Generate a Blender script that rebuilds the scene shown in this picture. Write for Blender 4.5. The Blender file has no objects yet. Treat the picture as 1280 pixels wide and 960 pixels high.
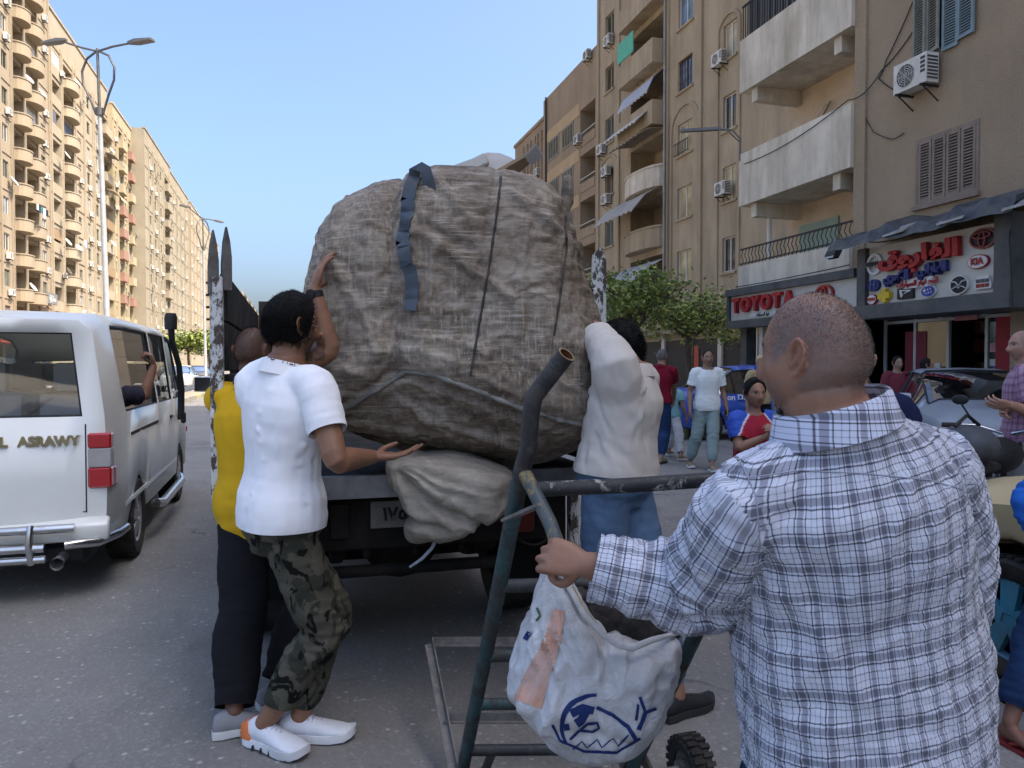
import bpy, bmesh, math, random
import numpy as np
from mathutils import Vector, Matrix, Quaternion
from mathutils.bvhtree import BVHTree
R_ = math.radians
PI = math.pi
random.seed(7)
SC = bpy.context.scene
COL = bpy.context.collection

# ------------------------------------------------------------------ camera
PSI = R_(15.9)            # camera looks this far right of the street's direction (+Y)
FPX = 950.0               # focal length in photograph pixels
CAM_H = 1.5
PITCH = math.atan(23 / FPX)
cam_d = bpy.data.cameras.new('camera')
cam = bpy.data.objects.new('camera', cam_d)
COL.objects.link(cam)
SC.camera = cam
cam_d.sensor_width = 36.0
cam_d.lens = 36.0 * FPX / 1280.0
cam_d.clip_start = 0.05
cam_d.clip_end = 3000
cam.location = (0, 0, CAM_H)
cam.rotation_euler = (PI / 2 - PITCH, 0, -PSI)

# ------------------------------------------------------------------ sky, sun, exposure
SUN_EL = R_(55)
SUN_AZ = R_(125)          # clockwise from +Y: from the right, a little behind the camera
world = bpy.data.worlds.new('World')
SC.world = world
world.use_nodes = True
_nt = world.node_tree
_sky = _nt.nodes.new('ShaderNodeTexSky')
_sky.sky_type = 'NISHITA'
_sky.sun_disc = False
_sky.sun_elevation = SUN_EL
_sky.sun_rotation = SUN_AZ
_sky.air_density = 1.0
_sky.dust_density = 6.2
_sky.ozone_density = 9.0
_nt.links.new(_sky.outputs[0], _nt.nodes['Background'].inputs[0])
_nt.nodes['Background'].inputs[1].default_value = 0.15
_sl = bpy.data.lights.new('sun', 'SUN')
_sl.energy = 2.6
_sl.angle = R_(0.5)
_sl.color = (1.0, 0.93, 0.82)
_so = bpy.data.objects.new('sun', _sl)
COL.objects.link(_so)
_sd = Vector((math.sin(SUN_AZ) * math.cos(SUN_EL), math.cos(SUN_AZ) * math.cos(SUN_EL), math.sin(SUN_EL)))
_so.rotation_euler = _sd.to_track_quat('Z', 'Y').to_euler()
_so.location = (40, -30, 60)
SC.view_settings.view_transform = 'Standard'
SC.view_settings.look = 'None'
SC.view_settings.exposure = 1.56
SC.view_settings.gamma = 1.0
SC.view_settings.use_curve_mapping = False
SC.view_settings.use_white_balance = True      # the camera is balanced for open shade
SC.view_settings.white_balance_temperature = 7250
SC.cycles.max_bounces = 8
SC.cycles.diffuse_bounces = 5
SC.cycles.glossy_bounces = 3
SC.cycles.transmission_bounces = 6
SC.cycles.transparent_max_bounces = 8
SC.cycles.use_denoising = True
SC.cycles.sample_clamp_indirect = 8

# ------------------------------------------------------------------ pixel -> place helpers
_FW = Vector((math.sin(PSI), math.cos(PSI), 0))
_RT = Vector((math.cos(PSI), -math.sin(PSI), 0))
_F3 = _FW * math.cos(PITCH) + Vector((0, 0, -math.sin(PITCH)))
_U3 = _FW * math.sin(PITCH) + Vector((0, 0, math.cos(PITCH)))
EYE = Vector((0, 0, CAM_H))
def ray(px, py):
    return _F3 + _RT * ((px - 640) / FPX) + _U3 * ((480 - py) / FPX)
def P(px, py, d):
    """point seen at a pixel whose horizontal distance in front of the camera is d"""
    r = ray(px, py)
    return EYE + r * (d / r.dot(_FW))
def onZ(px, py, z=0.0):
    r = ray(px, py); return EYE + r * ((z - CAM_H) / r.z)
def onX(px, py, X):
    r = ray(px, py); return EYE + r * (X / r.x)
def CW(xc, d, z):
    return _FW * d + _RT * xc + Vector((0, 0, z))

# ------------------------------------------------------------------ numpy noise
_rng = np.random.RandomState(3)
_perm = np.tile(_rng.permutation(256), 3)
_grad = _rng.normal(size=(256, 3)); _grad /= np.linalg.norm(_grad, axis=1)[:, None]
def gnoise(p):
    p = np.asarray(p, float)
    i = np.floor(p).astype(int); f = p - i
    u = f * f * f * (f * (f * 6 - 15) + 10)
    i &= 255
    out = np.zeros(len(p))
    for dx in (0, 1):
        for dy in (0, 1):
            for dz in (0, 1):
                h = _perm[_perm[_perm[(i[:, 0] + dx) & 255] + ((i[:, 1] + dy) & 255)] + ((i[:, 2] + dz) & 255)]
                g = _grad[h]
                d = (g[:, 0] * (f[:, 0] - dx) + g[:, 1] * (f[:, 1] - dy) + g[:, 2] * (f[:, 2] - dz))
                w = (u[:, 0] if dx else 1 - u[:, 0]) * (u[:, 1] if dy else 1 - u[:, 1]) * (u[:, 2] if dz else 1 - u[:, 2])
                out += w * d
    return out * 1.5
def fbm(p, o=3):
    s = np.zeros(len(p)); a = 1.0
    for k in range(o):
        s += a * gnoise(p * (2 ** k) + 17.3 * k); a *= .5
    return s
def smooth(a, b, x):
    t = np.clip((x - a) / (b - a), 0, 1); return t * t * (3 - 2 * t)

# ------------------------------------------------------------------ materials
class NT:
    def __init__(s, name):
        s.m = bpy.data.materials.new(name); s.m.use_nodes = True
        s.t = s.m.node_tree; s.b = s.t.nodes['Principled BSDF']
        s._tc = None
    def n(s, typ, **kw):
        nd = s.t.nodes.new(typ)
        for k, v in kw.items(): setattr(nd, k, v)
        return nd
    def l(s, a, b): s.t.links.new(a, b)
    def co(s, kind='Object'):
        if s._tc is None: s._tc = s.n('ShaderNodeTexCoord')
        return s._tc.outputs[kind]
    def mapped(s, scale=(1, 1, 1), rot=(0, 0, 0), kind='Object', loc=(0, 0, 0)):
        m = s.n('ShaderNodeMapping'); s.l(s.co(kind), m.inputs[0])
        m.inputs['Scale'].default_value = scale; m.inputs['Rotation'].default_value = rot; m.inputs['Location'].default_value = loc
        return m.outputs[0]
    def noise(s, scale, detail=4, rough=.6, vec=None, dist=0):
        n = s.n('ShaderNodeTexNoise'); n.inputs['Scale'].default_value = scale; n.inputs['Detail'].default_value = detail
        n.inputs['Roughness'].default_value = rough; n.inputs['Distortion'].default_value = dist
        s.l(vec if vec is not None else s.co(), n.inputs['Vector'])
        return n.outputs['Fac']
    def ramp(s, fac, stops, interp='LINEAR'):
        r = s.n('ShaderNodeValToRGB'); cr = r.color_ramp; cr.interpolation = interp
        while len(cr.elements) < len(stops): cr.elements.new(.5)
        for e, (p, c) in zip(cr.elements, stops):
            e.position = p
            e.color = (c, c, c, 1) if isinstance(c, (int, float)) else tuple(c) + (1,)
        s.l(fac, r.inputs[0]); return r.outputs[0]
    def mix(s, fac, a, b, mode='MIX'):
        m = s.n('ShaderNodeMix', data_type='RGBA', blend_type=mode)
        for sock, v in ((m.inputs[0], fac), (m.inputs[6], a), (m.inputs[7], b)):
            if isinstance(v, (int, float)): sock.default_value = v
            elif isinstance(v, tuple): sock.default_value = v + (1,)
            else: s.l(v, sock)
        return m.outputs[2]
    def math(s, op, a, b=None):
        m = s.n('ShaderNodeMath', operation=op)
        for i, v in enumerate((a, b)):
            if v is None: continue
            if isinstance(v, (int, float)): m.inputs[i].default_value = v
            else: s.l(v, m.inputs[i])
        return m.outputs[0]
    def bump(s, h, strength=.3, dist=.01, prev=None):
        b = s.n('ShaderNodeBump'); b.inputs['Strength'].default_value = strength; b.inputs['Distance'].default_value = dist
        s.l(h, b.inputs['Height'])
        if prev is not None: s.l(prev, b.inputs['Normal'])
        s.l(b.outputs[0], s.b.inputs['Normal']); return b.outputs[0]
    def base(s, c):
        if isinstance(c, tuple): s.b.inputs['Base Color'].default_value = c + (1,)
        else: s.l(c, s.b.inputs['Base Color'])
    def rough(s, v):
        if isinstance(v, (int, float)): s.b.inputs['Roughness'].default_value = v
        else: s.l(v, s.b.inputs['Roughness'])
    def set(s, **kw):
        for k, v in kw.items(): s.b.inputs[k.replace('_', ' ')].default_value = v
def sc3(c, k): return tuple(min(1, x * k) for x in c)
def mat(name, c, rough=.6, var=.25, scale=3, bump=.15, bscale=40, bdist=.005, metal=0., dirt=None, dscale=1.2, damt=.5, coat=0., streak=False):
    n = NT(name)
    f = n.noise(scale, 5)
    col = n.ramp(f, [(.3, sc3(c, 1 - var)), (.7, sc3(c, 1 + var))])
    if dirt is not None:
        v = n.mapped((1, 1, .18)) if streak else None
        g = n.noise(dscale, 8, .7, v)
        col = n.mix(n.ramp(g, [(.5 - .1, 0.), (.5 + .2, damt)]), col, dirt)
    n.base(col)
    r = n.ramp(n.noise(scale * 2.3, 3), [(.3, max(0, rough - .08)), (.7, min(1, rough + .08))])
    n.rough(r)
    n.set(Metallic=metal, Specular_IOR_Level=.28)
    if coat: n.set(Coat_Weight=coat, Coat_Roughness=.05)
    if bump: n.bump(n.noise(bscale, 4), bump, bdist)
    return n.m
def glass(name, tint=(.6, .65, .65), rough=.02, alpha=.35):
    """thin tinted pane: part transparent, part mirror"""
    n = NT(name)
    out = n.t.nodes['Material Output']
    tr = n.n('ShaderNodeBsdfTransparent'); tr.inputs[0].default_value = tint + (1,)
    gl = n.n('ShaderNodeBsdfGlossy'); gl.inputs['Roughness'].default_value = rough; gl.inputs[0].default_value = (.9, .93, .95, 1)
    fr = n.n('ShaderNodeFresnel'); fr.inputs[0].default_value = 1.5
    mx = n.n('ShaderNodeMixShader')
    f = n.math('ADD', n.math('MULTIPLY', fr.outputs[0], .9), alpha * .15)
    n.l(f, mx.inputs[0]); n.l(tr.outputs[0], mx.inputs[1]); n.l(gl.outputs[0], mx.inputs[2])
    n.l(mx.outputs[0], out.inputs[0])
    return n.m
_MC = {}
def flat(c, rough=.6, metal=0., key=None):
    k = (c, rough, metal)
    if k not in _MC: _MC[k] = mat('plain', c, rough, .12, 6, .05, 60, .002, metal)
    return _MC[k]

# ------------------------------------------------------------------ objects
def wmat(o):
    m = o.matrix_basis.copy()
    if o.parent: m = wmat(o.parent) @ o.matrix_parent_inverse @ m
    return m
def link(name, me, parent=None, m=None, world=False):
    o = bpy.data.objects.new(name, me); COL.objects.link(o)
    if m is not None and me is not None:
        for x in (m if isinstance(m, (list, tuple)) else [m]): me.materials.append(x)
    if parent:
        o.parent = parent
        if world: o.matrix_parent_inverse = wmat(parent).inverted()
    return o
def tag(o, label=None, cat=None, group=None, kind=None):
    if label: o['label'] = label
    if cat: o['category'] = cat
    if group: o['group'] = group
    if kind: o['kind'] = kind
    return o
def thing(name, label, cat, loc=(0, 0, 0), rz=0., group=None):
    o = bpy.data.objects.new(name, None); COL.objects.link(o)
    o.empty_display_size = .2
    o.location = loc; o.rotation_euler = (0, 0, rz)
    return tag(o, label, cat, group)
def copy_tree(o, parent=None, **kw):
    c = o.copy(); COL.objects.link(c)
    if parent is not None: c.parent = parent
    for ch in list(o.children): copy_tree(ch, c)
    for k, v in kw.items(): c[k] = v
    return c

class MB:
    """mesh builder: collects verts/faces, builds ONE mesh object"""
    def __init__(s): s.v = []; s.f = []; s.mi = []; s.cur = 0
    def add(s, vs, fs):
        b = len(s.v); s.v += [tuple(x) for x in vs]
        for f in fs: s.f.append([b + i for i in f]); s.mi.append(s.cur)
        return s
    def box(s, c, size, rot=None):
        hx, hy, hz = [x / 2 for x in size]
        vs = [Vector((x * hx, y * hy, z * hz)) for x in (-1, 1) for y in (-1, 1) for z in (-1, 1)]
        if rot is not None:
            rm = rot if isinstance(rot, Matrix) else Matrix.Rotation(rot, 3, 'Z'); vs = [rm @ v for v in vs]
        c = Vector(c); vs = [v + c for v in vs]
        return s.add(vs, [(0, 1, 3, 2), (4, 6, 7, 5), (0, 4, 5, 1), (2, 3, 7, 6), (0, 2, 6, 4), (1, 5, 7, 3)])
    def bx(s, x0, x1, y0, y1, z0, z1):
        return s.box(((x0 + x1) / 2, (y0 + y1) / 2, (z0 + z1) / 2), (abs(x1 - x0), abs(y1 - y0), abs(z1 - z0)))
    def beam(s, a, b, w, h, up=(0, 0, 1)):
        a, b = Vector(a), Vector(b); d = (b - a); L = d.length; d.normalize()
        up = Vector(up); x = d.cross(up)
        if x.length < 1e-4: x = d.cross(Vector((1, 0, 0)))
        x.normalize(); z = x.cross(d)
        rm = Matrix((x, d, z)).transposed()
        return s.box((a + b) / 2, (w, L, h), rm)
    def quad(s, a, b, c, d): return s.add([a, b, c, d], [(0, 1, 2, 3)])
    def rings(s, rings, cap=True, closed=True):
        n = len(rings[0]); vs = [p for r in rings for p in r]; fs = []
        for i in range(len(rings) - 1):
            for j in range(n if closed else n - 1):
                k = (j + 1) % n
                fs.append((i * n + j, i * n + k, (i + 1) * n + k, (i + 1) * n + j))
        if cap:
            fs.append(tuple(reversed(range(n)))); fs.append(tuple((len(rings) - 1) * n + j for j in range(n)))
        return s.add(vs, fs)
    def tube(s, pts, rad, n=10, cap=True, flat=1.0):
        pts = [Vector(p) for p in pts]; m = len(pts)
        if not hasattr(rad, '__len__'): rad = [rad] * m
        t = [((pts[min(i + 1, m - 1)] - pts[max(i - 1, 0)]).normalized()) for i in range(m)]
        ref = Vector((0, 0, 1)) if abs(t[0].z) < .9 else Vector((1, 0, 0))
        u = t[0].cross(ref).normalized(); rs = []
        for i in range(m):
            u = (u - t[i] * u.dot(t[i])).normalized(); w = t[i].cross(u)
            rs.append([pts[i] + (u * math.cos(2 * PI * j / n) + w * math.sin(2 * PI * j / n) * flat) * rad[i] for j in range(n)])
        return s.rings(rs, cap)
    def lathe(s, prof, n=24, c=(0, 0, 0), axis='Z', cap=True):
        c = Vector(c); rs = []
        for r, h in prof:
            ring = []
            for j in range(n):
                a = 2 * PI * j / n
                if axis == 'Z': p = Vector((r * math.cos(a), r * math.sin(a), h))
                elif axis == 'X': p = Vector((h, r * math.cos(a), r * math.sin(a)))
                else: p = Vector((r * math.sin(a), h, r * math.cos(a)))
                ring.append(c + p)
            rs.append(ring)
        return s.rings(rs, cap)
    def prism(s, poly, o, ux, uy, depth):
        """extrude a 2-D polygon: plane origin o, axes ux, uy, thickness along depth vector"""
        o, ux, uy, dv = Vector(o), Vector(ux), Vector(uy), Vector(depth)
        a = [o + ux * x + uy * y for x, y in poly]
        return s.rings([a, [p + dv for p in a]])
    def ball(s, c, r, n=12, m=8):
        c = Vector(c); r = Vector(r) if hasattr(r, '__len__') else Vector((r, r, r))
        rs = []
        for i in range(1, m):
            th = PI * i / m
            rs.append([c + Vector((r.x * math.sin(th) * math.cos(2 * PI * j / n), r.y * math.sin(th) * math.sin(2 * PI * j / n), -r.z * math.cos(th))) for j in range(n)])
        return s.rings(rs)
    def mesh(s, name='mesh', smooth_angle=None):
        me = bpy.data.meshes.new(name); me.from_pydata(s.v, [], s.f)
        me.polygons.foreach_set('material_index', s.mi)
        bm = bmesh.new(); bm.from_mesh(me); bmesh.ops.recalc_face_normals(bm, faces=bm.faces)
        bm.to_mesh(me); bm.free()
        if smooth_angle:
            shade(me, smooth_angle)
        me.update(); return me
    def build(s, name, m=None, parent=None, sm=None, world=False, bevel=0, bseg=1):
        me = s.mesh(name, None)
        if bevel:
            bm = bmesh.new(); bm.from_mesh(me)
            es = [e for e in bm.edges if len(e.link_faces) == 2 and e.calc_face_angle(0) > .6]
            bmesh.ops.bevel(bm, geom=es, offset=bevel, segments=bseg, affect='EDGES', profile=.6, clamp_overlap=True)
            bm.to_mesh(me); bm.free()
        if sm: shade(me, sm)
        return link(name, me, parent, m, world)
def shade(me, ang=40):
    me.polygons.foreach_set('use_smooth', [True] * len(me.polygons))
    if ang < 179:
        try: me.set_sharp_from_angle(angle=R_(ang))
        except Exception: pass
    me.update()
def text_mesh(body, size=1., extrude=.01, offset=0., align='CENTER', res=3):
    cu = bpy.data.curves.new('txt', 'FONT'); cu.body = body; cu.size = size; cu.extrude = extrude; cu.offset = offset
    cu.align_x = align; cu.align_y = 'CENTER'; cu.resolution_u = res
    o = bpy.data.objects.new('txt', cu); COL.objects.link(o)
    dg = bpy.context.evaluated_depsgraph_get()
    me = bpy.data.meshes.new_from_object(o.evaluated_get(dg))
    bpy.data.objects.remove(o); bpy.data.curves.remove(cu)
    return me
def place_mat(o, origin, ux, uy):
    """put a flat (XY) thing on a plane with axes ux, uy"""
    ux = Vector(ux).normalized(); uy = Vector(uy); uy = (uy - ux * uy.dot(ux)).normalized(); uz = ux.cross(uy)
    m = Matrix((ux, uy, uz)).transposed().to_4x4(); m.translation = Vector(origin); return m
def xform(me, m):
    me.transform(m); me.update(); return me
def remesh(me, voxel, it=2):
    """voxel union of overlapping closed shapes, then light smoothing"""
    o = bpy.data.objects.new('tmp', me); COL.objects.link(o)
    r = o.modifiers.new('r', 'REMESH'); r.mode = 'VOXEL'; r.voxel_size = voxel; r.adaptivity = 0
    if it:
        c = o.modifiers.new('s', 'SMOOTH'); c.factor = .5; c.iterations = it
    dg = bpy.context.evaluated_depsgraph_get()
    out = bpy.data.meshes.new_from_object(o.evaluated_get(dg))
    bpy.data.objects.remove(o); bpy.data.meshes.remove(me)
    return out
def getv(me):
    a = np.empty(len(me.vertices) * 3); me.vertices.foreach_get('co', a); return a.reshape(-1, 3)
def getn(me):
    a = np.empty(len(me.vertices) * 3); me.vertices.foreach_get('normal', a); return a.reshape(-1, 3)
def setv(me, v):
    me.vertices.foreach_set('co', np.ascontiguousarray(v).ravel()); me.update()
def setcol(me, c, name='col'):
    at = me.color_attributes.new(name, 'FLOAT_COLOR', 'POINT')
    a = np.ones((len(me.vertices), 4)); a[:, :3] = c
    at.data.foreach_set('color', a.ravel())
def crumple(me, frames=12, shrink=-.05, goal=.4, pstiff=.3, gravity=.3, bend=.5, quality=4):
    """short cloth run with a little too much cloth: the surface buckles into real wrinkles round its shape"""
    sc2 = bpy.data.scenes.new('cloth'); o = bpy.data.objects.new('tmp', me); sc2.collection.objects.link(o)
    g = o.vertex_groups.new(name='p'); g.add(list(range(len(me.vertices))), goal, 'REPLACE')
    m = o.modifiers.new('c', 'CLOTH'); s = m.settings
    s.quality = quality; s.mass = .3; s.tension_stiffness = 40; s.compression_stiffness = 40; s.shear_stiffness = 20; s.bending_stiffness = bend
    s.vertex_group_mass = 'p'; s.pin_stiffness = pstiff; s.shrink_min = shrink; s.shrink_max = shrink; s.effector_weights.gravity = gravity
    m.collision_settings.use_collision = False; m.collision_settings.use_self_collision = False
    m.point_cache.frame_start = 1; m.point_cache.frame_end = frames; sc2.frame_start = 1; sc2.frame_end = frames
    for f in range(1, frames + 1): sc2.frame_set(f)
    dg = sc2.view_layers[0].depsgraph; dg.update(); out = bpy.data.meshes.new_from_object(o.evaluated_get(dg))
    bpy.data.objects.remove(o); bpy.data.scenes.remove(sc2); bpy.data.meshes.remove(me)
    return out
# ================================================================== SETTING
def asphalt():
    n = NT('asphalt')
    big = n.noise(.35, 6, .65); mid = n.noise(2.2, 5, .6)
    sp = n.n('ShaderNodeTexVoronoi'); sp.inputs['Scale'].default_value = 75; n.l(n.co(), sp.inputs['Vector'])
    sp2 = n.n('ShaderNodeTexVoronoi'); sp2.inputs['Scale'].default_value = 28; n.l(n.co(), sp2.inputs['Vector'])
    c = n.ramp(big, [(.3, (.165, .155, .142)), (.7, (.235, .218, .198))])
    c = n.mix(n.ramp(mid, [(.35, 0.), (.75, .6)]), c, (.18, .165, .148))
    sep = n.n('ShaderNodeSeparateColor'); n.l(sp.outputs['Color'], sep.inputs[0])
    c = n.mix(n.ramp(sep.outputs[0], [(.0, .3), (.25, 0.), (.75, 0.), (1., .45)]), c, n.mix(sep.outputs[1], (.08, .078, .075), (.42, .4, .37)))
    sep2 = n.n('ShaderNodeSeparateColor'); n.l(sp2.outputs['Color'], sep2.inputs[0])
    spot = n.math('MULTIPLY', n.ramp(sep2.outputs[0], [(.9, 0.), (.93, 1.)]), n.ramp(sp2.outputs['Distance'], [(.15, 1.), (.4, 0.)]))
    c = n.mix(n.math('MULTIPLY', spot, .8), c, (.45, .44, .42))
    # sand drifts and oil patches
    c = n.mix(n.ramp(n.noise(.8, 8, .7, dist=.6), [(.56, 0.), (.75, .45)]), c, (.27, .235, .185))
    c = n.mix(n.ramp(n.noise(.55, 6, .7, n.mapped((1, .35, 1), loc=(3, 5, 0))), [(.56, 0.), (.7, .6)]), c, (.055, .052, .05))
    ck = n.n('ShaderNodeTexVoronoi', feature='DISTANCE_TO_EDGE'); ck.inputs['Scale'].default_value = .45
    wv = n.n('ShaderNodeVectorMath', operation='MULTIPLY_ADD'); wn = n.n('ShaderNodeTexNoise'); wn.inputs['Scale'].default_value = 3; wn.inputs['Detail'].default_value = 8; n.l(n.co(), wn.inputs['Vector']); n.l(wn.outputs['Color'], wv.inputs[0]); wv.inputs[1].default_value = (.5, .5, .5); n.l(n.co(), wv.inputs[2]); n.l(wv.outputs[0], ck.inputs['Vector'])
    crack = n.math('MULTIPLY', n.ramp(ck.outputs['Distance'], [(.003, 1.), (.010, 0.)]), n.ramp(n.noise(.9, 3), [(.5, 0.), (.6, .8)]))
    c = n.mix(crack, c, (.035, .033, .03))
    n.base(c)
    n.rough(n.ramp(mid, [(.3, .72), (.7, .9)]))
    b = n.bump(sp.outputs['Distance'], .4, .005)
    n.bump(mid, .25, .02, b)
    return n.m
M_ASPH = asphalt()
M_SAND = mat('dusty_ground', (.3, .25, .18), .9, .3, .6, .3, 30, .01)
M_CONC = mat('concrete', (.33, .31, .28), .85, .2, 2, .3, 50, .004, dirt=(.16, .14, .11), damt=.5)
M_KERBY = mat('kerb_paint', (.55, .46, .2), .7, .3, 5, .3, 40, .004, dirt=(.25, .22, .18), damt=.8, dscale=4)

ground = MB().quad((-900, -300, -.03), (900, -300, -.03), (900, 1500, -.03), (-900, 1500, -.03)).build('ground', M_SAND)
tag(ground, kind='structure')
_g = MB()
xs = [-18, -12, -5.4]; 
_g.quad((-18, -50, 0), (-5.4, -50, 0), (-5.4, 500, 0), (-18, 500, 0))
_g.quad((-4.3, -50, 0), (9.6, -50, 0), (9.6, 500, 0), (-4.3, 500, 0))
road = _g.build('road', M_ASPH); tag(road, kind='structure')
med = MB().bx(-5.22, -4.48, -50, 500, -.02, .13).build('median', M_SAND); tag(med, kind='structure')
# kerb stones along the median (each one a piece of it)
_k = MB().bx(-.08, .08, -.98, .98, -.02, .16).mesh('kerb_stone')
_k2 = _k.copy(); _k.materials.append(M_CONC); _k2.materials.append(M_KERBY)
for side, x in ((0, -4.4), (1, -5.3)):
    for i in range(45):
        o = link('kerb_stone', _k2 if (i % 4 == 1) else _k, med); o.location = (x, 4 + i * 2.0, random.uniform(-.01, .012)); o.rotation_euler = (0, random.uniform(-.02, .02), random.uniform(-.008, .008))
pav = MB().bx(9.75, 40, -50, 500, -.02, .12).build('pavement', M_CONC); tag(pav, kind='structure')
for i in range(30):
    o = link('kerb_stone', _k, pav); o.location = (9.67, -6 + i * 2.0, random.uniform(-.012, .0)); o.rotation_euler = (0, 0, random.uniform(-.008, .008))
pav2 = MB().bx(-40, -18.0, -50, 500, -.02, .13).build('pavement_far', M_CONC); tag(pav2, kind='structure')

# ------------------------------------------------------------------ facade kit (local: x along, z up, outward = -y)
M_GLASSD = None
def win_glass(name, c, r=.08):
    n = NT(name); n.base(n.ramp(n.noise(.7, 3), [(.35, sc3(c, .6)), (.7, sc3(c, 1.4))])); n.rough(r); n.set(Specular_IOR_Level=.6)
    return n.m
G_DARK = win_glass('window_glass_dark', (.035, .04, .045))
G_WARM = win_glass('curtain_glass', (.42, .34, .2), .15)
G_BLUE = win_glass('window_glass_blue', (.10, .14, .19))
ALU = mat('aluminium_frame', (.55, .53, .48), .45, .1, 3, .05, 30)
ALUW = mat('painted_frame', (.62, .58, .5), .6, .1, 3, .05, 30)
BROWNW = mat('brown_frame', (.09, .045, .035), .6, .3, 6, .1, 30)
SHUT_G = mat('shutter_greygreen', (.22, .23, .19), .75, .25, 5, .15, 40, dirt=(.15, .12, .09))
SHUT_B = mat('shutter_brown', (.24, .185, .145), .75, .2, 5, .15, 40, dirt=(.14, .11, .09))
SHUT_BL = mat('shutter_blue', (.17, .25, .28), .7, .25, 5, .15, 40, dirt=(.2, .17, .13))
IRON = mat('black_iron', (.03, .028, .027), .6, .3, 8, .1, 50)
ACW = mat('aircon_white', (.62, .6, .55), .5, .1, 4, .05, 30, dirt=(.3, .26, .2), damt=.5, dscale=3)
ACG = mat('aircon_grille', (.06, .06, .06), .7)
TIN = mat('tin', (.33, .33, .32), .55, .2, 3, .2, 25, metal=.4, dirt=(.2, .15, .1))

_wc = {}
def window(parent, u, v, w, h, y=.1, kind='slide', gl=None, fm=None, name='window'):
    """window object (frame) > pane(s); u,v = lower left corner"""
    key = (round(w, 2), round(h, 2), kind, gl, fm)
    if key not in _wc:
        t = .05; mb = MB(); panes = []
        if kind in ('slide', 'bars', 'plain'):
            mb.bx(0, w, -.03, .03, 0, t); mb.bx(0, w, -.03, .03, h - t, h); mb.bx(0, t, -.03, .03, t, h - t); mb.bx(w - t, w, -.03, .03, t, h - t)
            if kind != 'plain':
                mb.bx(w / 2 - t / 2, w / 2 + t / 2, -.035, .025, t, h - t)
                for a, b, yy in ((t, w / 2 - t / 2, .0), (w / 2 + t / 2, w - t, .012)):
                    panes.append(MB().bx(a, b, yy, yy + .008, t, h - t).mesh('pane'))
            else: panes.append(MB().bx(t, w - t, 0, .008, t, h - t).mesh('pane'))
            if kind == 'bars':
                for k in range(1, 5): mb.bx(w * k / 5 - .012, w * k / 5 + .012, -.06, -.035, 0, h)
                for k in range(0, 4): mb.bx(0, w, -.07, -.06, h * k / 3 * .96, h * k / 3 * .96 + .03)
        else:
            np_ = 4 if w > 1.3 else 2
            pw = w / np_
            mb.bx(-.06, w + .06, -.02, .04, -.06, 0); mb.bx(-.06, w + .06, -.02, .04, h, h + .06); mb.bx(-.06, 0, -.02, .04, 0, h); mb.bx(w, w + .06, -.02, .04, 0, h)
            for k in range(np_):
                a, b = k * pw + .01, (k + 1) * pw - .01; s = MB(); f = .055
                s.bx(a, b, -.02, .02, .0, f); s.bx(a, b, -.02, .02, h - f, h); s.bx(a, a + f, -.02, .02, f, h - f); s.bx(b - f, b, -.02, .02, f, h - f)
                ns = max(6, int((h - 2 * f) / .055))
                for q in range(ns):
                    z = f + (q + .5) * (h - 2 * f) / ns
                    s.box(((a + b) / 2, 0, z), (b - a - 2 * f, .01, .05), Matrix.Rotation(-.7, 3, 'X'))
                panes.append(s.mesh('shutter'))
        me = mb.mesh('window')
        me.materials.append(fm or ALU)
        for p in panes: p.materials.append(gl or G_DARK)
        _wc[key] = (me, panes)
    me, panes = _wc[key]
    o = link(name, me, parent); o.location = (u, y, v)
    for p in panes:
        link('shutter' if kind == 'shutter' else 'pane', p, o)
    return o
class Facade:
    def __init__(s): s.w = MB()
    def cell(s, u0, u1, v0, v1, op=None, depth=.15, back=False):
        w = s.w
        if op is None: w.quad((u0, 0, v0), (u1, 0, v0), (u1, 0, v1), (u0, 0, v1)); return
        a, b, c, d = op
        w.quad((u0, 0, v0), (u1, 0, v0), (u1, 0, c), (u0, 0, c)); w.quad((u0, 0, d), (u1, 0, d), (u1, 0, v1), (u0, 0, v1))
        w.quad((u0, 0, c), (a, 0, c), (a, 0, d), (u0, 0, d)); w.quad((b, 0, c), (u1, 0, c), (u1, 0, d), (b, 0, d))
        e = depth
        w.quad((a, 0, c), (b, 0, c), (b, e, c), (a, e, c)); w.quad((a, 0, d), (b, 0, d), (b, e, d), (a, e, d))
        w.quad((a, 0, c), (a, e, c), (a, e, d), (a, 0, d)); w.quad((b, 0, c), (b, e, c), (b, e, d), (b, 0, d))
        if back: w.quad((a, e, c), (b, e, c), (b, e, d), (a, e, d))
    def shell(s, L, H, D, v0=0):
        w = s.w
        w.quad((0, 0, v0), (0, D, v0), (0, D, H), (0, 0, H)); w.quad((L, 0, v0), (L, D, v0), (L, D, H), (L, 0, H))
        w.quad((0, D, v0), (L, D, v0), (L, D, H), (0, D, H)); w.quad((0, 0, H), (L, 0, H), (L, D, H), (0, D, H))
_bc = {}
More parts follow.
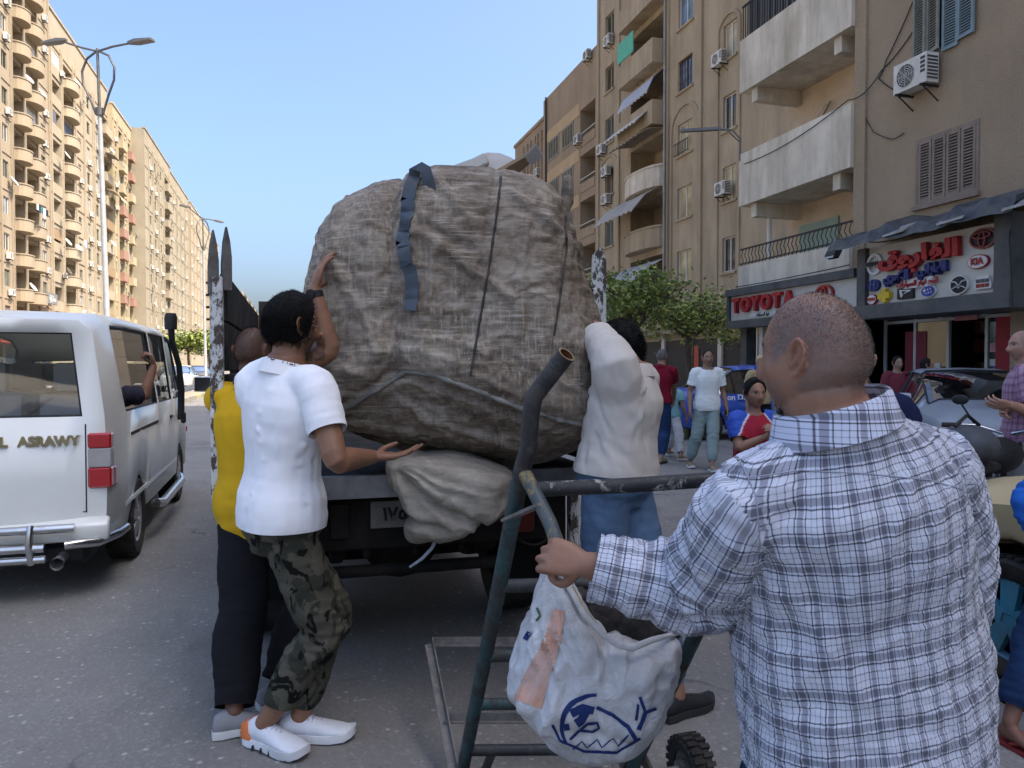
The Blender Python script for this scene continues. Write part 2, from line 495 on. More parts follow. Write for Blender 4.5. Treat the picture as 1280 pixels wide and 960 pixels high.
def parapet(parent, u0, u1, v, kind, m, h=1.0, out=1.1, m2=None):
    w = u1 - u0; key = (round(w, 1), kind, h, out, m)
    if key not in _bc:
        mb = MB(); n = 10
        if kind == 'round':
            outer = [(w / 2 - w / 2 * math.cos(PI * i / n), -out * math.sin(PI * i / n) ** .8) for i in range(n + 1)]
            inner = [(w / 2 - (w / 2 - .12) * math.cos(PI * i / n), -(out - .12) * math.sin(PI * i / n) ** .8) for i in range(n + 1)]
            pl = outer + inner[::-1]
            mb.rings([[(x, y, 0) for x, y in pl], [(x, y, h * .8) for x, y in pl]])
            mb.rings([[(x, y, -.16) for x, y in outer], [(x, y, -.001) for x, y in outer]])
            mb.rings([[(w / 2 + (x - w / 2) * 1.05, y * 1.05, h * .8 + .002) for x, y in pl], [(w / 2 + (x - w / 2) * 1.05, y * 1.05, h * .8 + .1) for x, y in pl]])
        else:
            mb.bx(0, w, -out, 0, -.16, 0); mb.bx(0, w, -out, -out + .1, .001, h); mb.bx(0, .1, -out + .101, 0, .001, h); mb.bx(w - .1, w, -out + .101, 0, .001, h)
        me = mb.mesh('balcony'); me.materials.append(m); _bc[key] = me
    o = link('balcony', _bc[key], parent); o.location = (u0, 0, v); return o
_ac = {}
def aircon(loc, rz, label, group, s=1.0, near=False):
    """split air-conditioner outdoor unit: casing, fan grille, side grille, bracket; outward = -y"""
    t = thing('air_conditioner', label, 'air conditioner', loc, rz, group)
    k = (near,)
    if k not in _ac:
        c = MB().bx(-.4, .4, -.38, -.1, 0, .55); cm = c.mesh('casing'); cm.materials.append(ACW)
        g = MB(); n = 28
        for r in ([.05, .09, .13, .17, .21] if near else [.1, .2]):
            g.tube([(-.1 + r * math.cos(2 * PI * i / n), -.392, .275 + r * math.sin(2 * PI * i / n)) for i in range(n + 1)], .006, 4)
        for a in range(8): g.tube([(-.1, -.395, .275), (-.1 + .215 * math.cos(a * PI / 4), -.395, .275 + .215 * math.sin(a * PI / 4))], .005, 4)
        gm = g.mesh('fan_grille'); gm.materials.append(ALU)
        f = MB().lathe([(.215, -.384), (.215, -.381)], 24, (-.1, 0, .275), 'Y').mesh('fan_opening'); f.materials.append(ACG)
        sg = MB()
        for i in range(7): sg.bx(.402, .408, -.36, -.12, .06 + i * .065, .095 + i * .065)
        for i in range(4): sg.bx(.26, .37, -.386, -.382, .2 + i * .08, .25 + i * .08)
        sm = sg.mesh('side_grille'); sm.materials.append(ACG)
        bks = []
        for x in (-.3, .3):
            bm_ = MB().bx(x - .02, x + .02, -.42, 0, -.045, -.005).beam((x, -.36, -.04), (x, 0, -.3), .02, .02).mesh('bracket'); bm_.materials.append(IRON); bks.append(('bracket', bm_))
        _ac[k] = [('casing', cm), ('fan_grille', gm), ('fan_opening', f), ('side_grille', sm)] + bks
    for nm, me in _ac[k]: link(nm, me, t)
    t.scale = (s, s, s); return t
def dish(loc, rz, label, group):
    t = thing('satellite_dish', label, 'satellite dish', loc, rz, group)
    if 'dish' not in _ac:
        d = MB(); prof = [(.02, .0), (.2, .03), (.36, .09), (.45, .16)]
        d.lathe(prof + [(r - .01, h + .012) for r, h in prof[::-1]], 16, (0, 0, 0), 'Y', cap=False)
        dm = d.mesh('reflector', 60); dm.transform(Matrix.Translation((0, -.35, .5)) @ Matrix.Rotation(R_(-35), 4, 'X') @ Matrix.Rotation(PI, 4, 'Z')); dm.materials.append(flat((.55, .54, .5)))
        a = MB().tube([(0, 0, 0), (0, -.3, .1), (0, -.35, .5)], .025, 6).mesh('mast'); a.materials.append(IRON)
        _ac['dish'] = [('reflector', dm), ('mast', a)]
    for nm, me in _ac['dish']: link(nm, me, t)
    return t
def laundry(parent_loc, rz, label, cols, w=2.0):
    """row of clothes on a line; each garment its own child of the line"""
    t = thing('laundry_line', label, 'laundry', parent_loc, rz)
    MB().tube([(0, -.25, 0), (w, -.25, -.02)], .008, 4).build('line', IRON, t)
    x = 0
    for i, c in enumerate(cols):
        ww = w / len(cols); h = random.uniform(.5, .95)
        mb = MB(); n = 6
        f = [(x + ww * (.05 + .9 * j / n), -.25 + .03 * math.sin(j * 2.1 + i)) for j in range(n + 1)]
        mb.rings([[(a, b - .006, 0) for a, b in f] + [(a, b + .006, 0) for a, b in f[::-1]], [(a, b - .006 - .02 * math.sin(a * 9), -h * .5) for a, b in f] + [(a, b + .006 - .02 * math.sin(a * 9), -h * .5) for a, b in f[::-1]], [(a, b - .006, -h + .05 * math.sin(a * 5)) for a, b in f] + [(a, b + .006, -h + .05 * math.sin(a * 5)) for a, b in f[::-1]]])
        mb.build('garment', flat(c, .9), t, 60); x += ww
    return t

# ------------------------------------------------------------------ the sunlit row across the street
W_TAN = mat('render_tan', (.33, .268, .19), .85, .12, .5, .2, 14, .01, dirt=(.25, .18, .11), dscale=.5, damt=.45, streak=True)
W_TAN2 = mat('render_sand', (.36, .302, .22), .85, .12, .5, .2, 14, .01, dirt=(.3, .22, .13), dscale=.5, damt=.4, streak=True)
W_OCH = mat('render_ochre', (.28, .185, .1), .85, .15, .5, .2, 14, .01, dirt=(.24, .17, .11), dscale=.5, damt=.45, streak=True)
W_GRY = mat('render_greybeige', (.32, .275, .2), .9, .12, .4, .2, 14, .01, dirt=(.26, .2, .13), dscale=.4, damt=.5, streak=True)
W_YEL = mat('render_yellow', (.39, .325, .215), .85, .12, .5, .2, 14, .01, dirt=(.33, .25, .14), dscale=.5, damt=.35, streak=True)
W_PINK = mat('render_pink', (.30, .17, .125), .85, .15, .8, .2, 14, .01, dirt=(.3, .2, .15), damt=.4)
RNG = random.Random(11)
def striped(name, a, b, scale, axis=0):
    n = NT(name); w = n.n('ShaderNodeTexWave', wave_type='BANDS', bands_direction='XYZ'[axis]); w.inputs['Scale'].default_value = scale; n.l(n.co(), w.inputs['Vector'])
    n.base(n.mix(n.ramp(w.outputs['Fac'], [(.45, 0.), (.55, 1.)]), a, b)); n.rough(.9); return n.m
STRIPE0 = striped('blind_stripes', (.5, .46, .4), (.15, .2, .25), 2.5)
FH = 3.0
ORD = ('first', 'second', 'third', 'fourth', 'fifth', 'sixth', 'seventh', 'eighth', 'ninth', 'tenth', 'eleventh', 'twelfth', 'thirteenth')
def block(name, label, X, Y0, Y1, H, cols, wall, aclabel, acgroup, gf=4.2, D=14, trim=None, v_top=None, right=False, detail=True, ac_p=.55):
    """an apartment block: wall, windows (> panes), balconies; cols = (kind, pxa, pxb)"""
    if right: root = thing(name, label, 'apartment block', (X, Y1, 0), -PI / 2)
    else: root = thing(name, label, 'apartment block', (X, Y0, 0), PI / 2)
    L = Y1 - Y0; fc = Facade(); fc.shell(L, H, D)
    nf = int((H - gf - .8) / FH)
    def U(px):
        y = onX(px, 457, X).y; return (Y1 - y) if right else (y - Y0)
    us = sorted([(max(.05, U(a)), min(L - .05, U(b)), k) for k, a, b in cols])
    # ground floor band
    fc.cell(0, L, 0, gf); fc.cell(0, L, gf + nf * FH, H)
    cur = 0.
    for a, b, k in us:
        if a > cur + .02: fc.cell(cur, a, gf, gf + nf * FH)
        cur = b
    if cur < L - .02: fc.cell(cur, L, gf, gf + nf * FH)
    for ib, (a, b, k) in enumerate(us):
        w = b - a
        for f in range(nf):
            al = 'on the %s floor, %s bay of %s' % (ORD[min(f, 12)], ORD[ib], aclabel.split(' on ')[-1])
            v = gf + f * FH; c = (a + b) / 2; r = RNG.random()
            if k[0] == 'w':
                ww = min(1.3, w * .62); hh = 1.4
                fc.cell(a, b, v, v + FH, (c - ww / 2, c + ww / 2, v + .9, v + .9 + hh), .16)
                kd = 'slide' if r < .55 else 'shutter'
                window(root, c - ww / 2, v + .9, ww, hh, .12, kd, SHUT_G if kd == 'shutter' else (G_DARK if r < .3 else G_BLUE), ALUW)
                if RNG.random() < ac_p:
                    rt = root.matrix_basis @ Vector((c + (ww * .2 if RNG.random() < .5 else -.1), 0, v + .15))
                    aircon(rt, root.rotation_euler.z, 'air conditioner ' + al, acgroup)
                elif RNG.random() < .12:
                    dish(root.matrix_basis @ Vector((c + .5, 0, v + .2)), root.rotation_euler.z, 'satellite dish ' + al, 'dishes ' + acgroup)
            elif k[0] in 'rflo':
                hh = 2.45
                o1 = (a + .12, b - .12, v + .05, v + hh)
                fc.cell(a, b, v, v + FH, o1, 1.3, True)
                if k[0] == 'r': parapet(root, a + .1, b - .1, v, 'round', wall)
                elif k[0] == 'f': parapet(root, a + .05, b - .05, v, 'flat', trim if (trim and RNG.random() < .5) else wall, out=.7)
                else: parapet(root, a + .12, b - .12, v + .05, 'flat', wall, out=.12, h=.95)
                if r > .72:
                    bm0 = (flat((.5, .48, .42), .9), flat((.12, .13, .15), .9), STRIPE0, flat((.3, .2, .12), .9))[RNG.randrange(4)]; h0 = RNG.uniform(.7, 2.3)
                    MB().bx(a + .14, b - .14 - (w * .4 if r > .86 else 0), .03, .06, v + hh - h0, v + hh - .03).build('blind', bm0, root)
                if detail and r < .7: window(root, c - .55, v + .07, 1.1, 2.1, 1.26, 'slide', G_DARK, ALUW if r < .4 else BROWNW)
                if RNG.random() < .22: dish(root.matrix_basis @ Vector((c + .3, -.5, v + .6)), root.rotation_euler.z + RNG.uniform(-.4, .4), 'satellite dish ' + al, 'dishes ' + acgroup)
                if RNG.random() < .25:
                    aircon(root.matrix_basis @ Vector((b - .4, -.02 if k[0] != 'l' else -.13, v + .5)), root.rotation_euler.z, 'air conditioner ' + al, acgroup)
    for q_ in sorted({round(x, 1) for a, b, k in us for x in (a, b)})[::1 if detail else 2]:
        MB().bx(q_ - .13, q_ + .13, -.14, -.002, gf, gf + nf * FH + .5).build('pilaster', wall, root)
    for f in range(0, nf + 1): MB().bx(0, L, -.07, -.003, gf + f * FH - .14, gf + f * FH - .02).build('floor_band', trim or wall, root)
    fc.w.build('wall', wall, root)
    cp = MB().bx(-.06, L + .06, -.12, .3, H + .002, H + .25).build('roof_edge', wall, root)
    return root
def YL(px, X): return onX(px, 457, X).y
XL = -23.0
b1 = block('apartment_block', 'tan apartment block with two columns of round balconies behind the white van', XL, 58, YL(67, XL), 41,
      [('w', -14, -4), ('w', 4, 18), ('r', 19, 33), ('r', 35, 50), ('w', 51, 65)], W_TAN,
      'white air conditioner on the tan round-balcony block', 'air conditioners of the round-balcony block')
b2 = block('apartment_block', 'ochre and sand apartment block with loggias beside one column of round balconies', XL - .6, YL(67, XL) + .05, YL(144, XL), 37.5,
      [('l', 68, 80), ('r', 82, 95), ('w', 98, 108), ('w', 109, 119), ('w', 121, 128), ('f', 129, 143)], W_TAN2,
      'white air conditioner on the ochre loggia block', 'air conditioners of the loggia block', trim=W_OCH)
b3 = block('apartment_block', 'yellow apartment block with pink balconies on the sunny row', XL, YL(144, XL) + .05, YL(167, XL), 36,
      [('w', 145, 149), ('f', 150, 156), ('w', 157, 161), ('f', 161.5, 166)], W_YEL,
      'white air conditioner on the yellow pink-balcony block', 'air conditioners of the pink-balcony block', trim=W_PINK)
Y4 = YL(167, XL) + .05
b4 = block('apartment_block', 'grey beige apartment block with bare end wall on the sunny row', -21.2, Y4, YL(215, -21.2), 36.5,
      [('w', 188, 193), ('w', 194, 199), ('w', 201, 206), ('f', 207, 213)], W_GRY,
      'white air conditioner on the bare-ended grey block', 'air conditioners of the bare-ended block', ac_p=.7)
b5 = block('apartment_block', 'grey beige apartment block next to the bare-ended one on the sunny row', -21.6, YL(215, -21.2) + .05, YL(237, -21.6), 36.5,
      [('w', 217, 220), ('w', 222, 225), ('w', 227, 230), ('w', 232, 235)], W_GRY,
      'white air conditioner on the second grey beige block', 'air conditioners of the second grey block', ac_p=.5, detail=False)
b6 = block('apartment_block', 'farthest tall apartment block of the sunny row', -21.2, YL(237, -21.6) + .05, 236, 36,
      [('w', 239, 241), ('w', 243, 245), ('w', 247, 249), ('w', 251, 253), ('w', 255, 257)], W_TAN2,
      'white air conditioner on the farthest tall block', 'air conditioners of the farthest block', ac_p=.4, detail=False)
b7 = block('apartment_block', 'lower distant block with reddish panels beyond the sunny row', -20, 300, 340, 27,
      [('f', 262.5, 264.5), ('w', 266, 268)], W_TAN2, 'white air conditioner on the lower distant block', 'air conditioners of the distant block', ac_p=.2, trim=W_PINK, detail=False)
b8 = block('apartment_block', 'tan distant block closing the end of the street', -14, 420, 470, 24,
      [('w', 300, 303), ('w', 306, 309)], W_TAN, 'white air conditioner on the tan distant block', 'air conditioners of the end block', ac_p=.1, detail=False)
# shops under the first block: red fascia, white signs
M_RED = mat('red_paint', (.42, .07, .04), .55, .15, 4)
t = thing('corner_shop', 'shop with red fascia under the tan round-balcony block', 'shop', (XL, 70, 0), PI / 2)
MB().bx(-6, 13.4, -1.6, .0, 3.3, 3.9).build('fascia', M_RED, t)
MB().bx(-6, 13.2, -.25, -.2, .2, 3.25).build('shop_glass', G_BLUE, t)
for i in range(7): MB().bx(-6 + i * 3.1, -5.75 + i * 3.1, -.4, -.02, .13, 3.28).build('pillar', W_TAN, t)
for i, (u, v, w, h, lb) in enumerate(((9.5, 7.3, 3.0, 1.0, 'dark grey signboard on the tan round-balcony block above the cream one'), (5.8, 4.4, 3.2, 1.2, 'cream signboard with dark writing above the red shop fascia'))):
    s = thing('signboard', lb, 'sign', (XL + .9, 70 + u, v), PI / 2)
    MB().bx(0, w, -.12, .12, 0, h).build('board', flat((.2, .19, .18) if i == 0 else (.62, .57, .4)), s)
    me = text_mesh("\uFECA\uFEE8\uFEDD \uFE8E\uFEDF\uFEA4\uFECA\uFEE3" if i else "\uFE93\uFEAD\uFE8E\uFEF4\uFEC3\uFEE3", h * .75, .01, .01)
    xform(me, Matrix.Translation((w / 2, -.135, h / 2)) @ Matrix.Rotation(PI / 2, 4, 'X'))
    link('lettering', me, s, flat((.6, .6, .58) if i == 0 else (.1, .09, .08)))
    for q_ in (.2, w - .26): MB().bx(q_, q_ + .06, .12, .9, .4, .46).build('bracket', IRON, s)
laundry((XL + 1.2, YL(25, XL), 15.6), PI / 2, 'dark and white laundry hanging from a round balcony of the tan block', [(.6, .6, .6), (.03, .04, .06), (.05, .16, .15), (.6, .62, .64), (.02, .02, .03)], 3.2)
laundry((XL + .9, YL(92, XL), 15.1), PI / 2, 'white laundry hanging on the ochre and sand block', [(.7, .7, .7), (.65, .65, .66), (.2, .2, .22)], 1.8)
# awnings on the row
for px, z, w, c, lb in ((135, 27.5, 3.2, (.24, .21, .18), 'dark striped awning on the ochre and sand block near its roof'), (137, 23, 3.4, (.5, .42, .3), 'tan awning on the ochre and sand block'), (140, 6.0, 3.2, (.58, .46, .3), 'round tan awning above the ground floor shops')):
    a = MB(); y = YL(px, XL); n = 8
    pr = [(0, 1.1), (.5, 1.02), (1.1, .7), (1.6, .15), (1.62, -.1)]
    a.rings([[(XL + q, y, z + h) for q, h in pr] + [(XL + q - .03, y, z + h - .04) for q, h in pr[::-1]], [(XL + q, y + w, z + h) for q, h in pr] + [(XL + q - .03, y + w, z + h - .04) for q, h in pr[::-1]]])
    tag(a.build('awning', flat(c, .9)), lb, 'awning')

# ------------------------------------------------------------------ street lamps on the median
M_POLE = mat('lamp_pole_paint', (.5, .5, .49), .45, .15, 4, .05, 30, metal=.2, dirt=(.25, .23, .2))
M_POLED = mat('lamp_arm_steel', (.14, .135, .125), .5, .2, 4, .05, 30, metal=.3)
def lamp(x, y, h, label):
    t = thing('street_lamp', label, 'street lamp', (x, y, .13))
    MB().lathe([(.14, 0), (.13, .4), (.085, .5), (.06, h - 2.1), (.055, h - 1.6)], 14).build('pole', M_POLE, t, 50)
    MB().lathe([(.04, h - 1.601), (.035, h + .05)], 10).build('mast', M_POLED, t, 50)
    MB().lathe([(.1, h - 1.75), (.1, h - 1.55)], 12).build('collar', M_POLED, t, 50)
    for sgn in (-1, 1):
        MB().tube([(0, 0, h - .02), (sgn * .5, 0, h + .04 + (.1 if sgn < 0 else 0)), (sgn * 1.05, 0, h + .06 + (.3 if sgn < 0 else 0))], .03, 8).build('arm', M_POLED, t, 50)
        pts = [(sgn * .12, 0, h - 1.7), (sgn * .3, 0, h - 1.25), (sgn * .5, 0, h - .85), (sgn * .52, 0, h - .5), (sgn * .35, 0, h - .18), (sgn * .05, 0, h - .03)]
        MB().tube(pts, .03, 8).build('scroll', M_POLED, t, 50)
        hd = MB().rings([[(sgn * 1.45, -.05, -.03), (sgn * 1.45, .05, -.03), (sgn * 1.45, .05, .03), (sgn * 1.45, -.05, .03)], [(sgn * 1.7, -.12, -.05), (sgn * 1.7, .12, -.05), (sgn * 1.7, .1, .05), (sgn * 1.7, -.1, .05)], [(sgn * 2.2, -.11, -.04), (sgn * 2.2, .11, -.04), (sgn * 2.2, .08, .02), (sgn * 2.2, -.08, .02)]])
        o = hd.build('lamp_head', M_POLED, t, 30); o.location = (-sgn * .45, 0, h + .07 + (.35 if sgn < 0 else 0))
    return t
_p = P(135, 457, 20.7); lp = lamp(-4.86, _p.y, 9.9, 'tall grey street lamp with scroll brackets on the median, close behind the van')
lp.rotation_euler = (0, R_(-1.6), R_(-30))
_p = P(271, 457, 43.); lamp(-4.86, _p.y, 9.6, 'far street lamp with scroll brackets on the median').rotation_euler = (0, R_(-.8), R_(58))

# ------------------------------------------------------------------ shaded buildings on the right
W_B = mat('render_b', (.40, .315, .21), .88, .14, .5, .25, 16, .008, dirt=(.22, .165, .11), dscale=.9, damt=.75, streak=True)
W_C = mat('render_c', (.31, .23, .155), .9, .15, .5, .25, 16, .008, dirt=(.2, .15, .1), dscale=.6, damt=.6, streak=True)
W_C2 = mat('render_c_band', (.46, .33, .19), .9, .12, .6, .25, 16, .008, dirt=(.24, .18, .12), damt=.5)
W_CREAM = mat('render_cream', (.64, .57, .46), .85, .15, 1.2, .3, 18, .008, dirt=(.30, .24, .17), dscale=1.7, damt=.75, streak=True)
W_PEACH = mat('render_peach', (.50, .36, .235), .88, .15, .8, .2, 18, .006, dirt=(.6, .52, .42), dscale=1.1, damt=.6)
W_GREEN = mat('render_green', (.27, .36, .29), .88, .15, 1.5, .2, 18, .006, dirt=(.35, .33, .28), damt=.5)
def stucco():
    n = NT('stucco_brown')
    f = n.noise(.5, 6, .65)
    c = n.ramp(f, [(.3, (.33, .24, .155)), (.7, (.43, .325, .215))])
    c = n.mix(n.ramp(n.noise(38, 4, .7), [(.4, .0), (.65, .5)]), c, (.17, .125, .085))
    c = n.mix(n.ramp(n.noise(.6, 7, .7, n.mapped((1, 1, .2))), [(.52, 0.), (.75, .45)]), c, (.2, .17, .14))
    n.base(c); n.rough(.93); b = n.bump(n.noise(38, 3, .7), .8, .03); n.bump(n.noise(120, 2), .4, .008, b); return n.m
W_STUC = stucco()
XA, XB = 11.6, 17.5
YA0 = onX(1068, 457, XA).y           # where brown stucco meets the balcony building
# --- brown stucco building
LA = YA0 + 45; HA = 31.0
ra = thing('apartment_building', 'brown stucco building with shuttered windows above the spare parts shop', 'building', (XA, YA0, 0), -PI / 2)
fa = Facade(); fa.shell(LA, HA, 14)
def UA(px): return YA0 - onX(px, 457, XA).y
def ZA(px, py, X=XA): return onX(px, py, X).z
us0, us1 = UA(1145), UA(1217)
zs0, zs1 = ZA(1180, 246), ZA(1180, 168)
uo0, uo1 = UA(1139), UA(1212)
zo0 = ZA(1170, 62); zo1 = zo0 + 1.55
sh0, sh1, shz = .15, UA(1262), 2.75   # shop opening
_us = [0, sh1 + .35, LA]
fa.cell(0, sh1 + .3, 0, 4.0, (sh0, sh1, .13, shz), 1.2)
fa.cell(sh1 + .3, LA, 0, 4.0)
fa.cell(0, sh1 + .3, 4.0, zo0 - .6, (us0, us1, zs0, zs1), .1)
fa.cell(0, sh1 + .3, zo0 - .6, 12.5, (uo0, uo1, zo0, zo1), .12)
fa.cell(0, sh1 + .3, 12.5, HA); 
u = sh1 + .3
while u < LA - 4:
    for f in range(8): fa.cell(u, u + 4, 4 + f * 3, 7 + f * 3, (u + 1.2, u + 2.8, 5 + f * 3, 6.4 + f * 3), .12); window(ra, u + 1.2, 5 + f * 3, 1.6, 1.4, .08, 'shutter', SHUT_B, SHUT_B)
    fa.cell(u, u + 4, 28, HA); u += 4
fa.cell(u, LA, 4, HA)
fa.w.build('wall', W_STUC, ra)
window(ra, us0, zs0, us1 - us0, zs1 - zs0, .0, 'shutter', SHUT_B, SHUT_B)
MB().bx(us0 - .1, us1 + .1, -.08, .0, zs0 - .14, zs0 - .062).build('sill', SHUT_B, ra)
window(ra, uo0, zo0, uo1 - uo0, zo1 - zo0, .08, 'slide', G_DARK, BROWNW)
# shutters of the upper window: a closed grey pair on the left, blue leaves folded out on the right
hw = (uo1 - uo0) / 4
def leaf(u, z, w, h, m, ang):
    s = MB(); f = .05
    s.bx(0, w, -.02, .02, 0, f); s.bx(0, w, -.02, .02, h - f, h); s.bx(0, f, -.02, .02, f, h - f); s.bx(w - f, w, -.02, .02, f, h - f)
    ns = int((h - .1) / .05)
    for q in range(ns): s.box((w / 2, 0, f + (q + .5) * (h - 2 * f) / ns), (w - 2 * f, .01, .045), Matrix.Rotation(-.7, 3, 'X'))
    o = s.build('shutter', m, ra); o.location = (u, -.05, z); o.rotation_euler = (0, 0, ang); return o
leaf(uo0, zo0 - .05, hw, zo1 - zo0, SHUT_G, -.12); leaf(uo0 + hw, zo0 - .05, hw, zo1 - zo0, SHUT_G, -.2)
leaf(uo0 + 2 * hw + .02, zo0 - .12, hw, zo1 - zo0 + .05, SHUT_BL, .05); leaf(uo0 + 3 * hw + .03, zo0 - .05, hw * 1.1, zo1 - zo0, SHUT_BL, -.1)
MB().bx(-.02, .3, -.06, -.002, .1, HA).build('pilaster', W_STUC, ra)
_a = onX(1157, 113, XA); aircon((XA, _a.y, _a.z), -PI / 2, 'white air conditioner on the brown stucco wall under blue shutters', None, 1.0, True)
# --- cream balcony building
YC1 = onX(922, 457, 11.45).y
LC = YC1 - YA0
rc = thing('apartment_building', 'cream building with deep balconies above the red lettered shop', 'building', (12.95, YC1, 0), -PI / 2)
fcw = Facade(); fcw.shell(LC - .02, 30.75, 12)
for f in range(9):
    v = 2.75 + f * 3.0
    if f == 1: fcw.cell(0, LC - .02, v, v + 3, (LC - 1.7, LC - .6, v + 1.15, v + 2.35), .1)
    elif f == 0: fcw.cell(0, LC - .02, v, v + 3)
    else: fcw.cell(0, LC - .02, v, v + 3, (LC - 2.2, LC - .7, v + .95, v + 2.35), .1)
fcw.cell(0, LC - .02, 29.75, 30.75); fcw.cell(0, LC - .02, 0, 2.75, (.1, LC - .3, .13, 2.6), .2)
fcw.w.build('wall', W_PEACH, rc)
window(rc, LC - 1.7, 6.9, 1.1, 1.2, .06, 'plain', G_DARK, BROWNW); window(rc, LC - 2.2, 9.7, 1.5, 1.4, .06, 'slide', G_DARK, ALUW)
MB().bx(.6, 2.1, -.05, .0, 2.8, 5.2).build('panel', W_GREEN, rc)
MB().tube([(.5, -.9, 2.8), (.5, -.9, 5.5)], .06, 8).build('drain_pipe', ALUW, rc)
for f in range(3):
    v = 2.75 + f * 3
    hp = 1.38 if f else 1.4
    o = MB().bx(0, LC - .02, -1.5, -1.38, v, v + hp).bx(0, .12, -1.379, 0, v, v + hp).bx(.121, LC - .02, -1.379, 0, v, v + .14).build('balcony', W_CREAM, rc)
    if f:
        for u in (.5, LC - .6): MB().bx(u - .12, u + .12, -1.37, -.002, v - .35, v - .002).build('beam', W_CREAM, rc)
# iron rail on the lowest balcony: wavy bars
rl = MB()
rl.bx(.02, LC, -1.47, -1.43, 4.58, 4.62); rl.bx(.02, LC, -1.47, -1.43, 4.2, 4.23)
for i in range(28):
    u = .1 + i * LC / 28
    rl.tube([(u, -1.45, 4.15), (u + .05, -1.45, 4.3), (u - .03, -1.45, 4.42), (u + .04, -1.45, 4.58)], .012, 5)
rl.build('railing', IRON, rc)
rl2 = MB(); rl2.bx(.02, LC, -1.46, -1.42, 11.0, 11.05)
for i in range(40): rl2.bx(.05 + i * LC / 40, .07 + i * LC / 40, -1.45, -1.43, 10.13, 11.0)
rl2.build('railing', IRON, rc)
# curtain of striped cloth on the top balcony
cu = MB(); n = 60
pt = [(0.1 + 2.0 * i / n, -1.3 + .05 * math.sin(i * 1.1)) for i in range(n + 1)]
cu.rings([[(a, b, 9.6) for a, b in pt] + [(a, b + .02, 9.6) for a, b in pt[::-1]], [(a, b, 11.9) for a, b in pt] + [(a, b + .02, 11.9) for a, b in pt[::-1]]])
STRIPE = striped('striped_cloth', (.05, .05, .055), (.22, .21, .2), 4.5)
tag(link('balcony_curtain', cu.mesh('c', 50), None, STRIPE), 'dark striped curtain on the top balcony of the cream building', 'curtain').matrix_world = rc.matrix_basis
# planks leaning on the middle balcony
for i, (u, c) in enumerate(((1.25, (.55, .48, .36)), (1.45, (.2, .15, .1)))):
    w = rc.matrix_basis
    tag(MB().beam(w @ Vector((u - .4, -.9, 5.95)), w @ Vector((u + .35, -.06, 8.1)), .05, .03).build('pole', flat(c)), ('pale' if i == 0 else 'dark') + ' pole leaning on the middle balcony of the cream building', 'pole')
# --- tall beige building B
YB0, YB1 = 24.0, onX(745, 457, XB).y
def UB(px): return YB1 - onX(px, 457, XB).y
def ZB(px, py): return onX(px, py, XB).z
LB = YB1 - YB0; HB = 31.0
rb = thing('apartment_building', 'tall beige building with arched mouldings and balconies behind the street tree', 'building', (XB, YB1, 0), -PI / 2)
fb = Facade(); fb.shell(LB, HB, 13)
zb = [6.15 - 2.97 + 2.97 * k - .75 + 2.97 for k in range(0, 8)]     # sill heights of the window rows (first = first floor)
zb = [5.45 + 2.97 * k for k in range(8)]
cols = [(UB(751), UB(771), 'w1'), (UB(787), UB(831), 'bal'), (UB(838), UB(872), 'w2'), (UB(899), UB(921), 'w3')]
cur = 0.; vt = zb[0] - 1.0; vb = vt + 2.97 * 8
fb.cell(0, LB, 0, vt); fb.cell(0, LB, vb, HB)
for a, b, k in cols:
    fb.cell(cur, a, vt, vb); cur = b
    for f in range(8):
        v = vt + 2.97 * f; c = (a + b) / 2
        if k == 'bal':
            fb.cell(a, b, v, v + 2.97, (a + .05, b - .05, v + .12, v + 2.6), 1.4, True)
            window(rb, c - .5, v + .14, 1.2, 2.1, 1.3, 'slide', G_DARK, BROWNW)
            parapet(rb, a, b, v + .1, 'round' if f in (1, 2) else 'flat', W_CREAM if f == 2 else W_B, out=.75, h=1.0)
        else:
            ww = {'w1': 1.25, 'w2': 1.35, 'w3': 1.0}[k]; hh = 1.45
            fb.cell(a, b, v, v + 2.97, (c - ww / 2, c + ww / 2, v + 1.0, v + 1.0 + hh), .2)
            if k == 'w1': window(rb, c - ww / 2, v + 1.0, ww, hh, .14, 'shutter', SHUT_G if f % 2 else SHUT_B, SHUT_G)
            elif k == 'w2': window(rb, c - ww / 2, v + 1.0, ww, hh, .14, 'bars' if f == 3 else 'slide', G_BLUE if f in (4, 3) else G_WARM, BROWNW if f == 3 else ALUW)
            else: window(rb, c - ww / 2, v + 1.0, ww, hh, .14, 'slide', (G_WARM if f % 2 else G_DARK), ALUW)
            MB().bx(c - ww / 2 - .12, c + ww / 2 + .12, -.1, .0, v + .88, v + .97).build('sill', W_B, rb)
            if k == 'w2' and f == 2:
                r = MB()
                for i in range(9): r.bx(c - .65 + i * .16, c - .635 + i * .16, -.22, -.2, v + 1.0, v + 1.5)
                r.bx(c - .7, c + .7, -.23, -.19, v + 1.5, v + 1.53); r.bx(c - .7, c + .7, -.23, -.19, v + .98, v + 1.01); r.build('railing', IRON, rb)
fb.cell(cur, LB, vt, vb)
fb.w.build('wall', W_B, rb)
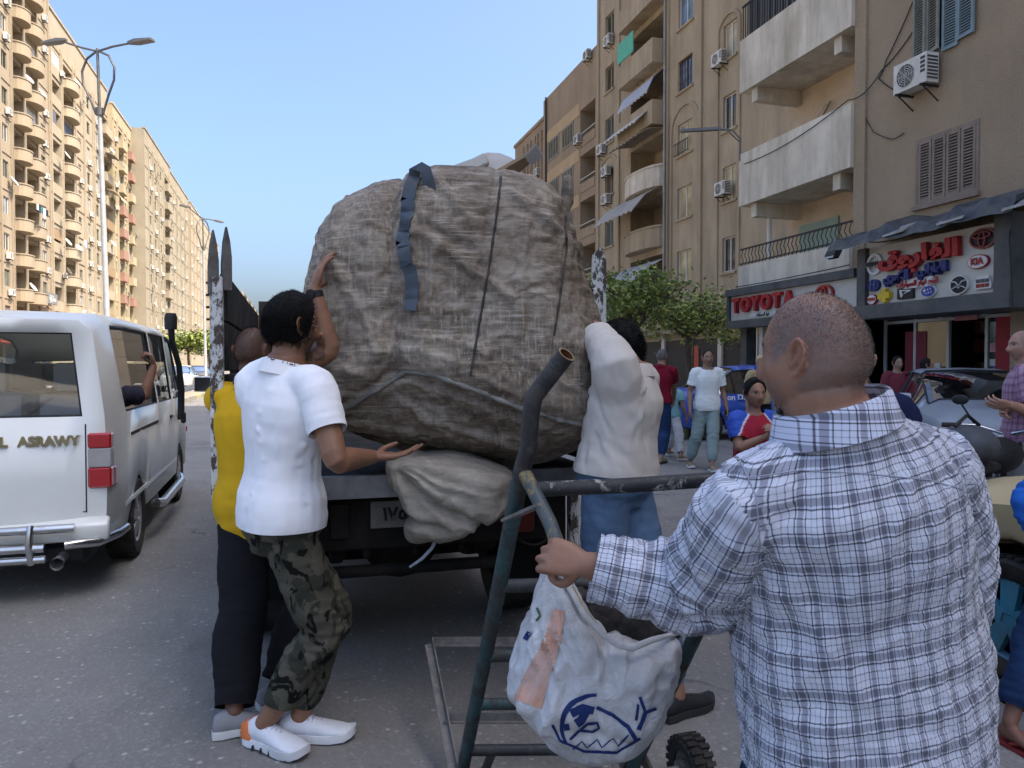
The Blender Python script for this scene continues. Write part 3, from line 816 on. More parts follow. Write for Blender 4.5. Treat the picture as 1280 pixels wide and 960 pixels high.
# vertical mouldings and arches
def arch_mould(u0, u1, v0, v1, nm='moulding'):
    m = MB(); c = (u0 + u1) / 2; r = (u1 - u0) / 2; k = 10; tt = .12
    arc = [(c - r * math.cos(PI * i / k), v1 + r * .75 * math.sin(PI * i / k)) for i in range(k + 1)]
    pts = [(u0, v0)] + arc + [(u1, v0)]
    arc2 = [(c - (r + tt) * math.cos(PI * i / k), v1 + (r * .75 + tt) * math.sin(PI * i / k)) for i in range(k + 1)]
    pts2 = [(u0 - tt, v0)] + arc2 + [(u1 + tt, v0)]
    m.rings([[(a, 0, z) for a, z in pts] + [(a, 0, z) for a, z in pts2[::-1]], [(a, -.07, z) for a, z in pts] + [(a, -.07, z) for a, z in pts2[::-1]]])
    return m.build(nm, W_B, rb)
arch_mould(UB(749), UB(772.5), vt + .3, vt + 2.97 * 2 + 2.1); arch_mould(UB(839.5), UB(871), vt + .3, vt + 2.97 * 2 + 2.3); arch_mould(UB(897), UB(922), vt + .3, vt + 2.97 * 3 + 2.2)
for px in (748, 773.5, 834, 875): MB().bx(UB(px) - .12, UB(px) + .12, -.1, -.002, vt, HB - .3).build('pilaster', W_B, rb)
MB().tube([(UB(833), -.18, 3), (UB(833), -.18, 26)], .06, 8).build('drain_pipe', TIN, rb)
for px, py, lb in ((762, 215, 'white air conditioner on the tall beige building beside the arched shutters, lower one'), (765, 52, 'white air conditioner on the tall beige building beside its top shutters'), (803, 93, 'air conditioner on the green tinted balcony of the tall beige building'), (756, 188, 'air conditioner under the middle shutters of the tall beige building'),
                   (905, 75, 'boxy white air conditioner by the grey shutter beside the striped curtain'), (909, 237, 'white air conditioner below the yellow curtained window of the beige building'), (794, 10, 'air conditioner above the green tinted balcony of the tall beige building'), (762, 250, 'air conditioner on iron bracket low on the tall beige building')):
    q = onX(px, py, XB); aircon((XB, q.y, q.z - .25), -PI / 2, lb, None, 1.0, True)
# awnings and cloths on the balcony column of B
def awning(px0, px1, py, drop, out, m, lb):
    a = onX(px0, py, XB); b = onX(px1, py, XB); z = (a.z + b.z) / 2; mb = MB(); n = 30
    top, bot, top2, bot2 = [], [], [], []
    for i in range(n + 1):
        y = a.y + (b.y - a.y) * i / n; wv = .05 * math.sin(i * 1.9)
        top.append((XB - .05, y, z)); bot.append((XB - out, y, z - drop + wv)); 
    mid = [((t_[0] + q[0]) / 2 - .12, t_[1], (t_[2] + q[2]) / 2 + .12) for t_, q in zip(top, bot)]
    L3 = [top, mid, bot]
    mb.rings([l + [(x + .03, y, z_ - .03) for x, y, z_ in l[::-1]] for l in L3])
    return tag(mb.build('awning', m, None, 60), lb, 'awning')
STR2 = striped('striped_awning', (.5, .47, .42), (.2, .16, .12), 3.2, 1)
STR3 = striped('white_blue_cloth', (.6, .6, .6), (.12, .14, .18), 5, 1)
awning(776, 830, 243, 1.4, 1.7, STR2, 'brown and white striped awning above the street tree')
awning(784, 829, 330, 1.2, 1.5, STR3, 'pale striped awning half hidden by the street tree')
awning(792, 832, 100, 1.3, 1.0, STR3, 'dark and white striped cloth over the balcony of the tall beige building')
awning(783, 826, 150, .8, 1.4, flat((.52, .49, .43), .9), 'torn cream awning on the balcony column of the beige building')
awning(790, 830, 172, .5, 1.5, flat((.3, .25, .19), .9), 'brown awning under the torn cream one on the beige building')
tag(MB().bx(XB - .85, XB - .8, onX(790, 50, XB).y, onX(810, 50, XB).y, ZB(800, 75), ZB(800, 50)).build('balcony_screen', flat((.1, .4, .28), .8)), 'green cloth screen on the balcony of the beige building', 'screen')
# --- brown buildings farther on
XC = 18.2
YC0, YC2 = YB1 + .05, onX(679, 457, XC).y
rcc = thing('apartment_building', 'brown building with banded shutters beyond the tall beige one', 'building', (XC, YC2, 0), -PI / 2)
LCC = YC2 - YC0; fcc = Facade(); HC = onX(712, 92, XC).z; fcc.shell(LCC, HC, 12)
def UC(px): return YC2 - onX(px, 457, XC).y
zr = [onX(735, py, XC).z for py in (298, 243, 186)]
vt = zr[0] - 3.0; ul0, ul1 = UC(724), UC(744)
fcc.cell(0, LCC, 0, vt)
fcc.cell(0, ul0, vt, HC); fcc.cell(ul1, LCC, vt, HC)
for f in range(5):
    v = vt + f * 3.0
    if v + 3 > HC: break
    fcc.cell(ul0, ul1, v, v + 3.0, (ul0 + .1, ul1 - .1, v + .15, v + 2.6), 1.5, True)
    MB().bx(ul0 + .1, ul1 - .1, -.04, .05, v + .15, v + .75).build('balcony', W_C, rcc)
    MB().bx(ul0 + .1, ul1 - .1, -.02, .02, v + 1.02, v + 1.06).build('railing', ALUW, rcc)
    window(rcc, ul0 + .5, v + .16, 1.2, 2.0, 1.44, 'shutter', SHUT_G, SHUT_G)
    for pxa, pxb in ((686, 698), (703, 716)):
        window(rcc, UC(pxa), v + .95, UC(pxb) - UC(pxa), 1.35, -.03, 'shutter', SHUT_G, SHUT_G)
    MB().bx(.4, ul0 - .05, -.025, -.002, v + 2.4, v + 3.2).build('band', W_C2, rcc)
fcc.cell(ul0, ul1, v + (0 if v + 3 > HC else 3), HC)
fcc.w.build('wall', W_C, rcc)
MB().tube([(UC(690) - 1.2, -.1, .2), (UC(690) - 1.2, -.1, HC)], .07, 8).build('drain_pipe', IRON, rcc)
for px, py in ((726, 180), (738, 75)): q = onX(px, py, XC); aircon((XC, q.y, q.z), -PI / 2, 'air conditioner on the brown banded building' + (' in the lower loggia' if py > 100 else ' near its roof'), None)
YD1 = onX(652, 457, XC).y
block('apartment_building', 'low brown building beyond the banded one', XC + .3, YC2 + .05, YD1 + 3, onX(665, 160, XC).z, [('w', 655, 660), ('w', 664, 670), ('w', 673, 677)], W_C, 'air conditioner on the low brown building', 'air conditioners of the low brown building', right=True, ac_p=.2)
block('apartment_building', 'brown building hidden behind the giant sack', XC + .5, YD1 + 4, YD1 + 40, 18, [('w', 610, 615), ('w', 620, 626), ('w', 632, 640)], W_B, 'air conditioner on the hidden brown building', 'air conditioners of the hidden building', right=True, ac_p=.2)
block('apartment_building', 'distant beige building at the right of the street', XC + .5, YD1 + 44, YD1 + 120, 20, [('w', 520, 526), ('w', 540, 548), ('w', 560, 570)], W_TAN, 'air conditioner on the distant beige building', 'air conditioners of the distant beige building', right=True, ac_p=.1, detail=False)
# small street lamp on bracket fixed to the cream building
q = onX(925, 178, 11.45); t = thing('wall_lamp', 'grey street lamp on a bent bracket from the cream balcony building', 'street lamp', q)
MB().tube([(0, 0, -.5), (0, 0, .1), (-.15, .12, .35), (-.5, .3, .4)], .03, 8).tube([(0, 0, .0), (-.3, .2, .38)], .02, 6).build('bracket', M_POLED, t, 50)
MB().rings([[(-.45 - x * 1.0, .28 + x * .5 + w, .4 + z) for w, z in ((-.08, -.03), (.08, -.03), (.06, .05), (-.06, .05))] for x in (0, .25, .9)]).build('lamp_head', M_POLED, t, 30)
q = onX(1042, 316, 11.0); t = thing('floodlight', 'small black floodlight on the railing beside the shop sign', 'floodlight', q)
MB().box((0, 0, 0), (.14, .3, .22), Matrix.Rotation(.5, 3, 'Y')).build('housing', IRON, t)
MB().box((-.075, 0, -.04), (.012, .26, .18), Matrix.Rotation(.5, 3, 'Y')).build('lens', flat((.35, .36, .33), .2), t)
MB().tube([(.05, 0, 0), (.25, 0, .15), (.45, -.1, .2)], .02, 6).build('bracket', IRON, t)
# ================================================================== PEOPLE KIT
def cdir(deg, up=0.):
    """heading in the camera's frame: 0 = straight away from the camera, + = to the right"""
    a = R_(deg); v = _FW * math.cos(a) + _RT * math.sin(a); v.z = up; return v.normalized()
def skin_mat(name):
    n = NT(name)
    a = n.n('ShaderNodeAttribute', attribute_name='col')
    c = n.mix(n.ramp(n.noise(26, 5, .6), [(.35, 0.), (.75, .28)]), a.outputs['Color'], n.mix(1., a.outputs['Color'], (.62, .42, .34), 'MULTIPLY'))
    c = n.mix(n.ramp(n.noise(140, 2, .6), [(.45, 0.), (.75, .2)]), c, n.mix(1., c, (1.25, 1.18, 1.12), 'MULTIPLY'))
    n.base(c); n.rough(n.ramp(n.noise(40, 3), [(.3, .42), (.7, .62)]))
    n.set(Subsurface_Weight=.12, Subsurface_Scale=.01, Specular_IOR_Level=.4)
    n.b.inputs['Subsurface Radius'].default_value = (1, .35, .2)
    b = n.bump(n.noise(220, 3), .25, .0015); n.bump(n.noise(60, 4), .2, .002, b)
    return n.m
SKIN = skin_mat('skin')
def hair_mat(name, c, rough=.5):
    n = NT(name); f = n.noise(60, 5, .7, n.mapped((1, 1, 4)))
    n.base(n.ramp(f, [(.3, sc3(c, .5)), (.7, sc3(c, 1.8))])); n.rough(rough); n.set(Specular_IOR_Level=.25); n.bump(n.noise(90, 4, .7, n.mapped((1, 1, 3))), .9, .006); return n.m
HAIR_B = hair_mat('black_hair', (.004, .0036, .0034), .75)
HAIR_G = hair_mat('grey_hair', (.09, .085, .08), .6)
def cloth_mat(name, c, var=.06, weave=900, bump=.15, rough=.95, sheen=.0):
    n = NT(name)
    n.base(n.ramp(n.noise(6, 5), [(.3, sc3(c, 1 - var)), (.7, sc3(c, 1 + var))])); n.rough(rough)
    n.set(Specular_IOR_Level=.15)
    b = n.bump(n.noise(weave, 2, .5), .12, .0008); n.bump(n.noise(14, 4, .55), bump, .006, b); return n.m
def denim(name, c):
    n = NT(name)
    f = n.noise(5, 6, .65)
    col = n.ramp(f, [(.3, sc3(c, .65)), (.7, sc3(c, 1.5))])
    col = n.mix(n.ramp(n.noise(500, 2), [(.4, 0.), (.6, .25)]), col, sc3(c, 2.2)); n.base(col); n.rough(.95); n.set(Specular_IOR_Level=.15)
    b = n.bump(n.noise(500, 2), .15, .0008); n.bump(n.noise(16, 4), .3, .008, b); return n.m
def camo():
    n = NT('camouflage_cloth')
    v = n.mapped((1, 1, .8))
    a = n.noise(9, 3, .5, v, .8); b = n.noise(11, 3, .5, n.mapped((1, 1, .8), loc=(5, 2, 1)), .9); d = n.noise(13, 3, .5, n.mapped((1, 1, .7), loc=(2, 8, 4)), 1.0)
    c = n.mix(n.ramp(a, [(.47, 0.), (.5, 1.)]), (.075, .07, .052), (.038, .039, .029))
    c = n.mix(n.ramp(b, [(.54, 0.), (.57, 1.)]), c, (.095, .087, .065))
    c = n.mix(n.ramp(d, [(.57, 0.), (.6, 1.)]), c, (.008, .008, .007))
    n.base(c); n.rough(.95); n.set(Specular_IOR_Level=.15); n.bump(n.noise(18, 4), .4, .008); return n.m

def ik(a, b, l1, l2, pole):
    d = b - a; L = d.length
    if L > (l1 + l2) * .998: k = L / ((l1 + l2) * .998); l1 *= k; l2 *= k
    d.normalize(); ca = (l1 * l1 + L * L - l2 * l2) / (2 * l1 * L); ca = max(-1, min(1, ca)); sa = math.sqrt(1 - ca * ca)
    p = pole - d * pole.dot(d); p.normalize()
    return a + d * (l1 * ca) + p * (l1 * sa)
def ell(c, r, f, rx, ry, n=20, pw=2.0, ryb=None):
    out = []
    for j in range(n):
        a = 2 * PI * j / n; ca, sa = math.cos(a), math.sin(a)
        x = math.copysign(abs(ca) ** (2 / pw), ca); y = math.copysign(abs(sa) ** (2 / pw), sa)
        out.append(c + r * (x * rx) + f * (y * (ry if (ryb is None or y > 0) else ryb)))
    return out
def limb(mb, pts, rad, n=14, caps=True):
    """rounded tapering limb"""
    pts = [Vector(p) for p in pts]; rad = list(rad)
    if caps:
        d0 = (pts[0] - pts[1]).normalized(); d1 = (pts[-1] - pts[-2]).normalized()
        pts = [pts[0] + d0 * rad[0] * .7] + pts + [pts[-1] + d1 * rad[-1] * .7]; rad = [rad[0] * .55] + rad + [rad[-1] * .55]
    # subdivide smoothly
    P2, R2 = [], []
    m = len(pts)
    for i in range(m - 1):
        p0, p1, p2, p3 = pts[max(0, i - 1)], pts[i], pts[i + 1], pts[min(m - 1, i + 2)]
        for k in range(3):
            t = k / 3
            q = .5 * ((2 * p1) + (p2 - p0) * t + (2 * p0 - 5 * p1 + 4 * p2 - p3) * t * t + (3 * p1 - p0 - 3 * p2 + p3) * t ** 3) if not (caps and (i == 0 or i == m - 2)) else p1.lerp(p2, t)
            P2.append(q); R2.append(rad[i] * (1 - t) + rad[i + 1] * t)
    P2.append(pts[-1]); R2.append(rad[-1])
    mb.tube(P2, R2, n)
def arr(v): return np.array(v, float)
def poly_dist(p, poly):
    """distance of points to a polyline, and arc length of the foot point"""
    best = np.full(len(p), 1e9); arc = np.zeros(len(p)); L = 0.
    for a, b in zip(poly[:-1], poly[1:]):
        a, b = arr(a), arr(b); d = b - a; l2 = d @ d; t = np.clip(((p - a) @ d) / l2, 0, 1); q = a + t[:, None] * d
        ds = np.linalg.norm(p - q, axis=1); m = ds < best; best[m] = ds[m]; arc[m] = L + t[m] * math.sqrt(l2); L += math.sqrt(l2)
    return best, arc

def head_grid(nu=56, nv=40, fat=0., big=False):
    """skull and face: x right, y forward, z up, origin between the ears"""
    u = np.linspace(0, 2 * PI, nu, endpoint=False); v = np.linspace(0, PI, nv)
    U, V = np.meshgrid(u, v); x = np.sin(V) * np.sin(U); y = np.sin(V) * np.cos(U); z = np.cos(V)
    x, y, z = x.ravel(), y.ravel(), z.ravel()
    X = x * .0755; Y = np.where(y > 0, y * .094, y * .102); Z = np.where(z > 0, z * .113, z * .122)
    # skull squareness
    X *= 1 + .06 * smooth(.2, .9, np.abs(z)) * (z > 0); Y += .004
    low = smooth(-.02, -.11, Z)
    back = smooth(.02, -.06, Y)
    Y = np.where(Y < .02, Y + (.055 * low) * back, Y)               # nape
    X *= 1 - .22 * smooth(-.05, -.12, Z)                            # jaw tapers
    X *= 1 - .10 * smooth(.02, .09, Y) * smooth(-.1, .0, Z)         # face narrower in front
    front = smooth(.03, .07, Y)
    Y += front * .010 * np.exp(-((Z + .105) / .018) ** 2) * np.exp(-(X / .028) ** 2)      # chin
    Y += front * .006 * np.exp(-((Z - .024) / .011) ** 2) * np.exp(-(X / .05) ** 2)       # brow
    Y -= front * .012 * np.exp(-((np.abs(X) - .032) / .016) ** 2 - ((Z - .004) / .012) ** 2)  # sockets
    pr = smooth(.024, -.034, Z) * smooth(-.052, -.040, Z)
    Y += front * .030 * pr * np.exp(-(X / (.009 + .007 * smooth(.0, -.035, Z))) ** 2)     # nose
    Y += front * .006 * np.exp(-((Z + .040) / .008) ** 2) * np.exp(-((np.abs(X) - .014) / .007) ** 2)  # nostril wings
    Y += front * .007 * np.exp(-((Z + .062) / .005) ** 2) * np.exp(-(X / .02) ** 2)       # lips
    Y += front * .007 * np.exp(-((Z + .074) / .005) ** 2) * np.exp(-(X / .018) ** 2)
    Y -= front * .004 * np.exp(-((Z + .0675) / .0025) ** 2) * np.exp(-(X / .024) ** 2)
    X += np.sign(X) * .006 * np.exp(-((Z + .018) / .02) ** 2 - ((Y - .055) / .02) ** 2)     # cheek bones
    if fat:
        X *= 1 + fat * .12 * smooth(.03, -.06, Z); 
        Y += -fat * .02 * smooth(.02, -.06, Y) * smooth(-.03, -.09, Z)
    return np.stack([X, Y, Z], 1), nu, nv
def grid_faces(nu, nv):
    return [(i * nu + j, i * nu + (j + 1) % nu, (i + 1) * nu + (j + 1) % nu, (i + 1) * nu + j) for i in range(nv - 1) for j in range(nu)]
def ear(mb, sx, M):
    """outer rim, bowl and lobe"""
    T = lambda p: M @ Vector((sx * p[0], p[1], p[2]))
    rim = []
    for i in range(15):
        a = R_(-60 + i * 20); rr = 1.0
        yy = -.022 - .0165 * math.cos(a + .3) * -1 * -1; zz = 0
    pts = [(.074, .001, -.020), (.077, .003, -.008), (.079, .000, .010), (.081, -.008, .026), (.084, -.020, .033), (.088, -.031, .026), (.089, -.035, .010), (.087, -.031, -.008), (.082, -.022, -.022), (.077, -.010, -.032), (.074, -.003, -.030)]
    mb.tube([T(p) for p in pts], [.0035, .004, .0042, .0045, .0048, .0048, .0045, .0042, .0048, .006, .004], 8)
    bowl = [T((.074, -.002, .0)), T((.077, -.014, .004)), T((.081, -.027, .008))]
    ring = []
    for c, w in zip(((.0725, .001), (.0765, -.012), (.0835, -.030)), (.020, .027, .018)):
        ring.append([T((c[0] + dx, c[1], z0)) for dx, z0 in ((-.006, -w), (.0005, -w), (.0005, w * 1.05), (-.006, w * 1.05))])
    mb.rings(ring)
    mb.tube([T((.078, -.003, -.012)), T((.080, -.012, -.004)), T((.0825, -.022, .010)), T((.083, -.022, .020))], [.003, .0035, .0032, .0025], 6)
def hand(mb, w, fdir, palm, side, curl=.5, spread=.08, s=1.0, thumb=.4, fist=False, curls=None):
    """w wrist, fdir direction of the fingers, palm the way the palm faces, side +1/-1 = thumb to the +/- of fdir x palm"""
    f = fdir.normalized(); p = (palm - f * palm.dot(f)).normalized(); r = f.cross(p) * side      # r points to the thumb side
    W = .042 * s; L = .088 * s
    mb.rings([ell(w - f * .02 * s, r, p, .026 * s, .019 * s, 12), ell(w + f * .008 * s, r, p, .029 * s, .019 * s, 12), ell(w + f * L * .45, r, p, W * .95, .017 * s, 12, 2.6), ell(w + f * L * .85, r, p, W, .0145 * s, 12, 2.8), ell(w + f * L, r, p, W * .95, .010 * s, 12, 2.8)])
    lens = (.044, .050, .046, .036); ofs = (.033, .011, -.011, -.031); back = (.0, .004, .0, -.008)
    cs = curls or [curl] * 4
    for k in range(4):
        base = w + f * (L + back[k] * s - .006 * s) + r * ofs[k] * s
        d = (f + r * spread * (1.5 - k) * .6).normalized(); pts = [base - f * .02 * s, base]; c = cs[k]
        ln = lens[k] * s; cur = base; ang = 0.
        for seg, (fr, bend) in enumerate(((1.0, 1.0), (.62, 1.15), (.5, .8))):
            ang += c * bend
            dd = d * math.cos(ang) + p * math.sin(ang); cur = cur + dd * ln * fr; pts.append(cur)
        limb(mb, pts, [.0092 * s, .0095 * s, .0085 * s, .0078 * s, .0066 * s], 9)
    tb = w + f * .022 * s + r * .026 * s + p * .006 * s
    t1 = tb + (f * .5 + r * .8 + p * (.3 + thumb)).normalized() * .040 * s
    t2 = t1 + (f * .85 + r * (.35 - thumb * .5) + p * (.25 + thumb * .9)).normalized() * .032 * s
    t3 = t2 + (f * .9 + r * (.1 - thumb * .9) + p * (.2 + thumb)).normalized() * .024 * s
    limb(mb, [tb - r * .01, tb, t1, t2, t3], [.014 * s, .0155 * s, .0115 * s, .0098 * s, .0075 * s], 9)
TS = [(-.16, .085, .085), (-.08, .155, .112), (0, .172, .122), (.14, .165, .116), (.3, .150, .106), (.48, .158, .114), (.62, .170, .122), (.76, .172, .118), (.87, .152, .098), (.94, .112, .082), (1.0, .068, .068), (1.06, .06, .062)]
def tsr(s):
    for (a, x0, y0), (b, x1, y1) in zip(TS[:-1], TS[1:]):
        if a <= s <= b: t = (s - a) / (b - a); return x0 + (x1 - x0) * t, y0 + (y1 - y0) * t
    return TS[0][1:] if s < TS[0][0] else TS[-1][1:]

class Person:
    sim = None
    def __init__(S, label, pelvis, neck, hip_dir, sh_dir, look, H=1.75, bulk=1., belly=0., feet=None, hands=None, group=None,
                 skin=(.33, .18, .115), voxel=.008, hair=None, stubble=None, bald=True, fat=0., head_up=None, head_off=(0, 0, 0), name='person', cat='person', face_hair=None, iris=True, sh_drop=(0, 0), kneep=None, hand_pose=None, neckw=.061, sh_tilt=0., head_s=1.0):
        k = H / 1.75; S.k = k; S.bulk = bulk; S.belly = belly; S.voxel = voxel; S.H = H
        S.pv = pelvis; S.nk = neck
        S.hf = hip_dir.normalized(); S.sf = sh_dir.normalized(); UPV = Vector((0, 0, 1))
        ax = (neck - pelvis).normalized(); S.ax = ax
        S.hr = S.hf.cross(UPV).normalized()
        S.sr = S.sf.cross(UPV).normalized(); S.sr = (S.sr - ax * S.sr.dot(ax) * .7 + UPV * sh_tilt).normalized()
        base = Vector((pelvis.x, pelvis.y, 0))
        S.root = thing(name, label, cat, base, 0, group)
        # spine
        c = pelvis + (UPV * .55 + ax * .45) * (neck - pelvis).length * .5
        S.spine = lambda s: (pelvis * (1 - s) ** 2 + c * 2 * s * (1 - s) + neck * s * s) if s >= 0 else pelvis + UPV * s * (neck - pelvis).length
        def fr(s):
            t = max(0, min(1, s)); d = (S.spine(s + .02) - S.spine(s - .02)).normalized()
            r = S.hr.lerp(S.sr, t); r = (r - d * r.dot(d)).normalized(); return r, d.cross(r) * -1 if False else r.cross(d) * -1
        S.frame = lambda s: (fr(s)[0], (S.spine(s + .02) - S.spine(s - .02)).normalized().cross(fr(s)[0]))
        # joints
        sc = S.spine(.88); shw = .178 * k * (1 + (bulk - 1) * .55)
        S.sh = {'L': sc - S.sr * shw + UPV * sh_drop[0], 'R': sc + S.sr * shw + UPV * sh_drop[1]}
        S.hip = {'L': pelvis - S.hr * .088 * k - UPV * .02, 'R': pelvis + S.hr * .088 * k - UPV * .02}
        S.la, S.lf, S.lt, S.lc = .295 * k, .255 * k, .43 * k, .42 * k
        hands = hands or {}; feet = feet or {}
        S.wr, S.el, S.kn, S.an, S.fd = {}, {}, {}, {}, {}
        for sd, sg in (('L', -1), ('R', 1)):
            h = hands.get(sd)
            if h is None: h = (S.sh[sd] + S.sr * sg * .10 * bulk - UPV * .52 * k + S.sf * .06, S.sr * sg * .3 - S.sf)
            S.wr[sd] = h[0]; S.el[sd] = ik(S.sh[sd], h[0], S.la, S.lf, h[1])
            f = feet.get(sd)
            if f is None: f = (S.hip[sd] * 1.0, S.hf); f = (Vector((f[0].x, f[0].y, .085)) + S.hr * sg * .03, S.hf)
            S.an[sd], S.fd[sd] = f[0], f[1].normalized()
            kp = (kneep or {}).get(sd, S.fd[sd] + S.hf * .5)
            S.kn[sd] = ik(S.hip[sd], f[0], S.lt, S.lc, kp)
        # head frame
        up = head_up or (UPV * .8 + ax * .2); up = up.normalized()
        hd = look.normalized(); hd = (hd - up * hd.dot(up)).normalized()
        hs = k * (1.0 if H > 1.5 else 1.0 + (1.5 - H) * .5) * head_s
        hc = neck + up * (.143 * hs) + hd * .025 * hs + Vector(head_off)
        rr = hd.cross(up)
        M = Matrix((rr, hd, up)).transposed().to_4x4(); M = M @ Matrix.Scale(hs, 4); M.translation = hc; S.HM = M; S.hs = hs; S.hc = hc; S.hup = up; S.hd = hd
        # ---- body mesh
        mb = MB()
        rs = []
        for (s, rx, ry) in TS:
            r, f = S.frame(s); b = bulk * k
            yo = belly * math.exp(-((s - .22) / .22) ** 2)
            rs.append(ell(S.spine(s) + f * yo * .35, r, f, rx * b * (1 + yo * .8), (ry * b + yo * .65), 22, 2.3, ry * b))
        mb.rings(rs)
        limb(mb, [neck - ax * .07, neck.lerp(hc - up * .05 * hs, .45), hc - up * .06 * hs - hd * .012 * hs], [neckw * 1.2 * k * bulk ** .6, neckw * k * bulk ** .4, neckw * k * bulk ** .3], 16)
        bl = bulk ** .8 * k
        for sd, sg in (('L', -1), ('R', 1)):
            s_, e, w = S.sh[sd], S.el[sd], S.wr[sd]
            limb(mb, [S.spine(.9).lerp(s_, .6), s_, s_.lerp(e, .3), s_.lerp(e, .65), e, e.lerp(w, .28), e.lerp(w, .7), w], [.058 * bl, .060 * bl, .054 * bl, .048 * bl, .041 * bl, .044 * bl, .034 * bl, .027 * bl])
            h, kn, an = S.hip[sd], S.kn[sd], S.an[sd]; cb = (kn - (h + an) / 2); cb = cb.normalized() if cb.length > .02 else S.fd[sd]
            limb(mb, [h + UPV * .02, h.lerp(kn, .3), h.lerp(kn, .7), kn, kn.lerp(an, .28) - cb * .02, kn.lerp(an, .65), an], [.088 * bl, .083 * bl, .066 * bl, .055 * bl, .056 * bl, .043 * bl, .037 * bl])
            fd = S.fd[sd]; fr_ = fd.cross(UPV).normalized(); A = an
            dn = (UPV * -1 + fd * fd.z * 1).normalized()
            fup = fr_.cross(fd).normalized()
            b0 = A - fup * .05 * k
            mb.rings([ell(b0 - fd * .055 * k, fr_, fup, .018 * k, .02 * k, 12), ell(b0 - fd * .045 * k + fup * .006, fr_, fup, .028 * k, .036 * k, 12), ell(b0 + fd * .02 * k + fup * .012 * k, fr_, fup, .034 * k, .045 * k, 12), ell(b0 + fd * .09 * k, fr_, fup, .041 * k, .030 * k, 12), ell(b0 + fd * .15 * k - fup * .008, fr_, fup, .044 * k, .019 * k, 12), ell(b0 + fd * .19 * k - fup * .014, fr_, fup, .034 * k, .010 * k, 12)])
            hp = (hand_pose or {}).get(sd)
            if hp is None:
                fdirv = (w - e).normalized(); hp = dict(fdir=fdirv, palm=(S.sr * -sg + S.sf * -.15), curl=.35)
            hp = dict(hp); fv = hp.pop('fdir'); pm = hp.pop('palm')
            f0 = fv.normalized(); p0 = (pm - f0 * pm.dot(f0)).normalized(); r0 = f0.cross(p0)
            # thumb side: for a right hand with palm p and fingers f, thumb = p x f
            th = p0.cross(f0) * sg
            side = 1 if th.dot(r0) > 0 else -1
            hand(mb, w, fv, pm, side, s=k * 1.04, **hp)
        g, nu, nv = head_grid(fat=fat)
        mb.add([M @ Vector(p) for p in g], grid_faces(nu, nv))
        for sx in (-1, 1): ear(mb, sx, M)
        me = mb.mesh('body')
        me = remesh(me, voxel, 1 if voxel < .006 else 1)
        # ---- colours
        v = getv(me); hv = (np.c_[v, np.ones(len(v))] @ arr(M.inverted()).T)[:, :3]
        X, Y, Z = hv[:, 0], hv[:, 1], hv[:, 2]
        col = np.tile(arr(skin), (len(v), 1))
        isH = (np.abs(X) < .1) & (np.abs(Y) < .14) & (Z > -.13) & (Z < .14)
        fr_m = isH & (Y > .045)
        def blend(m, c):
            nonlocal col
            m = np.clip(m, 0, 1)[:, None]; col = col * (1 - m) + arr(c) * m
        red = sc3(skin, 1.0)
        blend(.35 * isH * np.exp(-((np.abs(X) - .035) / .02) ** 2 - ((Z + .03) / .025) ** 2) * (Y > .03), (skin[0] * 1.15, skin[1] * .85, skin[2] * .8))
        blend(.5 * (isH & (np.abs(X) > .073) & (np.abs(X) < .0795) & (Y < .0) & (Y > -.03) & (np.abs(Z) < .022)), (skin[0] * .5, skin[1] * .35, skin[2] * .3))  # hollow of the ear: its shade is put in as darker skin colour
        blend(.35 * (isH & (np.abs(X) > .0795) & (np.abs(Z) < .04)), (skin[0] * 1.1, skin[1] * .8, skin[2] * .75))
        if stubble:
            amt, sc_ = stubble
            sm = smooth(.03, .0, Y * 0 + (.012 - Y)) * 0
            beard = isH * smooth(-.030, -.05, Z) * smooth(.0, .035, Y) * (1 - np.exp(-(X / .012) ** 2 - ((Z + .05) / .006) ** 2) * .6)
            nz = .6 + .8 * fbm(hv * 300, 2)
            blend(beard * amt * nz, sc_)
        if hair == 'shaved':
            hl = isH * smooth(.055, .02, Y - (Z - .05) * .1) * smooth(-.055, -.03, Z + .35 * (Y + .0) * (Y > -.02)) * (Y < .07)
            hl = isH * smooth(.062, .03, Y) * smooth(-.075, -.05, Z - .9 * np.clip(Y + .02, 0, 1)) * (np.abs(X) < .0765)
            nz = np.clip(.62 + .35 * fbm(hv * 260, 2) + .15 * fbm(hv * 30, 2), 0, 1)
            S_sc = stubble[1] if stubble else (.05, .045, .04)
            crown = 1 - .7 * np.exp(-((X) / .045) ** 2 - ((Y - .01) / .06) ** 2) * smooth(.06, .1, Z)
            blend(hl * nz * .8 * crown, S_sc)
        blend(.85 * fr_m * np.exp(-((np.abs(X) - .032) / .017) ** 4 - ((Z - .0245 + .12 * np.abs(np.abs(X) - .03)) / .0045) ** 2), (.02, .016, .013))
        eye = fr_m * (((np.abs(X) - .032) / .0145) ** 2 + ((Z - .005) / .0055) ** 2 < 1)
        blend(.9 * eye, (.5, .47, .45)); blend(1. * fr_m * (((np.abs(X) - .032) / .0062) ** 2 + ((Z - .005) / .006) ** 2 < 1), (.02, .013, .01))
        blend(.7 * fr_m * np.exp(-((Z - .0115) / .002) ** 2 - ((np.abs(X) - .032) / .015) ** 4), (.03, .02, .016))
        blend(.55 * fr_m * np.exp(-((Z + .068) / .0075) ** 2 - (X / .022) ** 4), (skin[0] * .75, skin[1] * .5, skin[2] * .5))
        blend(.6 * fr_m * np.exp(-((Z + .0675) / .0018) ** 2 - (X / .023) ** 4), (.06, .03, .025))
        blend(.7 * (isH & (Y > .085)) * np.exp(-((Z + .047) / .003) ** 2 - ((np.abs(X) - .008) / .005) ** 2), (.05, .025, .02))
        if face_hair:
            blend(.85 * fr_m * np.exp(-((Z + .055) / .004) ** 2 - (X / .026) ** 4), face_hair)
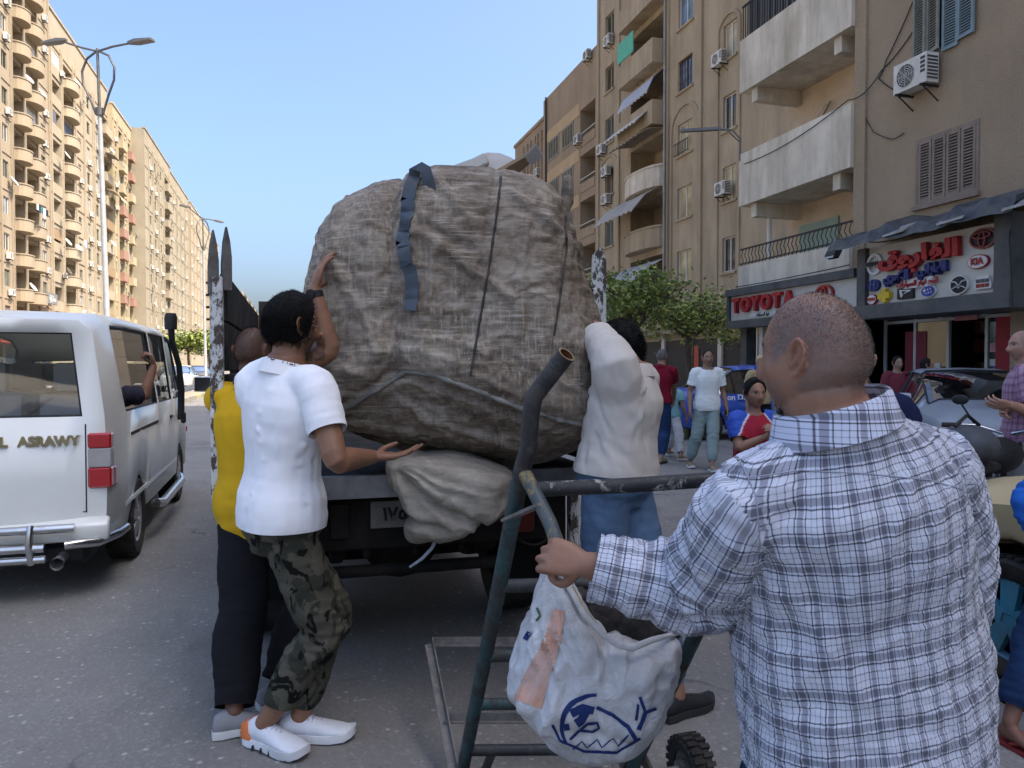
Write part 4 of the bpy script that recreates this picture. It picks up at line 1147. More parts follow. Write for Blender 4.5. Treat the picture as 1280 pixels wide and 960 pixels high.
        setcol(me, col); shade(me, 180)
        S.body = link('body', me, S.root, SKIN, True)
    # ---- hair as its own mesh
    def hair(S, m, thick=.016, line=.045, low=-.05, tuft=.006, side=.0, name='hair', seed=0., sideb=True):
        g, nu, nv = head_grid(120, 84)
        X, Y, Z = g.T
        mask = smooth(line + .012, line - .012, Y - .25 * (Z - .06)) * smooth(low - .012, low + .012, Z - .75 * np.clip(Y + .035, 0, 1) * 1.0)
        mask = np.maximum(mask, smooth(.062, .085, Z) * smooth(line + .02, line - .005, Y))
        if sideb: mask = np.maximum(mask, smooth(.006, -.001, np.abs(Y - .022) - .008) * smooth(-.03, -.015, Z) * (Z < .06) * .8)
        n = g / np.linalg.norm(g, axis=1)[:, None]
        nz = fbm(g * 38 + seed, 2); nz2 = fbm(g * np.array([160, 160, 60]) + seed, 2)
        top = smooth(-.02, .08, Z)
        d = mask * (thick * (.35 + .65 * top) + tuft * nz + tuft * .5 * nz2) - (1 - mask) * .012
        v = g + n * d[:, None]
        mb = MB(); mb.add([S.HM @ Vector(p) for p in v], grid_faces(nu, nv))
        o = mb.build(name, m, S.root, 180, True); return o
    def buzz(S, m, n=9000, L=.004, base=0., name='stubble_hair', line=.055, low=-.07, seed=2, top=0., back=.6):
        """very short single hairs standing on the scalp"""
        g, nu, nv = head_grid(160, 110); rg = np.random.RandomState(seed); X, Y, Z = g.T
        w = smooth(line + .02, line - .02, Y - .2 * (Z - .05)) * smooth(low - .012, low + .012, Z - .9 * np.clip(Y + .02, 0, 1))
        if top: w *= 1 - top * np.exp(-(X / .05) ** 2 - ((Y - .015) / .07) ** 2) * smooth(.05, .1, Z)
        w *= np.sqrt(np.maximum(0, 1 - (Z / .125) ** 2)) + .05; idx = rg.choice(len(g), n, p=w / w.sum())
        p = g[idx] + rg.normal(0, .0018, (n, 3)); nn = g[idx] / np.linalg.norm(g[idx], axis=1)[:, None]
        p = p + nn * base; d = nn * .75 + np.array([0, -back, -.35]) + rg.normal(0, .35, (n, 3)); d /= np.linalg.norm(d, axis=1)[:, None]
        s = np.cross(d, rg.normal(0, 1, (n, 3))); s /= np.linalg.norm(s, axis=1)[:, None]; ll = L * rg.uniform(.6, 1.3, n)[:, None]; hw = .00045 + L * .035
        V = np.stack([p - nn * .002 + s * hw, p - nn * .002 - s * hw, p + d * ll], 1).reshape(-1, 3); M = arr(S.HM); V = V @ M[:3, :3].T + M[:3, 3]
        me = bpy.data.meshes.new(name); me.from_pydata(V.tolist(), [], [(3 * i, 3 * i + 1, 3 * i + 2) for i in range(n)])
        return tag(link(name, me, S.root, m, True), kind='stuff')
    # ---- garments
    def _arm_poly(S, sd): return [S.sh[sd], S.el[sd], S.wr[sd]]
    def shirt(S, m, ease=.02, hem=-.06, sleeve=.42, slv_ease=.022, name='shirt', vox=.009, folds=None, loose=.75, collar=None, collar_m=None, neck_cut=.985, cuff_m=None, amp=1., flare=0., slv_taper=1.0, hem_tilt=0., uv=False, tuck=.016):
        k = S.k; b = S.bulk * k; mb = MB()
        ss = [hem - .04, hem, hem + .06, .06, .18, .3, .42, .55, .66, .76, .86, .93, .985, 1.04]
        ss = sorted(set(round(x, 3) for x in ss if x >= hem - .05))
        cx, cy = tsr(.66); rs = []
        for s in ss:
            rx, ry = tsr(s); r, f = S.frame(s)
            if s < .62: rx = max(rx, cx * loose); ry = max(ry, cy * loose)
            tk = tuck * float(smooth(.42, .12, np.float64(s))); rx += tk; ry += tk
            yo = S.belly * math.exp(-((s - .22) / .24) ** 2)
            e = ease * (1.0 if s < .7 else max(.35, 1 - (s - .7) * 2.4)) * (1 + flare * max(0, .4 - s))
            rs.append(ell(S.spine(s) + f * yo * .35, r, f, rx * b * (1 + yo * .8) + e, ry * b + yo * .65 + e, 26, 2.35, ry * b + e))
        mb.rings(rs)
        cuts = []; UPV = Vector((0, 0, 1))
        hp = S.spine(hem); cuts.append(('T', hp, (S.spine(hem - .02) - S.spine(hem + .05)).normalized() + S.frame(0)[1] * hem_tilt))
        cuts.append(('N', S.spine(neck_cut), (S.spine(1) - S.spine(.9)).normalized() - S.frame(1)[1] * -.25))
        for sd in 'LR':
            s_, e, w = S.sh[sd], S.el[sd], S.wr[sd]; bl = S.bulk ** .8 * k; q = slv_ease
            chain = [S.spine(.88).lerp(s_, .45), s_, s_.lerp(e, .35), s_.lerp(e, .75), e, e.lerp(w, .3), e.lerp(w, .7), w, w + (w - e) * .1]
            rad = [.066 * bl + q * .3, .066 * bl + q * .5, .060 * bl + q * .85, .053 * bl + q * slv_taper, .048 * bl + q * slv_taper, .049 * bl + q * slv_taper, .041 * bl + q * .9 * slv_taper, .033 * bl + q * .75 * slv_taper, .03 * bl + q * .7]
            sl = sleeve[sd] if isinstance(sleeve, dict) else sleeve      # 0..1 upper arm, 1..2 forearm
            tt = [-.3, 0, .35, .75, 1, 1.3, 1.7, 2., 2.1]; pts, rr = [], []
            for t_, c_, r_ in zip(tt, chain, rad):
                if t_ <= sl + .02: pts.append(c_); rr.append(r_)
            if sl < 1: endp = s_.lerp(e, sl); dn = (e - s_).normalized()
            else: endp = e.lerp(w, sl - 1); dn = (w - e).normalized()
            for t_, r_ in zip(tt, rad):
                if t_ > sl: r_end = r_; break
            pts += [endp, endp + dn * .035]; rr += [max(rr[-1] * .97, r_end * .9)] * 2
            limb(mb, pts, rr, 18, True)
            if (e - s_).z > -.03:
                sg = -1 if sd == 'L' else 1
                limb(mb, [S.spine(.5) + S.sr * sg * .07, S.spine(.75) + S.sr * sg * .10, s_ - UPV * .02, s_.lerp(e, .3)], [.09 * bl, .105 * bl, .082 * bl + q * .6, .06 * bl + q * .8], 18)
            cuts.append((sd, endp, dn))
        me = remesh(mb.mesh(name), vox, 3); S._se = slv_ease
        me = S._finish(me, cuts, folds, amp, uv, 'shirt')
        o = link(name, me, S.root, m, True)
        if collar:
            S.collar(o, collar_m or m, **(collar if isinstance(collar, dict) else {}))
        S.sleeve_end = {sd: (p, n) for sd, p, n in cuts[2:]}
        return o
    def _label(S, v):
        """0 torso, 1 left arm, 2 right arm; plus arc length along the arm"""
        out = np.zeros(len(v), int); arcs = np.zeros(len(v))
        dt, _ = poly_dist(v, [S.spine(0 + .1 * i) for i in range(10)])
        tq = dt / (.165 * S.bulk * S.k + .02)
        best = tq.copy()
        for i, sd in ((1, 'L'), (2, 'R')):
            s_ = S.sh[sd]; inw = s_ + (s_ - S.el[sd]).normalized() * -.02
            d, a = poly_dist(v, [inw, S.el[sd], S.wr[sd], S.wr[sd] + (S.wr[sd] - S.el[sd]) * .3])
            q = d / (.062 * S.bulk ** .8 * S.k + .02); m = q < best; best[m] = q[m]; out[m] = i; arcs[m] = a[m]
        return out, arcs
    def _tell(S, v):
        L = (S.nk - S.pv).length; ax = arr(S.ax); h = (v - arr(S.pv)) @ ax / L
        ss = np.clip(h, -.16, 1.); c = np.array([S.spine(float(x))[:] for x in np.linspace(-.16, 1, 30)]); g = np.linspace(-.16, 1, 30)
        cen = np.stack([np.interp(ss, g, c[:, i]) for i in range(3)], 1)
        rx = np.interp(ss, [a for a, _, _ in TS], [b for _, b, _ in TS]) * S.bulk * S.k; ry = np.interp(ss, [a for a, _, _ in TS], [b for _, _, b in TS]) * S.bulk * S.k
        t = np.clip(ss, 0, 1)[:, None]; r = arr(S.hr) * (1 - t) + arr(S.sr) * t; r /= np.linalg.norm(r, axis=1)[:, None]; f = np.cross(ax, r)
        d = v - cen; return np.hypot((d * r).sum(1) / (rx + .035), (d * f).sum(1) / (ry + .035 + S.belly * .6))
    def _finish(S, me, cuts, folds, amp, uv, kind):
        v = getv(me); n = getn(me)
        lab, arcs = S._label(v)
        if folds is not None or amp:
            d = np.zeros(len(v)); ax = arr(S.ax)
            if kind == 'shirt':
                tors = lab == 0
                q = v * 6.0; al = v @ ax
                q = q - np.outer(al, ax) * 3.0
                d += tors * amp * .0045 * fbm(q + 3.1, 3)
                # pull folds toward the armpits
                for sd, i in (('L', 1), ('R', 2)):
                    c = arr(S.sh[sd] - S.ax * .12); w = np.exp(-(np.linalg.norm(v - c, axis=1) / .16) ** 2)
                    dr = arr((S.spine(.25) - S.sh[sd]).normalized()); q = v * 22 - np.outer(v @ dr, dr) * 18
                    d += amp * w * .007 * gnoise(q + i)
                    ad = arr((S.el[sd] - S.sh[sd]).normalized()); fd = arr((S.wr[sd] - S.el[sd]).normalized())
                    la = lab == i; L1 = S.la
                    we = la * np.exp(-((arcs - L1) / .13) ** 2)
                    qq = v * 12 + np.outer(arcs, ad) * 34
                    d += amp * (we * .009 + la * .0045) * gnoise(qq + 5 * i)
                wz = tors * smooth(.45, .1, ((v - arr(S.pv)) @ ax) / (S.nk - S.pv).length)
                q = v * 7; q[:, 2] = v[:, 2] * 24
                d += amp * wz * .0045 * gnoise(q + 9)
            else:
                q = v * np.array([11, 11, 22.]); d += amp * .004 * fbm(q, 2)
                for sd in 'LR':
                    for c, rr, a2 in ((S.kn[sd], .12, .012), (S.an[sd] + Vector((0, 0, .06)), .09, .013), (S.hip[sd], .14, .007)):
                        ax2 = arr((S.hip[sd] - S.an[sd]).normalized())
                        w = np.exp(-(np.linalg.norm(v - arr(c), axis=1) / rr) ** 2); q = v * 8 + np.outer(v @ ax2, ax2) * 26
                        d += amp * w * a2 * gnoise(q + 2)
            for fo in (folds or []):
                if len(fo) == 4:          # one crease between two points
                    wb = .009 * np.stack([gnoise(v * 9 + 1), gnoise(v * 9 + 7), gnoise(v * 9 + 13)], 1)
                    ds, ar = poly_dist(v + wb, [fo[0], fo[1]]); tl = (fo[1] - fo[0]).length; d += fo[3] * np.exp(-(ds / fo[2]) ** 2) * np.sin(np.clip(ar / tl, .05, .95) * PI); continue
                c, rad_, dr, fa, fl, am = fo; dr = arr(Vector(dr).normalized())
                w = np.exp(-(np.linalg.norm(v - arr(c), axis=1) / rad_) ** 2)
                q = v * fa - np.outer(v @ dr, dr) * (fa - fl); g = gnoise(q + 4.4); d += w * am * (g + .6 * (1 - 2 * np.abs(g)))
            v = v + n * d[:, None]; setv(me, v)
        if S.sim:
            nm = me.name; me = crumple(me, **S.sim); me.name = nm
        # cut the openings cleanly
        bm = bmesh.new(); bm.from_mesh(me); bm.verts.ensure_lookup_table()
        for key, p, nn in cuts:
            if key in 'LR' and kind == 'shirt':
                li = 1 if key == 'L' else 2; vs = [x for x in bm.verts if (x.co - p).length < .2 and x.co.z > -1]
                co_ = arr([x.co[:] for x in vs]) if vs else np.zeros((0, 3)); da, _ = poly_dist(co_, [S.sh[key], S.el[key], S.wr[key], S.wr[key] + (S.wr[key] - S.el[key]) * .3]); vs = [x for x, l_ in zip(vs, da) if l_ < .062 * S.bulk ** .8 * S.k + S._se * 1.25 + .006]; te = S._tell(arr([x.co[:] for x in vs])) if vs else []; vs = [x for x, t_ in zip(vs, te) if t_ > 1.0]
            elif key == 'T':
                vs = list(bm.verts); co_ = arr([x.co[:] for x in vs])
                if kind == 'shirt':
                    lb, _ = S._label(co_); vs = [x for x, l_ in zip(vs, lb) if l_ == 0 and (x.co - p).length < .6]
                else: vs = [x for x in vs if (x.co - p).length < .45]
            elif key == 'N': nn_ = nn.normalized(); vs = [x for x in bm.verts if ((x.co - p) - nn_ * (x.co - p).dot(nn_)).length < .098 * S.k * S.bulk ** .5 and -.02 < (x.co - p).dot(nn_) < .15]
            else: vs = [x for x in bm.verts if (x.co - p).length < .17]
            st = set(vs); fs = [f for f in bm.faces if all(x in st for x in f.verts)]; es = {e for f in fs for e in f.edges}; vv = {x for f in fs for x in f.verts}
            if not fs: continue
            bmesh.ops.bisect_plane(bm, geom=list(vv) + list(es) + fs, plane_co=p, plane_no=nn.normalized(), clear_outer=True)
            be = [e for e in bm.edges if e.is_boundary and all(abs((x.co - p).dot(nn.normalized())) < .004 for x in e.verts) and (e.verts[0].co - p).length < .5]
            if be:
                r = bmesh.ops.extrude_edge_only(bm, edges=be); nv = [x for x in r['geom'] if isinstance(x, bmesh.types.BMVert)]
                cen = sum((x.co for x in nv), Vector()) / max(1, len(nv))
                for x in nv: x.co += (cen - x.co).normalized() * .005 - nn.normalized() * .018
        bmesh.ops.recalc_face_normals(bm, faces=bm.faces)
        bm.to_mesh(me); bm.free(); shade(me, 60)
        if uv: S._uv(me)
        return me
    def _uv(S, me):
        """cloth coordinates: torso wrapped round the spine, sleeves round the arm (a real armhole seam between)"""
        v = getv(me); lab, arcs = S._label(v)
        r0 = arr(S.sr); f0 = arr(S.sf); ax = arr(S.ax); pv = arr(S.pv)
        rel = v - pv; h = rel @ ax; x = rel @ r0; y = rel @ f0
        ang = np.arctan2(x, -y)                     # 0 = middle of the back
        U = [np.zeros(len(v)) for _ in range(3)]; V = [np.zeros(len(v)) for _ in range(3)]
        U[0] = ang * .235 * S.bulk * .95; V[0] = h
        for i, sd in ((1, 'L'), (2, 'R')):
            s_, e, w = arr(S.sh[sd]), arr(S.el[sd]), arr(S.wr[sd])
            d1 = (e - s_) / np.linalg.norm(e - s_); d2 = (w - e) / np.linalg.norm(w - e)
            _, a = poly_dist(v, [S.sh[sd], S.el[sd], S.wr[sd], S.wr[sd] + (S.wr[sd] - S.el[sd]) * .3])
            tt = smooth(S.la - .08, S.la + .08, a)[:, None]
            d = d1 * (1 - tt) + d2 * tt; d /= np.linalg.norm(d, axis=1)[:, None]
            cen = np.where((a < S.la)[:, None], s_ + np.outer(a, d1), e + np.outer(a - S.la, d2))
            up = np.array([0, 0, 1.]); s1 = np.cross(d, up); s1 /= np.linalg.norm(s1, axis=1)[:, None] + 1e-9; s2 = np.cross(s1, d)
            rr = v - cen; U[i] = np.arctan2((rr * s1).sum(1), (rr * s2).sum(1)) * .075 * S.bulk; V[i] = a + .013
        nl = len(me.loops); li = np.empty(nl, int); me.loops.foreach_get('vertex_index', li)
        uv = np.zeros((nl, 2))
        for p in me.polygons:
            a, b = p.loop_start, p.loop_start + p.loop_total; ids = li[a:b]; l_ = np.bincount(lab[ids], minlength=3).argmax()
            uu = U[l_][ids]; vv = V[l_][ids]
            per = 2 * PI * (.235 * S.bulk * .95 if l_ == 0 else .075 * S.bulk)
            if uu.max() - uu.min() > per / 2: uu = np.where(uu < 0, uu + per, uu)
            uv[a:b, 0] = uu; uv[a:b, 1] = vv
        lay = me.uv_layers.new(name='UVMap'); lay.data.foreach_set('uv', uv.ravel())
    def collar(S, parent, m, h=.045, r=1.0, open_=.35, name='collar', fold=True, lift=.012):
        """turned-down collar standing round the neck"""
        k = S.k; n = 30; up = (S.spine(1) - S.spine(.92)).normalized() * .6 + S.hup * .4; up.normalize()
        rt, fw = S.frame(.97); c = S.spine(.965) + up * lift
        mb = MB(); ra, rb_ = .072 * k * S.bulk ** .6 * r, .074 * k * S.bulk ** .6 * r
        prof = [(0., -.012), (.0, h), (.004, h + .004), (.010, h - .002), (.022, -.002), (.028, -.016), (.024, -.018), (.018, -.008), (.006, h - .012), (.004, -.012)] if fold else [(0, -.012), (0, h * .5), (.006, h * .5), (.008, -.012)]
        rs = []
        for i in range(n + 1):
            a = -PI + open_ + (2 * PI - 2 * open_) * i / n     # gap at the front
            dirv = rt * math.sin(a) - fw * math.cos(a)
            drop = .035 * (.5 - .5 * math.cos(a)) * k
            rs.append([c + rt * math.sin(a) * (ra + q * k) - fw * math.cos(a) * (rb_ + q * k) + up * (z * k - drop) for q, z in prof])
        mb.rings(rs); return mb.build(name, m, parent, 50, True)
    def trousers(S, m, ease=.018, top=.12, cuff=.06, name='trousers', vox=.009, leg_ease=.03, folds=None, amp=1., cuff_r=.05, length=None):
        k = S.k; b = S.bulk * k; mb = MB(); rs = []; UPV = Vector((0, 0, 1))
        for s in (-.2, -.14, -.07, 0, .07, top, top + .05):
            rx, ry = tsr(s); r, f = S.frame(s); yo = S.belly * math.exp(-((s - .22) / .24) ** 2) * .8
            rs.append(ell(S.spine(s) + f * yo * .3, r, f, rx * b + ease, ry * b + yo * .5 + ease, 24, 2.4, ry * b + ease))
        mb.rings(rs); cuts = [('T', S.spine(top), (S.spine(top + .05) - S.spine(top)).normalized())]
        for sd in 'LR':
            h, kn, an = S.hip[sd], S.kn[sd], S.an[sd]; bl = S.bulk ** .8 * k; e = leg_ease
            cb = (kn - (h + an) / 2); cb = cb.normalized() if cb.length > .02 else S.fd[sd]
            lo = (kn - an).normalized(); endp = an + lo * cuff if length is None else h.lerp(kn, length)
            if length is None:
                pts = [h + UPV * .03, h.lerp(kn, .3), h.lerp(kn, .7), kn, kn.lerp(an, .3) - cb * .015, kn.lerp(an, .68), endp, endp - lo * .04]
                rad = [.096 * bl + e * .2, .09 * bl + e * .35, .073 * bl + e * .8, .062 * bl + e * .9, .06 * bl + e, .048 * bl + e, cuff_r, cuff_r]
                cuts.append((sd, endp, -lo))
            else:
                pts = [h + UPV * .03, h.lerp(kn, .3), h.lerp(kn, length)]; rad = [.096 * bl, .09 * bl + e * .6, .08 * bl + e]
                cuts.append((sd, endp, (kn - h).normalized()))
            limb(mb, pts, rad, 18)
        me = remesh(mb.mesh(name), vox, 3)
        me = S._finish(me, cuts, folds, amp, False, 'trousers')
        return link(name, me, S.root, m, True)
    def shoe(S, sd, upper_m, sole_m, L=.285, high=.0, extra=None, name='shoe', lace_m=None):
        """shoe: upper, with sole and laces as its pieces"""
        k = S.k; A = S.an[sd]; fd = S.fd[sd]; fr_ = fd.cross(Vector((0, 0, 1))).normalized(); fup = fr_.cross(fd).normalized()
        o0 = A - fup * .082 * k - fd * .075 * k; L = L * k
        def T(x, y, z): return o0 + fd * x * L + fr_ * y * k + fup * z * k
        sec = [(-.02, .018, .02, .05), (.0, .031, .018, .085 + high), (.12, .038, .016, .108 + high), (.25, .040, .016, .112 + high), (.36, .041, .016, .098), (.5, .044, .016, .082), (.66, .050, .016, .066), (.8, .051, .017, .055), (.92, .043, .02, .046), (1.0, .024, .024, .036)]
        rs = []
        for t, w, z0, z1 in sec:
            hh = (z1 - z0) / 2; rs.append([T(t, w * math.copysign(abs(math.cos(a)) ** .75, math.cos(a)) * (1 if math.sin(a) < 0 else 1 - .35 * math.sin(a) * (1 if t < .55 else .4)), z0 + hh + hh * math.copysign(abs(math.sin(a)) ** .8, math.sin(a))) for a in [2 * PI * j / 20 for j in range(20)]])
        u = MB().rings(rs).build(name, upper_m, S.root, 60, True)
        ss = MB(); rs = []
        for t, w, z in ((-.035, .02, .01), (-.02, .034, .0), (.1, .041, .0), (.3, .039, .004), (.5, .046, .0), (.7, .054, .0), (.88, .049, .004), (.98, .033, .014), (1.03, .014, .024)):
            rs.append([T(t, w, z), T(t, w * 1.03, z + .014), T(t, w, z + .03), T(t, -w, z + .03), T(t, -w * 1.03, z + .014), T(t, -w, z)])
        ss.rings(rs).build('sole', sole_m, u, 50, True)
        if lace_m:
            for i in range(5):
                t = .34 + i * .055; z = .103 - i * .0085
                MB().tube([T(t, -.026, z - .012), T(t + .01, 0, z + .008), T(t, .026, z - .012)], .0035 * k, 6).build('lace', lace_m, u, 60, True)
        if extra: extra(T, u)
        return u
    def finger_object(S): pass
# ================================================================== VEHICLES
def paint(name, c, rough=.3, dust=(.3, .26, .2), damt=.35, metal=0.):
    n = NT(name)
    g = n.noise(1.6, 8, .65); z = n.n('ShaderNodeSeparateXYZ'); n.l(n.co(), z.inputs[0])
    low = n.ramp(z.outputs[2], [(.15, 1.), (.75, .25)])
    f = n.math('MULTIPLY', n.ramp(g, [(.38, .15), (.7, 1.)]), low)
    n.base(n.mix(n.math('MULTIPLY', f, damt), c, dust))
    n.rough(n.ramp(g, [(.35, rough), (.7, min(1, rough + .25))])); n.set(Metallic=metal, Coat_Weight=.5, Coat_Roughness=.08)
    n.bump(n.noise(3, 2), .03, .02); return n.m
RUBBER = mat('tyre_rubber', (.022, .021, .02), .85, .3, 8, .25, 60, .003, dirt=(.12, .1, .08), damt=.5, dscale=3)
BLACKP = mat('black_plastic', (.02, .02, .021), .55, .3, 6, .1, 60)
CHROME = mat('chrome', (.62, .62, .62), .22, .1, 3, .05, 30, metal=.95, dirt=(.3, .27, .22), damt=.3)
STEELW = mat('wheel_alloy', (.45, .45, .46), .4, .15, 6, .05, 30, metal=.5, dirt=(.16, .14, .12), damt=.5, dscale=5)
TINT = glass('tinted_glass', (.32, .36, .36), .02, .5)
CLEARG = glass('clear_glass', (.62, .68, .68), .02, .5)
TAIL = NT('tail_lamp_red'); TAIL.base((.42, .015, .02)); TAIL.rough(.15); TAIL.set(Coat_Weight=.6); TAIL = TAIL.m
LAMPW = NT('lamp_clear'); LAMPW.base((.55, .53, .48)); LAMPW.rough(.15); LAMPW.set(Coat_Weight=.6); LAMPW = LAMPW.m
SEATM = cloth_mat('seat_cloth', (.3, .3, .31))
INTER = mat('cabin_lining', (.05, .05, .052), .9)
def interp(pts, x):
    xs_, ys_ = zip(*pts); return float(np.interp(x, xs_, ys_))
def shell(root, m, L, ys, wfn, zb, zbelt, ztop, wr, wheels=(), wr_r=.36, glass_cells=None, rows_round=.06, rear_win=None, front=None, glass_m=None, zmid=None, wtop=.075):
    """hollow body skin from cross-sections; x right, y forward (0 = rear), z up.  returns body object"""
    def section(y):
        w = wfn(y); b = zb(y); be = zbelt(y); t = ztop(y); r = wr(y)
        for yc in wheels:
            d = abs(y - yc)
            if d < wr_r: b = max(b, .31 + math.sqrt(max(0, wr_r ** 2 - d * d)) * .98)
        md = max(b + .07, (zmid(y) if zmid else (b + be) / 2))
        be = max(be, md + .05); t = max(t, be + .012)
        wt = be + (t - be) * (1 - wtop / max(.1, t - be)) if t - be > .15 else be + (t - be) * .5
        return [(w * .93, b), (w * .985, b + .035), (w, md), (w * .985, be), (r, wt), (r - rows_round * 1.3 if t - be > .15 else r * .8, t - .018 if t - be > .15 else t - .004), (0, t)]
    secs = [section(y) for y in ys]; n = len(secs[0]); mb = MB(); gl = {}
    for i in range(len(ys) - 1):
        for s in (-1, 1):
            for j in range(n - 1):
                q = [(s * secs[i][j][0], ys[i], secs[i][j][1]), (s * secs[i + 1][j][0], ys[i + 1], secs[i + 1][j][1]), (s * secs[i + 1][j + 1][0], ys[i + 1], secs[i + 1][j + 1][1]), (s * secs[i][j + 1][0], ys[i], secs[i][j + 1][1])]
                g = glass_cells(i, ys[i], ys[i + 1], j, s) if glass_cells else None
                if g:
                    gl.setdefault(g, []).append(q)
                    # frame strip round the cell
                    c = sum((Vector(p) for p in q), Vector()) / 4
                else: mb.quad(*q)
    # end caps (columns across, rows as in the section)
    for end, i in ((0, 0), (1, len(ys) - 1)):
        nc = 14
        for j in range(n - 1):
            for c in range(nc):
                def pt(jj, cc):
                    x, z = secs[i][jj]; f = -1 + 2 * cc / nc; bow = (-.05 if end == 0 else .05) * (1 - f * f)
                    return (x * f, ys[i] + bow, z)
                q = [pt(j, c), pt(j, c + 1), pt(j + 1, c + 1), pt(j + 1, c)]
                if end == 0 and rear_win and rear_win(j, c, nc): gl.setdefault('rear_window', []).append(q)
                else: mb.quad(*q)
    me = mb.mesh('body'); bm = bmesh.new(); bm.from_mesh(me); bmesh.ops.remove_doubles(bm, verts=bm.verts, dist=.001); bmesh.ops.recalc_face_normals(bm, faces=bm.faces); bm.to_mesh(me); bm.free(); shade(me, 58)
    body = link('body', me, root, m)
    sol = body.modifiers.new('t', 'SOLIDIFY'); sol.thickness = .02; sol.offset = -1
    for g, qs in gl.items():
        gm = MB()
        for q in qs: gm.quad(*q)
        me = gm.mesh('g'); bm = bmesh.new(); bm.from_mesh(me); bmesh.ops.remove_doubles(bm, verts=bm.verts, dist=.001)
        cen = sum((v.co for v in bm.verts), Vector()) / len(bm.verts)
        inw = Vector((-cen.x, 0, 0)).normalized() if 'side' in g else Vector((0, (1 if cen.y < L / 2 else -1), -.6)).normalized()
        for v in bm.verts: v.co += inw * .006
        bm.to_mesh(me); bm.free(); shade(me, 60)
        nm = 'side_window' if 'side' in g else g
        link(nm, me, root, glass_m or TINT)
        # rubber seal round the pane
        sm = MB(); bm = bmesh.new(); bm.from_mesh(me)
        for e in bm.edges:
            if e.is_boundary: sm.tube([e.verts[0].co - inw * .012, e.verts[1].co - inw * .012], .012, 6)
        bm.free(); sm.build('window_seal', BLACKP, root, 60)
    return body
def wheel(root, pos, r=.31, w=.2, rim=.62, rim_m=None, spokes=5, side=1, kind='alloy'):
    """wheel > tyre, rim; axis along x, outer face toward side"""
    hub = MB().lathe([(.05, -.02), (.055, .02)], 16, (0, 0, 0), 'X').build('wheel', STEELW, root, 40); hub.location = pos
    x = w / 2; R0 = r * rim
    prof = [(R0, -x * .8), (R0 + .02, -x * .95), (r * .9, -x), (r * .985, -x * .75), (r, -x * .4), (r, x * .4), (r * .985, x * .75), (r * .9, x), (R0 + .02, x * .95), (R0, x * .8)]
    t = MB().lathe(prof, 40, (0, 0, 0), 'X', cap=False)
    for k in range(40):
        a = 2 * PI * k / 40
        for sx in (-1, 1):
            t.box((sx * x * .62, r * 1.0 * math.cos(a), r * 1.0 * math.sin(a)), (x * .5, r * .1, .012), Matrix.Rotation(a - PI / 2, 3, 'X'))
    t.build('tyre', RUBBER, hub, 40)
    rm = MB(); rm.lathe([(R0, -x * .75), (R0 * .93, -x * .5), (R0 * .9, x * .5 * side), (R0 * .98, x * .82 * side), (R0, x * .85 * side)], 32, (0, 0, 0), 'X', cap=False)
    xs_ = side * x * .45
    if kind == 'alloy':
        for k in range(spokes):
            a = 2 * PI * k / spokes + .3; d = Vector((0, math.cos(a), math.sin(a))); tn = Vector((0, -math.sin(a), math.cos(a)))
            rm.rings([[Vector((xs_ + side * .03, 0, 0)) + d * .03 + tn * q * .035 + Vector((e, 0, 0)) for q, e in ((-1, -.02), (1, -.02), (1, .02), (-1, .02))], [Vector((xs_ + side * .015, 0, 0)) + d * R0 * .95 + tn * q * R0 * .27 + Vector((e, 0, 0)) for q, e in ((-1, -.015), (1, -.015), (1, .015), (-1, .015))]])
        rm.lathe([(.06, xs_), (.055, xs_ + side * .04), (.02, xs_ + side * .045)], 20, (0, 0, 0), 'X')
    else:
        rm.lathe([(R0 * .9, xs_), (R0 * .6, xs_ + side * .02), (R0 * .45, xs_ - side * .01), (.05, xs_ + side * .03), (.01, xs_ + side * .03)], 28, (0, 0, 0), 'X')
        for k in range(5):
            a = 2 * PI * k / 5; rm.lathe([(.012, xs_), (.01, xs_ + side * .035)], 8, (0, R0 * .32 * math.cos(a), R0 * .32 * math.sin(a)), 'X')
    rm.build('rim', rim_m or STEELW, hub, 40)
    MB().lathe([(R0 * .9, -.002), (R0 * .9, .002)], 28, (-.2 * x * side, 0, 0), 'X').build('brake_disc', BLACKP, hub, 30)
    return hub
def well(root, y, side, w, r=.37):
    mb = MB(); n = 12; x0, x1 = side * (w - .32), side * (w - .03)
    ring = lambda x, rr: [(x, y + rr * math.cos(PI * i / n), .31 + rr * math.sin(PI * i / n)) for i in range(n + 1)]
    a, b = ring(x0, r), ring(x1, r)
    for i in range(n): mb.quad(a[i], a[i + 1], b[i + 1], b[i])
    mb.add(a, [tuple(range(n + 1))]); mb.build('wheel_well', BLACKP, root)

# ------------------------------------------------------------------ white van
VX, VY = -2.02, 5.52
VAN = thing('minibus', 'white minibus with snorkel and chrome rear bumper bars on the road', 'minibus', (VX, VY, 0), R_(1.2))
PW = paint('van_white', (.80, .80, .75), .3, (.4, .36, .3), .45)
vys = [0, .05, .2, .42, .46, .72, 1.0, 1.22, 1.36, 1.42, 1.5, 1.75, 1.98, 2.04, 2.5, 2.92, 3.0, 3.25, 3.42, 3.55, 3.72, 3.95, 4.1, 4.25, 4.4, 4.52]
VW = .85
VGL = glass('van_glass', (.86, .9, .9), .02, .6)
def v_glass(i, y0, y1, j, s):
    m = (y0 + y1) / 2
    if j == 3:
        if .45 < m < 1.98: return 'side_a%d' % s
        if 2.04 < m < 2.93: return 'side_b%d' % s
        if 3.0 < m < 3.8: return 'side_c%d' % s
    if j in (4, 5) and 3.9 < m < 4.35: return 'windscreen'
    return None
